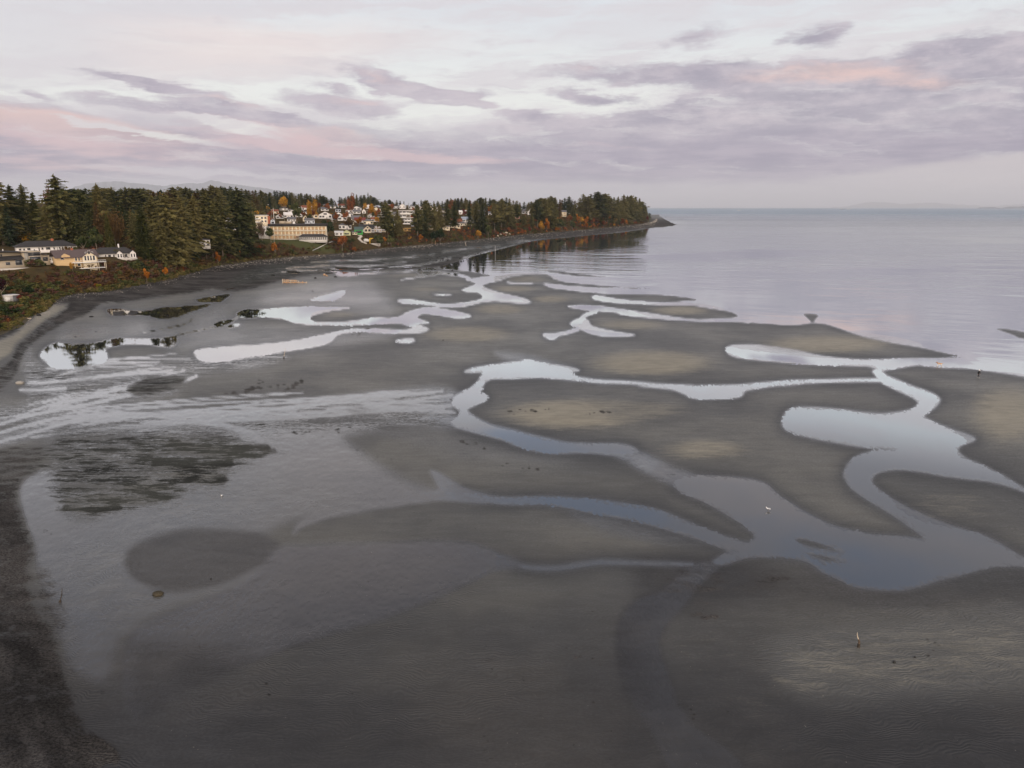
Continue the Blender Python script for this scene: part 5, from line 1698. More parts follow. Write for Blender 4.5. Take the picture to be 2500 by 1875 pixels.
def roof_mesh(w, d, h, rise, mat, kind, ov=0.5, th=0.22, name="roof"):
    x0, x1, y0, y1 = -w / 2 - ov, w / 2 + ov, -ov, d + ov
    h = h + 0.03
    if kind == 'flat':
        return boxes_mesh(name, [(x0, y0, h, x1, y1, h + max(rise, 0.3))], mat)
    if kind == 'shed':
        v = [(x0, y0, h), (x1, y0, h), (x1, y1, h + rise), (x0, y1, h + rise)]
        v += [(x, y, z + th) for x, y, z in v]
        return poly_mesh(name, v, [(0, 3, 2, 1), (4, 5, 6, 7), (0, 1, 5, 4), (1, 2, 6, 5), (2, 3, 7, 6), (3, 0, 4, 7)], mat)
    if kind == 'hip':
        k = min(d / 2 + ov, w / 2) * 0.95
        yc = d / 2
        v = [(x0, y0, h), (x1, y0, h), (x1, y1, h), (x0, y1, h), (x0 + k, yc, h + rise), (x1 - k, yc, h + rise), (x0, y0, h - th * .6), (x1, y0, h - th * .6), (x1, y1, h - th * .6), (x0, y1, h - th * .6)]
        return poly_mesh(name, v, [(0, 1, 5, 4), (1, 2, 5), (2, 3, 4, 5), (3, 0, 4), (6, 7, 1, 0), (7, 8, 2, 1), (8, 9, 3, 2), (9, 6, 0, 3), (9, 8, 7, 6)], mat)
    if kind == 'y':
        sl = rise / (w / 2)
        e = h - ov * sl
        v = [(x0, y0, e), (0, y0, h + rise), (x1, y0, e), (x1, y0, e + th), (0, y0, h + rise + th * 1.2), (x0, y0, e + th)]
        v += [(x, y1, z) for x, _, z in v]
        f = [(0, 1, 4, 5), (1, 2, 3, 4), (6, 11, 10, 7), (7, 10, 9, 8), (5, 4, 10, 11), (4, 3, 9, 10), (0, 6, 7, 1), (1, 7, 8, 2), (0, 5, 11, 6), (2, 8, 9, 3)]
        return poly_mesh(name, v, f, mat)
    sl = rise / (d / 2)
    e = h - ov * sl
    yc = d / 2
    v = [(x0, y0, e), (x0, yc, h + rise), (x0, y1, e), (x0, y1, e + th), (x0, yc, h + rise + th * 1.2), (x0, y0, e + th)]
    v += [(x1, y, z) for _, y, z in v]
    f = [(0, 5, 4, 1), (1, 4, 3, 2), (6, 7, 10, 11), (7, 8, 9, 10), (5, 11, 10, 4), (4, 10, 9, 3), (0, 1, 7, 6), (1, 2, 8, 7), (0, 6, 11, 5), (2, 3, 9, 8)]
    return poly_mesh(name, v, f, mat)


HOUSE_BOX = []


class House:
    def __init__(self, name, label, cat, px, base, yaw=0.0, group=None, Y=None):
        if Y is None:
            self.x, self.y, self.z = hit_land(px, base)
        else:
            self.x, self.y, self.z = at_depth(px, Y)
            self.z = float(z_of_row(base, self.y))
        self.s = m_per_px(self.x, self.y, self.z)
        o = bpy.data.objects.new(name, None)
        COL.objects.link(o)
        o.location = (self.x, self.y, self.z)
        o.rotation_euler = (0, 0, math.atan2(-self.x, self.y) + R(yaw))
        tag(o, label, cat, group)
        self.o = o

    def see(self, x0, x1, y0, y1):
        if self.y > 478 and self.y < 490 and x0 < 500:
            return
        HOUSE_BOX.append((x0, x1, y0, y1, self.y))

    def part(self, name, me, parent=None, loc=None, rz=0.0):
        p = link(name, me, None, parent or self.o)
        if loc: p.location = loc
        if rz: p.rotation_euler = (0, 0, R(rz))
        return p

    def boxes(self, name, bx, mat, parent=None):
        return self.part(name, boxes_mesh(name, bx, M[mat]), parent)

    def win(self, x0, x1, z0, z1, mat='glass', y=0.0, frame='white', pane=True, name="window"):
        """a window in the front wall: frame proud of the wall, pane set in it"""
        if pane:
            t = min(0.14, (x1 - x0) * 0.12)
            f = self.boxes(name, [(x0, y - 0.07, z0, x0 + t, y - 0.002, z1), (x1 - t, y - 0.07, z0, x1, y - 0.002, z1), (x0 + t, y - 0.07, z0, x1 - t, y - 0.002, z0 + t), (x0 + t, y - 0.07, z1 - t, x1 - t, y - 0.002, z1)], frame)
            self.boxes("pane", [(x0 + t, y - 0.045, z0 + t, x1 - t, y - 0.004, z1 - t)], mat, f)
        else:
            self.boxes(name, [(x0, y - 0.05, z0, x1, y - 0.003, z1)], mat)


def simple_house(label, x0, x1, base, wall, rise, kind, wm, rm, wins=3, yaw=0.0, depth=9.0, chim=None, storeys=1, group="houses of the seaside town", name="house", Y=None, over=0.45, gable_win=False, band=None, warm=False):
    """sizes in pixels of the photograph, turned into metres at the spot where it stands"""
    h = House(name, label, "house", (x0 + x1) / 2, base, yaw, group, Y)
    s = h.s
    w, hw, hr = (x1 - x0) * s, wall * s, max(rise * s, 0.35)
    h.see(x0, x1, base - wall - rise, base)
    h.part("wall", wall_mesh(w, depth, hw, hr, M[wm], kind if kind in 'xy' else None, below=1.6))
    h.part("roof", roof_mesh(w, depth, hw, hr, M[rm], kind, over))
    gm = 'glass_warm' if warm else 'glass'
    for st in range(storeys):
        zf = hw / storeys
        for k in range(wins):
            c = -w / 2 + w * (k + 0.5) / wins + rng.uniform(-.04, .04) * w
            ww = w / wins * rng.uniform(0.26, 0.36)
            if st == 0 and k == wins // 2 and wins > 2:
                h.boxes("door", [(c - 0.5, -0.05, 0.0, c + 0.5, -0.003, min(2.1, zf * 0.8))], 'slate')
            else:
                h.win(c - ww, c + ww, zf * (st + 0.32), zf * (st + 0.78), gm, pane=s < 0.30)
    if gable_win and kind == 'y':
        h.win(-w * 0.12, w * 0.12, hw + hr * 0.05, hw + hr * 0.48, gm, pane=False)
    if band:
        h.boxes("balcony", [(-w / 2, -1.2, hw * 0.46, w / 2, -0.002, hw * 0.46 + 0.9)], band)
    if chim is not None:
        cx = -w / 2 + chim * w
        h.boxes("chimney", [(cx - 0.45, depth * .5 - 0.45, hw * 0.6, cx + 0.45, depth * .5 + 0.45, hw + hr + 1.1)], 'brick' if rm != 'roof_dark' else 'offwhite')
    return h


# --- the five houses on the near bluff
h = House("house", "long white house with a dark hipped roof under the tallest fir", "house", 117, 617, 6, "houses on the near bluff")
s = h.s; w = 124 * s; hw = 14.5 * s; hr = 13 * s
h.see(50, 182, 588, 618)
h.part("wall", wall_mesh(w, 11, hw, 0, M['white'], None))
h.part("roof", roof_mesh(w, 11, hw, hr, M['roof_dark'], 'hip', 0.9))
for u0, u1, z0, z1 in ((.03, .075, .42, .78), (.10, .135, .42, .78), (.165, .225, .45, .85), (.27, .295, .05, .62), (.35, .375, .25, .88), (.40, .44, .45, .88), (.475, .555, .42, .9), (.60, .63, .42, .88), (.66, .685, .05, .9), (.70, .725, .05, .9), (.745, .77, .05, .9), (.80, .85, .2, .88), (.87, .93, .2, .88)):
    h.win(-w / 2 + u0 * w, -w / 2 + u1 * w, z0 * hw, z1 * hw)
h.boxes("deck", [(w * 0.14, -2.6, -0.1, w / 2, -0.003, 0.25)], 'white')
h.boxes("railing", [(w * 0.14, -2.6, 0.25, w / 2, -2.5, 1.15), (w / 2 - 0.1, -2.5, 0.25, w / 2, -0.003, 1.15)], 'white')
for k in range(4):
    cx = w * (0.16 + 0.11 * k)
    h.boxes("post", [(cx, -2.45, 1.15 if k else 1.15, cx + 0.18, -2.3, hw - 0.05)], 'white')
h.boxes("chimney", [(w * 0.10, 5, hw + hr * .4, w * 0.10 + 1.3, 6.2, hw + hr + 1.0)], 'brick')

h = House("house", "low beige modern house with sweeping dark roofs at the picture's left edge", "house", 40, 655, 10, "houses on the near bluff")
s = h.s
h.see(-40, 118, 612, 656)
W0 = lambda px: (px - 40) * s
Z0 = lambda py: (655 - py) * s
h.boxes("wall", [(W0(-60), 0, -2, W0(58), 9, Z0(637)), (W0(58), 1.5, -2, W0(98), 10, Z0(617)), (W0(98), 2.5, -2, W0(116), 9, Z0(628)), (W0(-60), 4.0, Z0(637) + .02, W0(58) - .02, 12, Z0(619))], 'beige')
# upper roof: a long shallow curve
n = 10
prof = [(W0(-60) + (W0(112) - W0(-60)) * i / n, Z0(614 + 13 * (i / n) ** 2.6)) for i in range(n + 1)]
v = [(x, -0.2 + 1.2, z) for x, z in prof] + [(x, 12.4, z) for x, z in prof] + [(x, 1.0, z + .3) for x, z in prof] + [(x, 12.4, z + .3) for x, z in prof]
m_ = n + 1
f = []
for i in range(n):
    f += [(i, i + m_, i + 1 + m_, i + 1), (2 * m_ + i, 2 * m_ + i + 1, 3 * m_ + i + 1, 3 * m_ + i), (i, i + 1, 2 * m_ + i + 1, 2 * m_ + i), (m_ + i, 3 * m_ + i, 3 * m_ + i + 1, m_ + i + 1)]
h.part("roof", poly_mesh("roof", v, f, M['roof_dark']))
v = [(W0(-60), -.6, Z0(639)), (W0(58), -.6, Z0(633)), (W0(58), 4.2, Z0(627)), (W0(-60), 4.2, Z0(630))]
v += [(x, y, z + .3) for x, y, z in v]
h.part("roof", poly_mesh("roof", v, [(0, 3, 2, 1), (4, 5, 6, 7), (0, 1, 5, 4), (1, 2, 6, 5), (2, 3, 7, 6), (3, 0, 4, 7)], M['roof_dark']))
for a, b, c, d, y in ((20, 29, 647, 640, 0), (40, 54, 648, 635, 0), (70, 96, 628, 619, 1.5), (72, 96, 643, 630, 1.5), (101, 112, 642, 632, 2.5)):
    h.win(W0(a), W0(b), Z0(c), Z0(d), y=y, frame='slate')
for a, b in ((15, 19), (-8, -3)):
    h.win(W0(a), W0(b), Z0(632), Z0(622), y=4.0, frame='slate')
h.boxes("wall", [(W0(62), 1.35, -1, W0(70), 1.49, Z0(617))], 'stone')
h.boxes("terrace", [(W0(-60), -3.0, -1.6, W0(118), -0.004, 0.12)], 'concrete')
for a in (14, 23):
    h.boxes("roof_vent", [(W0(a), 6, Z0(616), W0(a) + .35, 6.35, Z0(610))], 'white')

h = House("house", "tan gabled house with a plum roof and a white railed deck", "house", 200, 655, 14, "houses on the near bluff")
s = h.s
h.see(148, 256, 612, 658)
W0 = lambda px: (px - 200) * s
Z0 = lambda py: (655 - py) * s
h.part("wall", boxes_mesh("wall", [(W0(150), 2, -2, W0(240), 12, Z0(628))], M['tan']))
h.part("wall", wall_mesh(30 * s, 6, Z0(628), 11 * s, M['cream'], 'y'), loc=(W0(221), 0.8, 0))
r_ = h.part("roof", roof_mesh(90 * s, 10, Z0(628), 15 * s, M['roof_plum'], 'x', 0.7), loc=(W0(195), 2, 0))
h.part("gable_roof", roof_mesh(30 * s, 8, Z0(628), 11.5 * s, M['roof_plum'], 'y', 0.6), loc=(W0(221), 0.8, 0))
h.part("dormer", wall_mesh(18 * s, 4, Z0(625), 5 * s, M['tan'], 'y', below=-Z0(629)), loc=(W0(171), 1.6, 0))
for a, b, c, d in ((212, 217, 621, 617), (218.5, 223.5, 623, 614), (225, 230, 621, 617)):
    h.win(W0(a), W0(b), Z0(c), Z0(d), y=0.8)
for a, b in ((209, 214), (215.5, 220), (221.5, 226), (227.5, 233)):
    h.win(W0(a), W0(b), Z0(638), Z0(626), y=0.8)
for a, b, c, d in ((159, 167, 634, 629), (190, 195, 638, 627), (197, 201, 638, 627)):
    h.win(W0(a), W0(b), Z0(c), Z0(d), y=2.0)
for a, b in ((194, 201), (208, 213), (219, 224), (229, 235)):
    h.win(W0(a), W0(b), Z0(651), Z0(644), y=2.0)
h.boxes("deck", [(W0(182), -1.8, Z0(642.5), W0(253), 1.98, Z0(641))], 'white')
h.boxes("railing", [(W0(182), -1.8, Z0(641), W0(253), -1.72, Z0(640.4)), (W0(182), -1.8, Z0(637.2), W0(253), -1.72, Z0(636.4))] + [(W0(182 + k * 3.9), -1.8, Z0(640.4), W0(182 + k * 3.9) + .08, -1.72, Z0(637.2)) for k in range(19)], 'white')
h.boxes("deck", [(W0(184), -1.6, -0.3, W0(250), 1.98, 0.0)], 'white')
for px in (184, 197, 217, 236, 249, 252):
    h.boxes("post", [(W0(px), -1.5, -2.2, W0(px) + .18, -1.32, Z0(642.6))], 'cream')
h.boxes("chimney", [(W0(190), 6.5, Z0(622), W0(194.5), 7.6, Z0(608))], 'brick')

h = House("house", "white cottage with a long slate dark roof and two glazed gables", "house", 290, 632, 6, "houses on the near bluff")
s = h.s
h.see(240, 336, 604, 633)
W0 = lambda px: (px - 290) * s
Z0 = lambda py: (632 - py) * s
h.part("wall", boxes_mesh("wall", [(W0(238), 1.5, -2, W0(325), 10, Z0(620.5))], M['white']))
h.part("roof", roof_mesh(92 * s, 9, Z0(620.5), 14 * s, M['roof_dark'], 'hip', 0.7), loc=(W0(282), 1.2, 0))
for c in (293, 322):
    g = h.part("wall", wall_mesh(13 * s, 5, Z0(620.5), 6.5 * s, M['white'], 'y'), loc=(W0(c), 0, 0))
    h.part("gable_roof", roof_mesh(13 * s, 6, Z0(620.5), 6.5 * s, M['roof_dark'], 'y', 0.35, 0.15), loc=(W0(c), 0, 0))
for a, b, y in ((288, 292, 0), (294, 298, 0), (317, 321, 0), (323, 327, 0), (262, 265, 1.5), (268, 275, 1.5), (279, 283, 1.5), (304, 311, 1.5), (300, 302.5, 1.5)):
    h.win(W0(a), W0(b), Z0(630.5), Z0(621.5 if y == 0 else 622.5), y=y)
h.boxes("terrace", [(W0(275), -1.5, -1.5, W0(330), -0.004, 0.1)], 'concrete')
h.boxes("chimney", [(W0(294), 5.2, Z0(612), W0(297), 6.0, Z0(598.5))], 'offwhite')

h = House("shed", "small white shed with a pale flat roof beside the plum tree", "shed", 30, 736, 24, None)
s = h.s
h.see(14, 50, 716, 737)
W0 = lambda px: (px - 30) * s
h.boxes("wall", [(W0(16), 0, -1, W0(33), 4.0, 14 * s)], 'white')
h.boxes("wall", [(W0(33.1), .3, -1, W0(46), 4.0, 13 * s)], 'slate')
h.boxes("roof", [(W0(15.5), -.3, 14.05 * s, W0(48), 4.4, 15.6 * s)], 'roof_white')
h.boxes("door", [(W0(20), -0.06, 0, W0(29), -0.003, 11 * s)], 'offwhite')

h = House("motorhome", "white motorhome under a dark awning between the beige and the tan house", "vehicle", 132, 645, 8, None)
s = h.s
h.see(112, 152, 627, 646)
h.boxes("body", [(-3.2, 0, 0.5, 3.4, 2.2, 1.7), (-3.2, 0.25, 1.72, 1.6, 2.1, 3.0), (1.6, 0.3, 1.7, 2.6, 2.0, 2.3)], 'white')
h.boxes("awning", [(-4.2, -1.0, 3.3, 3.8, 2.6, 3.45)], 'white')
h.boxes("side_curtain", [(-4.1, 2.4, 0.2, 3.7, 2.5, 3.28)], 'black')
for k in (-4.0, 3.5):
    h.boxes("post", [(k, -0.9, 0, k + .12, -0.78, 3.28)], 'metal')
for k in (-2.2, 1.9):
    wh = tube_mesh("wheel", M['black'], [[(k, -0.05, 0.42, 0.42), (k, 0.25, 0.42, 0.42)]], 12)
    h.part("wheel", wh)
h.boxes("window", [(-2.5, 0.2, 2.1, -1.0, 0.248, 2.7)], 'glass')
h.boxes("window", [(-0.4, 0.2, 2.1, 1.0, 0.248, 2.7)], 'glass')

# --- the hotel
h = House("hotel", "long cream hotel of three storeys with sunset tinted balcony windows above the beach", "hotel", 730, 586, -7, None)
s = h.s
h.see(628, 800, 545, 590)
W0 = lambda px: (px - 730) * s
Z0 = lambda py: (586 - py) * s
L, Rr = W0(664), W0(795)
M['hotel'] = mat_simple('warm_cream_render', (0.80, 0.71, 0.54), 0.7, 0.1, 0.6)
h.boxes("wall", [(L, 0, -2, Rr, 14, Z0(553))], 'hotel')
h.boxes("end_wall", [(W0(634), 5, -2, L - .01, 16, Z0(553.5))], 'offwhite')
h.boxes("roof", [(W0(660), -1.6, Z0(552.8), Rr + 1.0, 14.5, Z0(547.5))], 'roof_dark')
nb = 15
bw = (Rr - L) / nb
for fl, (zb, zt) in enumerate(((584, 575), (573.5, 565), (563, 554.5))):
    for k in range(nb):
        if fl == 0 and k > 6:
            continue
        a = L + k * bw
        h.win(a + bw * .14, a + bw * .86, Z0(zb) + .15, Z0(zt), 'glass_warm', frame='hotel', pane=True)
    wdt = Rr if fl else L + 7 * bw
    h.boxes("balcony", [(L, -1.5, Z0(zb) - .35, wdt, -0.08, Z0(zb) - .12)], 'offwhite')
    h.boxes("railing", [(L, -1.5, Z0(zb) + .75, wdt, -1.42, Z0(zb) + .85)] + [(L + k * bw / 2, -1.5, Z0(zb) - .12, L + k * bw / 2 + .07, -1.43, Z0(zb) + .75) for k in range(int((wdt - L) / bw * 2) + 1)], 'offwhite')
for k in range(nb + 1):
    a = L + k * bw
    h.boxes("balcony_divider", [(a - .12, -1.4, Z0(573.7) if k > 7 else Z0(584.5), a + .12, -0.09, Z0(553.2))], 'hotel')
# the glazed dining pavilion in front
p0, p1 = W0(733), W0(798)
h.boxes("pavilion_wall", [(p0, -8, -2, p1, -1.7, Z0(577.5))], 'white')
h.part("pavilion_roof", roof_mesh(p1 - p0, 6.3, Z0(577.5), 6.0 * s, M['roof_dark'], 'hip', 0.7), loc=((p0 + p1) / 2, -8, 0))
for k in range(14):
    a = p0 + (p1 - p0) * (k + .12) / 14
    b = p0 + (p1 - p0) * (k + .88) / 14
    h.win(a, b, 0.35, Z0(578.4), 'glass', y=-8, pane=True)
h.boxes("awning", [(p0 - 2.4, -8.1, Z0(579), p0 - .01, -6.5, Z0(576.5))], 'door_red')
h.boxes("rooftop_hut", [(W0(685), 4, Z0(547.4), W0(698), 9, Z0(541.5)), (W0(699), 4, Z0(547.4), W0(713), 9, Z0(542.2))], 'beige')
tk = tube_mesh("water_tank", M['white'], [[(W0(719), 5, Z0(547.4), 1.1), (W0(719), 5, Z0(545), 1.1), (W0(719), 5, Z0(543), 0.75)]], 12)
h.part("water_tank", tk)

h = House("apartment_tower", "small cream block with a rust red chimney wall behind the hotel", "building", 645, 552, -6, None, Y=640)
s = h.s
h.see(628, 664, 525, 546)
h.boxes("wall", [(-17 * s, 0, -6, 12 * s, 10, 25 * s)], 'cream')
h.boxes("chimney_wall", [(12 * s + .02, -.5, -6, 17 * s, 3, 24.3 * s)], 'brick')
h.boxes("roof", [(-18 * s, -.6, 25 * s + .02, 12 * s, 10.5, 26.3 * s)], 'roof_white')
for a, b in ((-4, 1), (4, 9)):
    for c in (9, 17):
        h.win(a * s, b * s, c * s, (c + 5) * s, pane=True)
for c in (8, 16):
    h.boxes("balcony", [(-17 * s, -1.6, c * s, -6 * s, -.003, c * s + .9)], 'white')

# --- the town
T_ = simple_house
T_("small pale house half hidden behind the bare pole above the hotel", 674, 692, 534, 6, 5, 'y', 'offwhite', 'roof_grey', 2, gable_win=True)
T_("white house with a long pale roof next to the utility pole over the hotel", 694, 716, 532, 7, 6, 'x', 'white', 'roof_white', 3)
T_("small cream gable at the near end of the row of white town houses", 740, 752, 541, 8, 6, 'y', 'cream', 'roof_dark', 1, gable_win=True)
T_("cream house with a steep gable and dark roof over the hotel's roof", 753, 776, 533, 8, 8, 'y', 'cream', 'roof_dark', 3, gable_win=True, depth=14)
T_("big white house with a broad low gable among the town houses", 778, 811, 534, 9, 8, 'y', 'white', 'roof_dark', 4, gable_win=True, depth=14)
T_("blue white house with a pale metal roof just over the hotel's roof end", 745, 768, 547, 8, 5, 'x', 'blue_white', 'roof_grey', 4)
T_("white house with a wide gable beside the tall utility pole", 825, 848, 539, 8, 7, 'y', 'white', 'roof_dark', 2, gable_win=True, depth=12)
T_("dark roofed house half behind the wide white gable", 812, 830, 537, 6, 7, 'x', 'slate', 'roof_dark', 2)
T_("small white gable peeping over the dark roofed house", 820, 834, 528, 5, 4, 'y', 'white', 'roof_grey', 1)
T_("white flat topped house at the upper end of the town", 842, 862, 530, 8, 3, 'hip', 'white', 'roof_grey', 3)
T_("grey roofed house downhill from the flat topped white one", 858, 880, 538, 4, 7, 'x', 'offwhite', 'roof_grey', 2)
T_("long house with a dark red roof in the middle of the town", 866, 892, 543, 5, 6, 'x', 'offwhite', 'roof_red', 3)
T_("cream bungalow with a low hipped roof below the dark red roof", 888, 911, 549, 9, 5, 'hip', 'cream', 'roof_grey', 3)
T_("pale grey house blurred behind bare branches in the gardens", 828, 858, 560, 10, 5, 'hip', 'offwhite', 'roof_grey', 4)
T_("tiny white beach hut with dark red doors past the hotel", 818, 838, 576, 7, 3, 'shed', 'white', 'roof_white', 2)
T_("pale green hut with a shallow gable beside the white beach hut", 838, 856, 575, 7, 5, 'y', 'pale_green', 'pale_green', 1)
T_("small cream cabin beside the bright green house wall", 860, 872, 573, 5, 2.5, 'shed', 'cream', 'roof_grey', 2)
T_("blue green house with a bright green lower wall at the top of the steps", 866, 886, 573, 12, 6, 'x', 'green_paint', 'teal', 1)
T_("white house with a cream front gable and dark roof above the steps", 878, 914, 567, 11, 7, 'x', 'offwhite', 'roof_dark', 4, storeys=2)
T_("cream gable fronted wing joined to the white house above the steps", 890, 906, 569, 11, 6, 'y', 'cream', 'roof_dark', 2, depth=5, gable_win=True)
T_("tall white house with stacked gables and a deck over the steps", 913, 932, 567, 12, 8, 'y', 'white', 'roof_dark', 3, storeys=2, gable_win=True, depth=11, warm=True)
T_("cream annexe with a white railed deck beside the tall gabled house", 930, 942, 567, 9, 5, 'y', 'cream', 'roof_dark', 2, band='white', depth=8)
T_("little weathered white hut among the trees past the gabled house", 944, 958, 562, 8, 2, 'shed', 'offwhite', 'roof_grey', 2)
T_("ochre boarded garden shed below the white flats", 985, 1003, 565, 6, 1.5, 'flat', 'ochre', 'ochre', 2)
for k, (a, b, t, bt, lab) in enumerate(((923, 957, 516, 531, "white terraced flats with long balconies, the near block behind the pines"), (973, 1011, 515, 533, "white terraced flats with long balconies, the far block behind the pines"), (980, 1010, 533, 548, "lower white block of flats stepped down under the far terrace"))):
    h = House("apartment_block", lab, "building", (a + b) / 2, bt, -4, "white flats above the beach")
    s = h.s
    h.see(a, b, t, bt)
    w, hh = (b - a) * s, (bt - t) * s
    h.boxes("wall", [(-w / 2, 0, -2, w / 2, 10, hh)], 'white')
    h.boxes("roof", [(-w / 2 - .5, -2.0, hh + .02, w / 2 + .5, 10.5, hh + .6)], 'roof_white')
    n = 2 if k < 2 else 2
    for q in range(n):
        z = hh * q / n
        h.boxes("balcony", [(-w / 2, -1.8, z - .1, w / 2, -.004, z + hh / n * .42)], 'white')
        for c in range(4):
            h.win(-w / 2 + w * (c + .08) / 4, -w / 2 + w * (c + .92) / 4, z + hh / n * .45, z + hh / n * .80, pane=False)
T_("white house with a blue tinted front standing under the pines", 1004, 1022, 553, 12, 3, 'hip', 'blue_white', 'roof_grey', 2, storeys=2)

# --- the motel and its neighbours
for a, b, bs, wl, lab in ((1044, 1068, 560, 6, "near wing of the low motel with grey roof and cream walls"), (1066, 1098, 561, 7, "second wing of the low motel with grey roof and cream walls"), (1096, 1124, 557, 6, "third wing of the low motel with grey roof and cream walls"), (1118, 1140, 552, 6, "far wing of the low motel beside the lawn")):
    T_(lab, a, b, bs, wl, 4, 'hip', 'cream', 'roof_grey', 4, group="wings of the low motel", name="motel_wing", depth=10)
T_("white two storey house with a grey roof behind the motel", 1070, 1089, 548, 13, 5, 'hip', 'white', 'roof_grey', 2, storeys=2, chim=0.0)
T_("long rust roofed house behind the motel", 1086, 1128, 546, 3, 9, 'x', 'offwhite', 'roof_rust', 3, chim=0.55)
T_("white house with a pale blue metal roof beside the lawn", 1127, 1160, 543, 7, 6, 'x', 'white', 'roof_blue', 3)
T_("slate grey gabled house beyond the blue roofed one", 1150, 1178, 545, 11, 9, 'y', 'slate', 'roof_dark', 2, gable_win=True, depth=12)
T_("white house with its cream end wall below the slate gable", 1150, 1176, 553, 8, 4, 'x', 'cream', 'roof_grey', 2)
T_("grey mauve house uphill from the slate gabled one", 1166, 1184, 527, 8, 5, 'x', 'slate', 'roof_grey', 2)
# --- houses along the bluff towards the point
gp = "houses on the bluff towards the point"
T_("small pink brown house between the pines on the bluff", 1258, 1269, 534, 6, 5, 'y', 'pinkish', 'roof_red', 1, group=gp)
T_("pale house with a pointed white roof end among the pines", 1274, 1290, 522, 6, 5, 'x', 'white', 'roof_grey', 2, group=gp)
T_("white gabled house beside the pointed roof among the pines", 1288, 1303, 525, 7, 8, 'y', 'white', 'roof_white', 1, group=gp)
T_("low white house with a reddish roof behind the amber trees", 1313, 1330, 533, 4, 3, 'x', 'white', 'roof_rust', 3, group=gp)
T_("cream two storey house with a grey roof over the green trees", 1366, 1383, 529, 11, 4, 'x', 'cream', 'roof_grey', 2, storeys=2, group=gp, warm=True)
T_("pink walled low house beside the cream two storey one", 1352, 1366, 530, 7, 3, 'x', 'pinkish', 'roof_rust', 2, group=gp)
T_("pale roofed house behind the cream two storey one", 1378, 1394, 521, 5, 5, 'x', 'offwhite', 'roof_white', 2, group=gp)
T_("small white house with a grey roof before the long white one", 1415, 1428, 523, 5, 3, 'x', 'offwhite', 'roof_grey', 2, group=gp)
T_("long bright white house near the point", 1431, 1456, 521, 6, 5, 'x', 'white', 'roof_grey', 4, group=gp)
T_("white house under a red tree near the point", 1458, 1473, 517, 5, 4, 'y', 'white', 'roof_red', 1, group=gp)
T_("long retaining house wall of red brown with a white top near the point", 1428, 1456, 529, 5, 1.5, 'flat', 'pinkish', 'roof_white', 3, group=gp)
# --- glimpses inland
gi = "houses glimpsed far inland"
T_("pale roof glimpsed far inland past the tallest broad fir", 197, 212, 497, 4, 4, 'x', 'offwhite', 'roof_white', 1, group=gi)
T_("grey gable glimpsed far inland between the grove's tops", 293, 311, 504, 6, 6, 'y', 'offwhite', 'roof_grey', 1, group=gi)
T_("white house end far up the hill behind the tall orange poplar", 806, 820, 508, 4, 3, 'x', 'white', 'roof_grey', 1, group=gi)
T_("pinkish white house far up the hill beside the tall orange poplar", 826, 845, 507, 5, 4, 'x', 'offwhite', 'roof_rust', 2, group=gi)
T_("small bright white gable under the orange tree in the town", 884, 893, 521, 5, 5, 'y', 'white', 'roof_white', 1, group=gi)
T_("white house seen in pieces through the dark grove by the beach", 476, 516, 602, 16, 4, 'hip', 'white', 'roof_grey', 4, storeys=2, group=None, Y=482)
T_("white house behind the big single fir next to the hotel", 545, 578, 557, 18, 6, 'y', 'white', 'roof_grey', 3, storeys=2, group=None, Y=600)
T_("blue white cottage squeezed beside the rust red chimney wall", 664, 674, 549, 10, 4, 'y', 'blue_white', 'roof_grey', 1, gable_win=True, Y=640)

EXTRA = [(702, 722, 541, 6, 4, 'x', 'offwhite', 'roof_grey', 3, "grey roofed low house between the two dark poles over the hotel"), (722, 738, 530, 6, 5, 'y', 'white', 'roof_grey', 1, "narrow white gable near the large olive round tree"), (664, 680, 521, 5, 4, 'x', 'cream', 'roof_rust', 2, "cream house with a rusty roof far up behind the tall pale pole"),
         (862, 880, 522, 5, 4, 'x', 'white', 'roof_grey', 2, "white house under the tall narrow orange poplar"), (898, 914, 531, 5, 4, 'y', 'offwhite', 'roof_dark', 2, "off white gable beneath the orange tree in the town"), (906, 924, 541, 6, 4, 'x', 'white', 'roof_rust', 2, "white house with a rusty roof before the near terraced flats"),
         (848, 864, 549, 6, 4, 'y', 'cream', 'roof_grey', 2, "cream gable in the gardens under the dark red roof"), (958, 974, 528, 6, 4, 'x', 'offwhite', 'roof_grey', 2, "pale house squeezed between the two terraced flats"), (1012, 1030, 540, 5, 4, 'x', 'white', 'roof_rust', 3, "white house with a rusty roof uphill of the blue tinted one"),
         (1024, 1042, 528, 5, 4, 'y', 'offwhite', 'roof_grey', 1, "small pale gable uphill beside the second clump of pines"), (938, 953, 547, 6, 3, 'x', 'cream', 'roof_grey', 2, "cream bungalow behind the little weathered hut"), (956, 972, 552, 6, 3, 'y', 'white', 'roof_dark', 2, "white cottage with a dark roof under the flats"),
         (1192, 1206, 527, 6, 4, 'x', 'white', 'roof_grey', 2, "white house between the trunks on the bluff past the motel"), (1224, 1240, 526, 6, 4, 'y', 'cream', 'roof_dark', 1, "cream gable among the tall bluff trees past the motel"), (1332, 1348, 527, 6, 4, 'x', 'white', 'roof_grey', 2, "white house behind the amber trees halfway to the point"), (1398, 1412, 519, 5, 3, 'y', 'offwhite', 'roof_dark', 1, "small pale gable behind the two broad green trees"), (1478, 1492, 514, 5, 3, 'x', 'white', 'roof_grey', 2, "last white house before the dark wood of the point"),
         (784, 802, 515, 5, 4, 'x', 'offwhite', 'roof_grey', 2, "pale house high on the hill over the big white house"), (740, 754, 522, 5, 4, 'x', 'offwhite', 'roof_dark', 2, "pale house at the foot of the large golden tree")]
for a, b, bs, wl, rs, kd, wm, rm, wn, lab in EXTRA:
    T_(lab, a, b, bs, wl, rs, kd, wm, rm, wn, gable_win=kd == 'y')


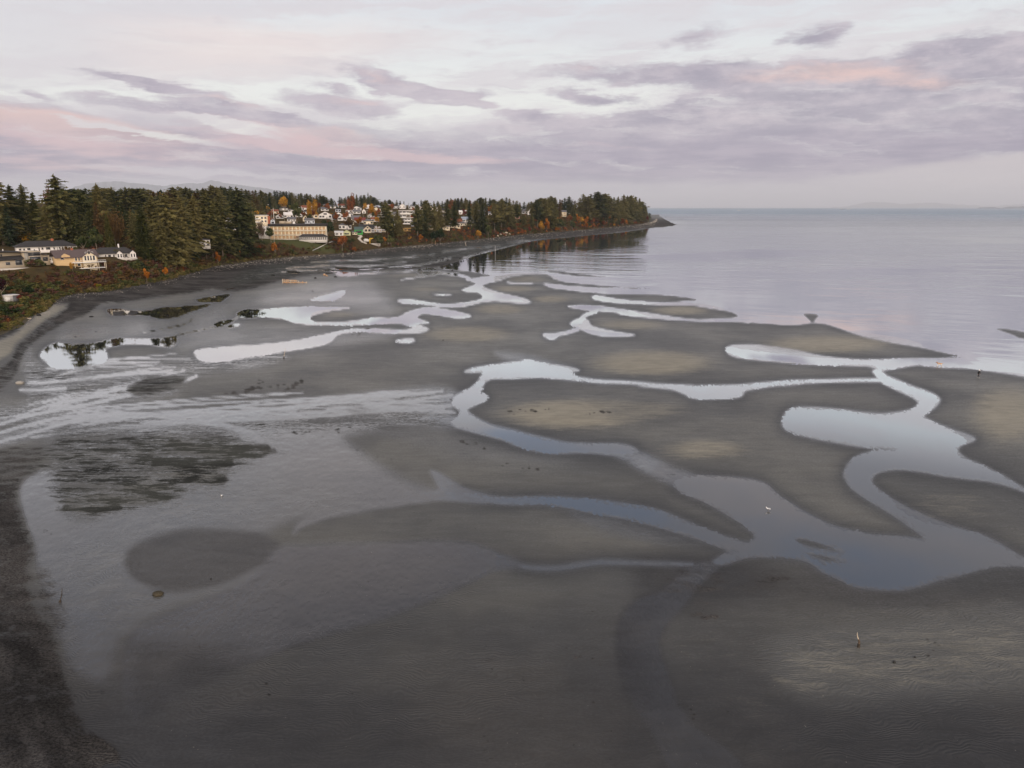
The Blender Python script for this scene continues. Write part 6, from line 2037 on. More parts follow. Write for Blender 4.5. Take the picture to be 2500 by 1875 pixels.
r7 = random.Random(77)
TOWN = [(690, 860, 512, 530, 11, "little pale house among the trees high on the hill over the hotel", "little houses high over the hotel"), (860, 1050, 508, 528, 13, "little pale house among the trees high on the hill over the flats", "little houses high over the flats"),
        (860, 960, 535, 556, 8, "little house packed in the gardens over the concrete stairs", "little houses over the concrete stairs"), (1030, 1130, 512, 532, 6, "little house in the trees uphill of the motel", "little houses uphill of the motel")]
for a, b, t0, t1, n_, lab, grp in TOWN:
    k = tries = 0
    while k < n_ and tries < 200:
        tries += 1
        px, bs = r7.uniform(a, b), r7.uniform(t0, t1)
        wpx = r7.uniform(11, 19)
        hp, rp_ = r7.uniform(4.5, 7), r7.uniform(3, 5)
        if any(px + wpx / 2 > x0 - 2 and px - wpx / 2 < x1 + 2 and bs > y0 + 1 and bs - hp - rp_ < y1 - 1 for x0, x1, y0, y1, _ in HOUSE_BOX):
            continue
        T_(lab, px - wpx / 2, px + wpx / 2, bs, hp, rp_, r7.choice(['x', 'y', 'y', 'hip']), r7.choice(['white', 'white', 'offwhite', 'cream', 'blue_white']), r7.choice(['roof_grey', 'roof_dark', 'roof_white', 'roof_rust']), r7.choice([2, 2, 3]), yaw=r7.uniform(-25, 25), group=grp)
        k += 1

def clear_of_houses(px, top, base, half, Y):
    return not any(Y < hy + 3 and px + half > x0 and px - half < x1 and top < y1 - 3 and base > y0 for x0, x1, y0, y1, hy in HOUSE_BOX)


for k, i, px, top, base, wd, lab, grp in LATE:
    x, y, z = hit_land(px, base)
    if clear_of_houses(px, top, base, (base - top) * .35 * wd, y) or ('roofs' in lab or 'gardens' in lab) and r7.random() < .6:
        tree(k, i, px, top, 0, lab, grp, wd, True, base)

# --- poles, steps, frame
def pole(px, top, base, label, arms=0, mat='pole', r=0.16, Y=None, name="utility_pole"):
    if Y is None:
        x, y, z = hit_land(px, base)
    else:
        x, y, z = at_depth(px, Y)
    hgt = z_of_row(top, y) - z
    o = bpy.data.objects.new(name, None)
    COL.objects.link(o)
    o.location = (x, y, z)
    link("post", tube_mesh("post", M[mat], [[(0, 0, -.5, r), (0, 0, hgt * .5, r * .9), (0, 0, hgt, r * .7)]], 8), None, o)
    for k in range(arms):
        link("crossarm", boxes_mesh("crossarm", [(-1.6, -.32, hgt - 1.0 - k * 2.4, 1.6, -.17, hgt - .7 - k * 2.4)], M[mat]), None, o)
    if not arms:
        link("lamp_head", boxes_mesh("lamp_head", [(-.7, -.2, hgt - .05, .2, .2, hgt + .22)], M['metal']), None, o)
    tag(o, label, "pole", "poles of the town")


pole(670, 508, 548, "tall pale pole behind the hotel's chimney wall", 0, 'offwhite', 0.28)
pole(664, 510, 540, "dark slender pole beside the tall pale one", 1, 'pole')
pole(695, 513, 541, "short dark utility pole over the hotel's roof huts", 1)
pole(812, 534, 562, "pale utility pole with two crossarms past the big clipped tree", 2, 'offwhite', 0.24)
pole(887, 523, 536, "thin pole under the orange tree in the town", 0)
pole(1109, 530, 546, "white mast standing on the rust roof behind the motel", 0, 'offwhite', 0.25)
pole(1123, 545, 556, "white flue pole on the motel's third wing", 0, 'offwhite', 0.25)
pole(671, 576, 610, "bare pale pole stuck in the slope under the hotel's pale end", 0, 'pole', 0.2)
pole(887 + 10, 512, 540, "dark pole among the roofs next to the cream bungalow", 1)

x, y, z = hit_land(880, 590)
o = bpy.data.objects.new("concrete_stairs", None); COL.objects.link(o); o.location = (x, y, z)
s = m_per_px(x, y, z)
pts = [(877, 576), (882, 578), (876, 585), (884, 592), (894, 596)]
st = []
for i in range(len(pts) - 1):
    for k in range(7):
        u = k / 7
        px_, py_ = pts[i][0] * (1 - u) + pts[i + 1][0] * u, pts[i][1] * (1 - u) + pts[i + 1][1] * u
        X_, Y_, Z_ = hit_land(px_, py_)
        st.append((X_ - x - 1.1, Y_ - y - .5, Z_ - z - .4, X_ - x + 1.1, Y_ - y + .5, Z_ - z + .75))
link("flight", boxes_mesh("flight", st, M['concrete']), None, o)
X_, Y_, Z_ = hit_land(916, 600)
link("terrace_wall", boxes_mesh("terrace_wall", [(-18 * s + X_ - x, Y_ - y, Z_ - z - 1, 11 * s + X_ - x, Y_ - y + 5, Z_ - z + 4.5 * s)], M['concrete']), None, o)
link("landing", boxes_mesh("landing", [(8 * s, 0, -.6, 20 * s, 3, 1.6)], M['offwhite']), None, o)
tag(o, "pale concrete stairs and terrace winding down the bluff to the beach", "stairs")
x, y, z = hit_land(893, 590)
o = bpy.data.objects.new("boathouse", None); COL.objects.link(o); o.location = (x, y, z)
link("wall", boxes_mesh("wall", [(-3 * s, 0, -1, 3 * s, 4, 5.2 * s)], M['white']), None, o)
link("door", boxes_mesh("door", [(-2 * s, -.06, 0, 1.2 * s, -.003, 3.6 * s)], M['offwhite']), None, o)
link("roof", boxes_mesh("roof", [(-3.3 * s, -.3, 5.25 * s, 3.3 * s, 4.3, 5.7 * s)], M['roof_white']), None, o)
tag(o, "tiny white boat shed beside the concrete stairs", "shed")
HOUSE_BOX.append((870, 932, 574, 604, y + 5))
x, y, z = hit_land(905, 596)
o = bpy.data.objects.new("hoist_frame", None); COL.objects.link(o); o.location = (x, y, z)
link("mast", boxes_mesh("mast", [(-2.8 * s, 0, -.3, -1.0 * s, .6, 13.5 * s)], M['yellow']), None, o)
link("jib", boxes_mesh("jib", [(-.98 * s, 0.05, 12.2 * s, 7 * s, .55, 13.9 * s)], M['yellow']), None, o)
link("brace", tube_mesh("brace", M['yellow'], [[(-1.0 * s, .3, 8 * s, .18), (3.0 * s, .3, 12.3 * s, .18)]], 6), None, o)
tag(o, "yellow hoist frame standing by the concrete terrace", "hoist")
# diagonal path rail on the slope under the hotel
pp = [hit_land(a, b) for a, b in ((764, 613), (780, 605), (800, 596), (818, 588))]
o = bpy.data.objects.new("drain_pipe", tube_mesh("drain_pipe", M['concrete'], [[(p[0], p[1], p[2] + .35, .42) for p in pp]], 8)); COL.objects.link(o)
tag(o, "pale pipe running diagonally down the grassy slope below the hotel", "pipe")
# small planting wall under the hotel
# ------------------------------------------------------------------ fill: wood and brush
def blocked(px, py0, py1, half, Y):
    for x0, x1, y0, y1, hy in HOUSE_BOX:
        if Y < hy + 3 and px + half > x0 - 1 and px - half < x1 + 1 and py0 < y1 - 1.5 and py1 > y0 - 1:
            return True
    return False


def row_of(z, y):
    c = y * CP + (CAM_H - z) * SP
    v = (z - CAM_H) * CP + y * SP
    return 937.5 - F * v / c


def top_of_town(px):
    return float(np.interp(px, [650, 700, 760, 850, 920, 1050], [520, 518, 510, 506, 508, 515]))


def fill():
    wood, brush = [], []
    r3 = random.Random(5)
    # woodland on the hill
    tries = 0
    while len(wood) < 1900 and tries < 30000:
        tries += 1
        px = r3.uniform(-60, 1575)
        lo = float(np.interp(px, [-60, 200, 480, 640, 1000, 1300, 1560], [430, 450, 480, 640, 760, 1090, 1560]))
        hi = float(np.interp(px, DEPTH[:, 0], DEPTH[:, 1])) * 1.02
        Y = math.exp(r3.uniform(math.log(lo), math.log(max(hi, lo * 1.15))))
        x, y, z = at_depth(px, Y)
        d = float(shore_d(np.array([x]), np.array([y]))[0])
        if d < 14:
            continue
        con = r3.random() < float(np.interp(px, [0, 500, 660, 1000, 1300], [0.85, 0.75, 0.25, 0.35, 0.6]))
        hgt = r3.uniform(11, 24) if con else r3.uniform(5, 13)
        if 650 < px < 1130 and Y < 1500 and top_of_town(px) < row_of(z, y):
            if con or r3.random() < 0.35:
                continue
            hgt = r3.uniform(3, 6.5)
        top = row_of(z + hgt, y)
        sky = float(np.interp(px, SKY[:, 0], SKY[:, 1]))
        if top < sky + 3:
            hgt *= 0.6
            top = row_of(z + hgt, y)
            if top < sky + 3:
                continue
        s = m_per_px(x, y, z)
        half = (hgt * 0.17 if con else hgt * 0.42) / s
        if blocked(px, top, row_of(z, y), half, Y):
            continue
        me = r3.choice(low_con) if con else r3.choice(low_leaf)
        if not con and 640 < px < 1180:
            hgt *= 0.7
        wood.append((me, hgt * (1.15 if con else r3.uniform(.9, 1.25)), hgt, r3.uniform(0, 6.28), (x, y, z - .4)))
    # brush on the bluff face
    tries = 0
    while len(brush) < 7000 and tries < 120000:
        tries += 1
        k = r3.randrange(len(SH) - 8)
        Yq = math.exp(r3.uniform(math.log(205), math.log(1850))) if r3.random() < 0.6 else r3.uniform(230, 470)
        i = int(np.searchsorted(_s_open[:, 1], Yq))
        if i <= 0 or i >= len(_s_open):
            continue
        a, b = _s_open[i - 1], _s_open[i]
        u = (Yq - a[1]) / max(b[1] - a[1], 1e-6)
        sx = a[0] + (b[0] - a[0]) * u
        tx, ty = (b - a) / max(np.linalg.norm(b - a), 1e-6)
        wid = float(np.interp(Yq, [200, 300, 400, 600, 1200, 2000], [46, 44, 42, 46, 40, 60]))
        q = 1.0 + (r3.random() ** 1.15) * wid * (1.5 if 300 < Yq < 440 else 1.0)
        x, y = sx - ty * q, Yq + tx * q
        z = float(land_z(np.array([x]), np.array([y]))[0])
        hgt = r3.uniform(1.2, 4.2) * (0.5 + 0.5 * min(1, q / 8)) * (1.5 if Yq > 900 else 1.0) * (0.6 if Yq < 260 else 1)
        s = m_per_px(x, y, z)
        px = 1250 + x / s
        if px < -60:
            continue
        top, bot = row_of(z + hgt, y), row_of(z, y)
        if blocked(px, top, bot, hgt * .5 / s, y):
            continue
        if 735 < px < 812 and 588 < bot < 628 and r3.random() < 0.85:      # the mown slope under the hotel
            continue
        if 1165 < px < 1215 and bot < 566:
            continue
        if 60 > px and 738 < bot < 750:
            continue
        far = Yq > 850
        zone = vnoise(np.array([x / 11.0]), np.array([y / 11.0]), 77)[0] + r3.uniform(-.22, .22)
        if q < 5 and Yq < 620:
            pal = ('straw', 'straw', 'cedar', 'green')
        elif zone < 0.34:
            pal = ('green', 'hedge', 'green', 'cedar')
        elif zone < 0.60:
            pal = ('bronze', 'redbrown', 'bronze', 'green')
        else:
            pal = ('rust' if far or r3.random() < .25 else 'redbrown', 'redbrown', 'orange' if far and r3.random() < .5 else 'bronze', 'rust' if far else 'bronze', 'baregrey')
        brush.append((BR[r3.choice(pal)][r3.randrange(2)], hgt * r3.uniform(1.1, 1.9), hgt, r3.uniform(0, 6.28), (x, y, z - .3)))
    return wood, brush


M['straw'] = mat_leaf("straw_grass", (0.10, 0.080, 0.030), (0.27, 0.210, 0.085))
M['redbrown'] = mat_leaf("red_brown_twigs", (0.040, 0.020, 0.015), (0.125, 0.062, 0.046))
M['baregrey'] = PROTO['baregrey', 0][0].materials[0]
BR = {}
for key in ('green', 'hedge', 'cedar', 'bronze', 'redbrown', 'rust', 'orange', 'straw', 'baregrey'):
    BR[key] = [leafy_crown(700 + i, M[key], lobes=5, leaves=17, leaf=0.085 if key != 'straw' else 0.05, cz=0.45, rz=0.55, rx=0.5, hollow=.5) for i in range(2)]
wood, brush = fill()
tag(link("woodland", merge_copies("woodland", wood)), "mixed autumn wood filling the hillside", kind='stuff')
tag(link("undergrowth", merge_copies("undergrowth", brush)), "brown and rust brush covering the bluff face", kind='stuff')


# stones and drift logs along the top of the beach
def stones():
    r4 = random.Random(11)
    v, f = [], []
    for _ in range(2200):
        i = r4.randrange(6 if r4.random() < .4 else 66, len(qv) - 1)
        u = r4.random()
        px, py = qv[i] * (1 - u) + qv[i + 1 if i + 1 < len(qv) else i] * u
        py += r4.uniform(-0.5, 3.5) + (r4.random() ** 3) * 10
        px += r4.uniform(-3, 3)
        if px < 60:
            continue
        z = float(flat_z(np.array([px]), np.array([py]))[0])
        x, y = at_z(px, py, z)
        s = m_per_px(x, y, z)
        sz = s * r4.uniform(0.5, 1.35)
        k = len(v)
        lx, ly = r4.uniform(.7, 2.2), r4.uniform(.6, 1)
        for dx, dy, dz in ((-1, -1, -.3), (1, -.8, -.3), (.9, 1, -.3), (-.8, .9, -.3), (-.5, -.5, .8), (.6, -.4, .7), (.4, .5, .9), (-.4, .6, .6)):
            v.append((x + dx * sz * lx * .6, y + dy * sz * ly * .6, z + dz * sz * .55))
        f += [(k, k + 3, k + 2, k + 1), (k + 4, k + 5, k + 6, k + 7), (k, k + 1, k + 5, k + 4), (k + 1, k + 2, k + 6, k + 5), (k + 2, k + 3, k + 7, k + 6), (k + 3, k, k + 4, k + 7)]
    me = np_mesh("beach_stones", np.array(v), np.array(f))
    me.materials.append(mat_simple("pale_stones", (0.36, 0.33, 0.29), 0.9, 1.3, 0.12))
    return me


tag(link("beach_stones", stones()), "pale stones and drift strewn along the top of the beach", kind='stuff')

# ------------------------------------------------------------------ things on the flat
def spot(px, py, water_level=False):
    z = 0.0 if water_level else max(0.0, float(flat_z(np.array([float(px)]), np.array([float(py)]))[0]))
    x, y = at_z(px, py, z)
    return float(x), float(y), z


def root(name, loc, label, cat, group=None, rz=0.0):
    o = bpy.data.objects.new(name, None)
    COL.objects.link(o)
    o.location = loc
    o.rotation_euler = (0, 0, R(rz))
    return tag(o, label, cat, group)


def skin_mesh(name, pts, edges, mat, level=1):
    """continuous surface grown round a skeleton: pts = (x, y, z, radius)"""
    me = bpy.data.meshes.new(name)
    me.from_pydata([p[:3] for p in pts], edges, [])
    o = bpy.data.objects.new(name, me)
    COL.objects.link(o)
    me.materials.append(mat)
    m1 = o.modifiers.new("skin", 'SKIN')
    for i, p in enumerate(pts):
        sv = me.skin_vertices[0].data[i]
        rr = p[3] if len(p) == 4 else p[3:5]
        sv.radius = (rr, rr) if not isinstance(rr, tuple) else rr
        sv.use_root = (i == 0)
    m1.use_smooth_shade = True
    m2 = o.modifiers.new("sub", 'SUBSURF')
    m2.levels = m2.render_levels = level
    return o


def ball(name, mat, c, r, seg=12, rings=8, squash=(1, 1, 1), noise=0.0, seed=1):
    rr = random.Random(seed)
    v, f = [], []
    for j in range(rings + 1):
        th = math.pi * j / rings
        for i in range(seg):
            ph = 2 * math.pi * i / seg
            k = r * (1 + noise * rr.uniform(-1, 1))
            v.append((c[0] + k * squash[0] * math.sin(th) * math.cos(ph), c[1] + k * squash[1] * math.sin(th) * math.sin(ph), c[2] + k * squash[2] * math.cos(th)))
    for j in range(rings):
        for i in range(seg):
            a, b = j * seg + i, j * seg + (i + 1) % seg
            f.append((a, a + seg, b + seg, b))
    me = np_mesh(name, np.array(v), np.array(f), smooth=noise == 0)
    me.materials.append(mat)
    return me


def person():
    x, y, z = spot(2388, 922)
    o = root("person", (x, y, z), "person in dark clothes and a white hat walking on the sand spit", "person", None, 200)
    o.scale = (1.08, 1.08, 1.08)
    P = [(0, 0, .92, .135), (0, 0.01, 1.10, .14), (0, .015, 1.30, .165), (0, .02, 1.43, .10), (0, .035, 1.50, .058), (0, .055, 1.56, .075), (0, .06, 1.64, .098), (0, .055, 1.72, .085),
         (.10, 0, .88, .10), (.10, .19, .50, .068), (.10, .27, .12, .046), (-.10, 0, .88, .10), (-.10, -.05, .50, .068), (-.10, -.33, .16, .046),
         (.19, .02, 1.40, .070), (.25, -.10, 1.14, .050), (.23, -.02, .90, .038), (.22, .03, .82, .034), (-.19, .02, 1.40, .070), (-.25, .12, 1.15, .050), (-.22, .26, .95, .038), (-.21, .31, .88, .034)]
    E = [(0, 1), (1, 2), (2, 3), (3, 4), (4, 5), (5, 6), (6, 7), (0, 8), (8, 9), (9, 10), (0, 11), (11, 12), (12, 13), (3, 14), (14, 15), (15, 16), (16, 17), (3, 18), (18, 19), (19, 20), (20, 21)]
    b = skin_mesh("body", P, E, M['black'])
    b.parent = o
    link("face", ball("face", M['skin'], (0, .095, 1.62), .072, squash=(.95, 1, 1.25)), None, o)
    link("hat", ball("hat", M['hat'], (0, .05, 1.73), .15, squash=(1, 1.05, .85)), None, o)
    for sx, c in ((.10, (.10, .33, .06)), (-.10, (-.10, -.32, .07))):
        link("shoe", ball("shoe", M['shoe'], c, .11, squash=(.45, 1.15, .55)), None, o)
    for c in ((.22, .05, .77), (-.21, .35, .83)):
        link("hand", ball("hand", M['skin'], c, .05, squash=(.6, .9, 1.3)), None, o)


def dog():
    x, y, z = spot(2293, 895)
    o = root("dog", (x, y, max(z, .0)), "tan and white dog standing in the shallow channel by the sand spit", "dog", None, 70)
    P = [(0, -.26, .52, .13), (0, 0, .54, .155), (0, .22, .56, .165), (0, .36, .66, .10), (0, .46, .78, .095), (0, .58, .75, .055), (0, .66, .73, .042),
         (.09, -.27, .42, .075), (.09, -.22, .30, .048), (.09, -.33, .17, .032), (.09, -.30, .02, .032), (-.09, -.27, .42, .075), (-.09, -.26, .30, .048), (-.09, -.38, .17, .032), (-.09, -.34, .02, .032),
         (.09, .24, .42, .065), (.09, .23, .22, .035), (.09, .25, .02, .034), (-.09, .24, .42, .065), (-.09, .28, .22, .035), (-.09, .34, .03, .034), (0, -.42, .62, .035), (0, -.56, .74, .025)]
    E = [(0, 1), (1, 2), (2, 3), (3, 4), (4, 5), (5, 6), (0, 7), (7, 8), (8, 9), (9, 10), (0, 11), (11, 12), (12, 13), (13, 14), (2, 15), (15, 16), (16, 17), (2, 18), (18, 19), (19, 20), (0, 21), (21, 22)]
    m, T = new_mat("tan_and_white_fur")
    pos = T.node('ShaderNodeTexCoord').outputs['Object']
    n = T.noise(pos, 3.0, 2, .5)
    sx, sy, sz = T.sep(pos)
    k = T.ss(T.add(T.mul(T.sub(sz, .5), 3.0), T.mul(n, 1.0)), .35, .6)
    df = T.node('ShaderNodeBsdfDiffuse')
    T.put(df.inputs[0], T.mix(k, (0.66, 0.60, 0.53), (0.38, 0.235, 0.15)))
    ou = T.node('ShaderNodeOutputMaterial')
    T.l.new(df.outputs[0], ou.inputs[0])
    b = skin_mesh("body", P, E, m)
    b.parent = o
    o.scale = (1.45, 1.45, 1.45)
    for sx in (-1, 1):
        link("ear", ball("ear", M['dog_tan'], (sx * .075, .43, .80), .05, 8, 6, (.5, .8, 1.3)), None, o)


person()
dog()


def gull(px, py, rz, label, wade=True, big=1.0, group="gulls on the flat"):
    x, y, z = spot(px, py, wade)
    o = root("gull", (x, y, z), label, "gull", group, rz)
    leg = .13
    P = [(0, 0, leg + .10, .085), (0, .10, leg + .13, .075), (0, .17, leg + .21, .042), (0, .20, leg + .275, .040), (0, .235, leg + .275, .022), (0, -.13, leg + .095, .058), (0, -.27, leg + .085, .022)]
    b = skin_mesh("body", P, [(0, 1), (1, 2), (2, 3), (3, 4), (0, 5), (5, 6)], M['gull_white'])
    b.parent = o
    for s_ in (-1, 1):
        link("wing", ball("wing", M['gull_grey'], (s_ * .055, -.07, leg + .125), .10, 10, 6, (.35, 1.9, .62)), None, o)
        link("leg", tube_mesh("leg", M['beak'], [[(s_ * .03, 0, leg + .03, .008), (s_ * .03, 0, -.02, .008)]], 5), None, o)
    link("beak", tube_mesh("beak", M['beak'], [[(0, .25, leg + .272, .013), (0, .30, leg + .262, .004)]], 6), None, o)
    o.scale = (big * 1.15,) * 3


gull(542, 1214, 180, "white gull alone on the rippled film of water near the dark weed", True)
gull(1875, 1247, 75, "white gull wading in the blue grey pool between the sand bars", True, 1.1)
gull(1743, 753, 20, "tiny white gull afloat off the rounded end of a sand bar", True, 1.2)
gull(1806, 511.5, 0, "white gull speck far out on the open sea", True, 6.0, None) if False else None


def flying(px, py, Y, size, flap, label, rz, mat='crow', group=None, name="bird"):
    a = (px - 1250) / F
    z = z_of_row(py, Y)
    c = Y * CP + (CAM_H - z) * SP
    o = root(name, (a * c, Y, z), label, "bird", group, rz)
    P = [(0, 0, 0, .09), (0, .18, .01, .07), (0, .32, .04, .045), (0, .42, .04, .02), (0, -.2, 0, .05), (0, -.36, 0, .02)]
    b = skin_mesh("body", P, [(0, 1), (1, 2), (2, 3), (0, 4), (4, 5)], M[mat])
    b.parent = o
    for s_ in (-1, 1):
        up = math.sin(R(flap))
        cu = math.cos(R(flap))
        v = [(s_ * .05, .14, .02), (s_ * .05, -.14, .02), (s_ * (.05 + .38 * cu), .16, .02 + .38 * up), (s_ * (.05 + .38 * cu), -.10, .02 + .38 * up), (s_ * (.05 + .80 * cu), .04, .02 + .80 * up * .95), (s_ * (.05 + .78 * cu), -.06, .02 + .78 * up * .95)]
        v += [(p[0], p[1], p[2] - .02) for p in v]
        fs = [(0, 1, 3, 2), (2, 3, 5, 4), (6, 8, 9, 7), (8, 10, 11, 9), (0, 2, 8, 6), (2, 4, 10, 8), (1, 7, 9, 3), (3, 9, 11, 5), (4, 5, 11, 10), (0, 6, 7, 1)]
        link("wing", poly_mesh("wing", v, fs, M[mat]), None, o)
    o.scale = (size,) * 3


for px, py, fl, lab in ((1170, 625, 38, "dark bird flapping low over the reef, first of the line"), (1234, 627, 45, "dark bird with one wing lifted over the shallows"), (1248, 625.5, 40, "dark bird in a sharp V over the shallows"), (1293, 630, 42, "dark bird flapping over the rippled water, last of the line"),
                        (1232, 621.5, 5, "dark bird gliding with flat wings just above the water"), (1224, 621.3, 8, "small dark bird gliding beside the flat winged one"), (1316, 634.5, 10, "small dark bird skimming the rippled water past the line")):
    flying(px, py, 560, 1.9 if fl > 20 else 1.4, fl, lab, 65, 'crow', "birds flying low over the shallows")
for k, (px, py) in enumerate(((916, 421), (924, 419.5), (926, 420), (929, 419.2), (941.5, 420.5), (946, 420), (950, 420))):
    flying(px, py, 1500, 1.7, 12 + 3 * k, "tiny dark bird in the distant flock under the cloud bank", 80, 'crow', "distant flock under the cloud bank")
for px, py, Y, lab in ((741, 514, 600, "pale gull gliding over the hill behind the hotel"), (655, 500, 560, "white gull gliding before the trees over the hotel"), (730, 507, 620, "white gull gliding near the big round olive tree")):
    flying(px, py, Y, 1.3, 15, lab, 75, 'gull_white', "gulls gliding over the town")


def lump(name, px, py, sx, sy, sz, mat, label, cat, seed=1, wl=False, rz=0.0, group=None):
    x, y, z = spot(px, py, wl)
    me = ball(name, M[mat], (0, 0, sz * .25), 1.0, 14, 9, (sx / 2, sy / 2, sz * .62), 0.13, seed)
    o = link(name, me)
    o.location = (x, y, z)
    o.rotation_euler = (0, 0, R(rz))
    tag(o, label, cat, group)
    return o


lump("rock", 386, 1452, 1.15, .85, .45, 'rock', "olive brown rock lying alone in the lavender film of water", "rock", 3)
lump("rock", 515, 1414, .22, .2, .16, 'dark_rock', "small dark stone on the edge of the grey green dome", "rock", 5)
lump("rock", 2183, 1618, .28, .22, .24, 'dark_rock', "small black stone on the rippled sand near the splintered stake", "rock", 6)
lump("rock", 2233, 1605, .22, .16, .14, 'dark_rock', "smaller black stone past the one near the splintered stake", "rock", 8)
lump("rock", 49, 937, 1.9, 1.5, .8, 'stone', "pale tan boulder where the shingle beach meets the film of water", "rock", 7)
lump("rock", 770, 680, 1.4, 1.1, .9, 'dark_rock', "black boulder beyond the timber crib", "rock", 9)
lump("rock", 819, 677, 2.2, 1.2, .7, 'dark_rock', "long black boulder beside the pink pool beyond the timber crib", "rock", 10, rz=20)
lump("rock", 763, 711, 1.0, .7, .25, 'dark_rock', "flat dark stone on the smooth sand below the timber crib", "rock", 12)
lump("rock", 1082, 831, .4, .3, .25, 'dark_rock', "single dark speck of stone on a pale hump near the small bright pool", "rock", 13)
lump("rock", 95, 771, 1.6, 1.2, .8, 'dark_rock', "dark boulder at the foot of the grassy bank on the upper beach", "rock", 14)
lump("rock", 223, 774, 1.7, 1.1, .5, 'dark_rock', "dark stone on the edge of the first tree reflecting pool", "rock", 15)
lump("rock", 234, 810, .5, .4, .3, 'dark_rock', "small dark stone above the large tree reflecting pool", "rock", 16)
lump("rock", 184, 823, .5, .4, .3, 'dark_rock', "small dark stone close over the large tree reflecting pool", "rock", 17)


def stake(px, py, top, label, parts, cat="stake", name="stake", group=None, wl=False):
    """parts: (name, material, [(px offset, row, radius m)...]) following the stick upwards in the picture"""
    x, y, z = spot(px, py, wl)
    o = root(name, (x, y, z), label, cat, group)
    s = m_per_px(x, y, z)
    for nm, mat, seq in parts:
        path = [(dx * s, 0, z_of_row(r_, y) - z - (.25 if k == 0 and r_ >= py else 0), rad) for k, (dx, r_, rad) in enumerate(seq)]
        link(nm, tube_mesh(nm, M[mat], [path], 7), None, o)
    return o


stake(2096, 1580, 1543, "splintered driftwood stake with a bleached tip and a dark foot", [("foot", 'wet_wood', [(0, 1581, .15), (0, 1573, .13), (0, 1571, .12)]), ("shaft", 'bark', [(0, 1571, .10), (0, 1566, .09), (-3, 1560, .07)]), ("splinter", 'bleached', [(-3, 1560, .06), (-7, 1552, .045), (-7.5, 1543, .01)])])
stake(146, 1470, 1436, "thin black stick leaning out of the rippled film by the shingle", [("foot", 'wet_wood', [(0, 1471, .14), (1, 1467, .12), (2, 1465, .07)]), ("shaft", 'wet_wood', [(2, 1465, .055), (8, 1452, .045), (11, 1436, .03)])])
stake(693, 877, 850, "thin pole with a dark foot standing in the pink film of water", [("foot", 'wet_wood', [(0, 878, .17), (0.5, 872, .14), (1, 870, .09)]), ("shaft", 'bleached', [(1, 870, .06), (3, 862, .05), (6, 850, .035)])])
stake(1209, 619, 600, "thin white marker pole standing on the outer reef", [("shaft", 'white', [(0, 619, .10), (0, 610, .09), (0, 600, .08)]), ("cap", 'metal', [(0, 600, .12), (0, 599.3, .12)])])
stake(1138, 600, 591, "short leaning white post at the beach below the bluff", [("shaft", 'bleached', [(0, 600, .22), (-1, 596, .20), (-2, 592, .18)]), ("cap", 'white', [(-2, 592, .2), (-2.2, 590.8, .12)])])
stake(1063, 597, 587, "thin rusty post at the beach under the motel", [("shaft", 'wood', [(0, 597, .15), (0, 587, .13)])])


def crib():
    x, y, z = spot(722, 692)
    s = m_per_px(x, y, z)
    o = root("timber_crib", (x, y, z), "remains of a timber crib standing in the sand beyond the flats", "wreck", None, 4)
    for k in range(7):
        px = -31 + k * 9.6
        hgt = (11.0 - k * 1.05) * s
        link("post", boxes_mesh("post", [(px * s - .2, -.2, -.3, px * s + .2, .2, hgt)], M['bleached' if k % 2 == 0 else 'wood']), None, o)
    for k in range(4):
        px = -31 + k * 9.6
        link("rear_post", boxes_mesh("rear_post", [(px * s - .18, 3.4, -.3, px * s + .18, 3.8, (9.5 - k) * s)], M['wood']), None, o)
    link("top_rail", boxes_mesh("top_rail", [(-32 * s, -.45, 5.6 * s, 6 * s, -.22, 6.7 * s)], M['bleached']), None, o)
    link("boarding", boxes_mesh("boarding", [(-31 * s + k * 9.6 * s + .25, -.12, 0.3, -31 * s + (k + 1) * 9.6 * s - .25, .06, (4.6 - .35 * k) * s) for k in range(6)], M['wood']), None, o)
    link("rear_rail", boxes_mesh("rear_rail", [(-32 * s, 3.15, 6.0 * s, 0, 3.35, 7.2 * s)], M['wood']), None, o)


crib()


def log(px0, py0, px1, py1, r, mat, label, branch=False):
    a = spot(px0, py0)
    b = spot(px1, py1)
    L = math.dist(a, b)
    o = root("drift_log", a, label, "log")
    dx, dy, dz = b[0] - a[0], b[1] - a[1], b[2] - a[2]
    link("trunk", tube_mesh("trunk", M[mat], [[(0, 0, r * .5, r), (dx * .5, dy * .5, dz * .5 + r * .7, r * .85), (dx, dy, dz + r * .5, r * .55)]], 8), None, o)
    link("root_end", ball("root_end", M[mat], (0, 0, r * .7), r * 1.7, 8, 6, (1, 1, .8), .3, int(px0)), None, o)


log(797, 669, 812, 667, .35, 'wet_wood', "dark drift log beside the orange debris beyond the crib")
log(792, 672, 800, 675, .45, 'wood', "orange brown broken timber lying beyond the crib")
log(50, 781, 76, 778, .25, 'bleached', "bleached drift log at the edge of the upper beach")
log(100, 762, 118, 757, .28, 'bleached', "long pale drift log along the top of the beach")
log(118, 745, 137, 738, .3, 'bleached', "pale drift log nearest the white shed's bank")
log(780, 625, 772, 619, .3, 'bleached', "pale log sloping down to the beach below the pipe")
log(1228, 572, 1250, 574, .8, 'bleached', "pale fallen log by the tan rocks past the motel")
log(555, 707, 575, 703, .3, 'wet_wood', "black waterlogged log in the rivulet above the round pool")

# weed-covered boulders on the reef by the water's edge
r5 = random.Random(3)
for k in range(42):
    px = r5.uniform(1040, 1175)
    py = 632 + (px - 1040) * -0.06 + r5.gauss(0, 9) + 4
    sz = r5.uniform(.5, 1.5)
    lump("reef_boulder", px, py, sz * 1.4, sz, sz * .7, 'dark_rock', "dark weedy boulder on the reef's wet edge under the birds", "boulder", 30 + k, False, r5.uniform(0, 180), "weedy boulders on the reef's edge")
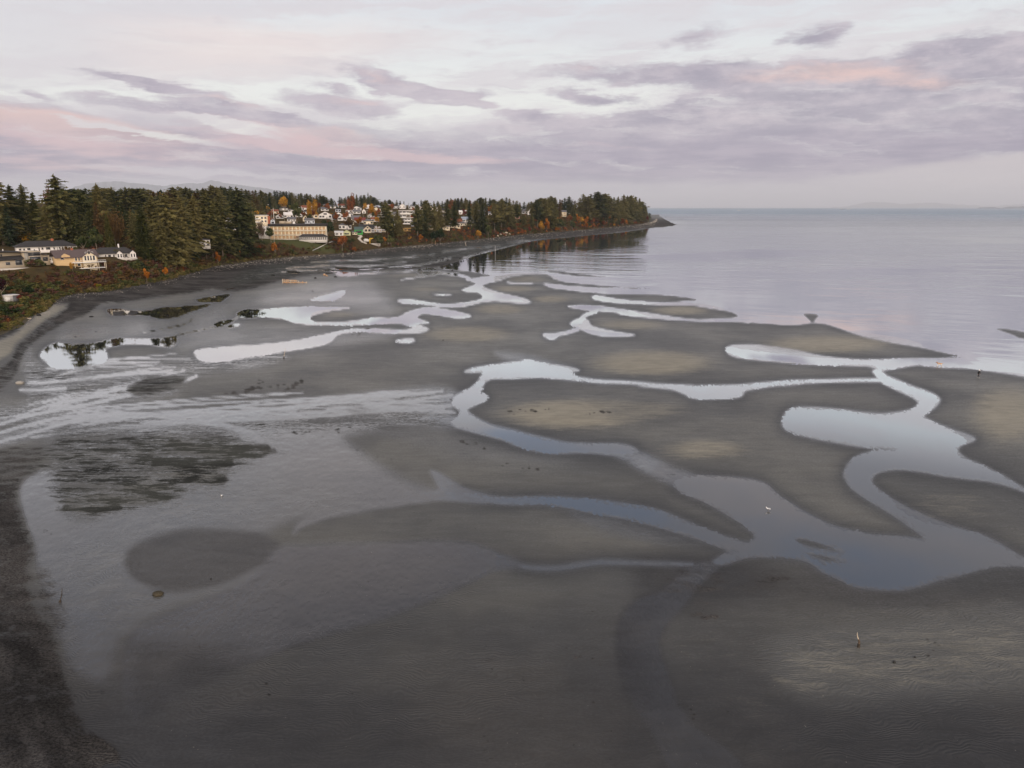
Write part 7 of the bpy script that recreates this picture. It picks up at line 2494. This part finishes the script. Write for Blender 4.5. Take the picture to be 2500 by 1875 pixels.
# tan rocks on the bank past the motel
for k, (px, py, sz) in enumerate(((1222, 575, 3.2), (1228, 573, 3.6), (1236, 572, 4.2), (1243, 574, 3.4), (1234, 576, 2.6), (1215, 577, 2.4))):
    x, y, z = hit_land(px, py)
    o = link("bank_rock", ball("bank_rock", M['bleached'], (0, 0, sz * .2), 1.0, 12, 8, (sz * .6, sz * .5, sz * .5), .16, 80 + k))
    o.location = (x, y, z)
    tag(o, ("low", "rounded", "largest", "square", "small front", "end")[k] + " tan rock in the heap on the bank past the motel", "rock", "tan rocks on the bank past the motel")


# ------------------------------------------------------------------ far things: mountains, islands, ships, and the air
def ridge(name, prof, Y, depth, mat, label, seed=0):
    p = np.array(prof, float)
    xs = np.linspace(p[0, 0], p[-1, 0], 220)
    top = np.interp(xs, p[:, 0], p[:, 1]) + (fbm(xs / 9.0, xs * 0 + seed, 4, seed) - .5) * 4.0
    zr = np.maximum(np.array([z_of_row(t, Y) for t in top]), 2.0)
    X0 = (xs - 1250) / F * Y * CP
    rows, zz = [], []
    for k, q in enumerate((-1.0, -.7, -.42, -.18, 0.0, .35, 1.0)):
        yy = Y + q * depth
        fall = max(0.0, 1 - abs(q)) ** 1.15
        wob = 1 + (fbm(xs / 6.0, xs * 0 + k * 3.1 + seed, 4, seed + 5) - .5) * 0.9 * (1 if q != 0 else 0)
        z = zr * fall * wob - (20 if abs(q) == 1 else 0)
        rows.append(np.stack([X0 * yy / Y, np.full_like(xs, yy), z], 1))
    me = np_mesh(name, np.vstack(rows), grid_faces(len(xs), 7), smooth=True)
    me.materials.append(mat)
    return tag(link(name, me), label, kind='structure')


hill_mat = mat_simple("far_haze_blue", (0.17, 0.19, 0.22), 0.95, 0.6, 0.0006)  # pale blue of distance haze painted into the hill colour
ridge("mountains", [(120, 507), (170, 463), (215, 448), (260, 444), (290, 442), (340, 447), (400, 454), (450, 448), (500, 447), (522, 439), (545, 444), (575, 449), (620, 456), (680, 464), (730, 474), (800, 492), (860, 507)], 34000, 8000, hill_mat, "far blue mountains behind the wood", 4)
ridge("islands", [(2030, 507), (2060, 504), (2085, 501), (2112, 494), (2150, 493), (2180, 496), (2205, 498.5), (2240, 496), (2285, 495), (2320, 498), (2370, 501), (2420, 503), (2470, 500), (2510, 498), (2560, 496), (2640, 500), (2720, 507)], 60000, 6000, hill_mat, "faint blue islands along the sea's horizon", 9)
ridge("headland", [(2385, 508.5), (2402, 506), (2425, 505.4), (2445, 507), (2455, 506.5), (2475, 504.5), (2500, 503.2), (2540, 503), (2600, 505), (2680, 509)], 24000, 2500, hill_mat, "low darker islet before the faint islands", 14)


def ship(px, Y, L, label, mat='slate', deck='white'):
    x = (px - 1250) / F * (Y * CP + CAM_H * SP)
    o = root("ship", (x, Y, 0), label, "ship", "ships on the horizon")
    v = [(-L / 2, -L * .07, 0), (L * .42, -L * .07, 0), (L / 2, 0, L * .01), (L * .42, L * .07, 0), (-L / 2, L * .07, 0)]
    v = [(a, b, -1.0) for a, b, c in v] + [(a * 1.03, b, L * .055) for a, b, c in v]
    link("hull", poly_mesh("hull", v, [(4, 3, 2, 1, 0), (5, 6, 7, 8, 9), (0, 1, 6, 5), (1, 2, 7, 6), (2, 3, 8, 7), (3, 4, 9, 8), (4, 0, 5, 9)], M[mat]), None, o)
    link("bridge", boxes_mesh("bridge", [(-L * .42, -L * .05, L * .056, -L * .25, L * .05, L * .16)], M[deck]), None, o)
    link("mast", boxes_mesh("mast", [(L * .1, -L * .008, L * .056, L * .12, L * .008, L * .14)], M[deck]), None, o)


ship(2058, 15000, 110, "dark freighter on the horizon in front of the faint islands")
ship(2073, 15500, 90, "pale ship close beside the dark freighter on the horizon", 'offwhite')
ship(1805, 9000, 45, "white boat alone on the far open sea", 'white')

hz = bpy.data.materials.new("sea_air")
hz.use_nodes = True
T = NT(hz.node_tree)
T.n.clear()
vol = T.node('ShaderNodeVolumePrincipled')
vol.inputs['Color'].default_value = (0.80, 0.86, 0.97, 1)
vol.inputs['Density'].default_value = 2.7e-5
vol.inputs['Anisotropy'].default_value = 0.0
ou = T.node('ShaderNodeOutputMaterial')
T.l.new(vol.outputs[0], ou.inputs['Volume'])
haze = link("haze", boxes_mesh("haze", [(-95000, -9000, -25, 95000, 80000, 1340)], hz))
tag(haze, "thin sea haze over the whole bay", kind='stuff')
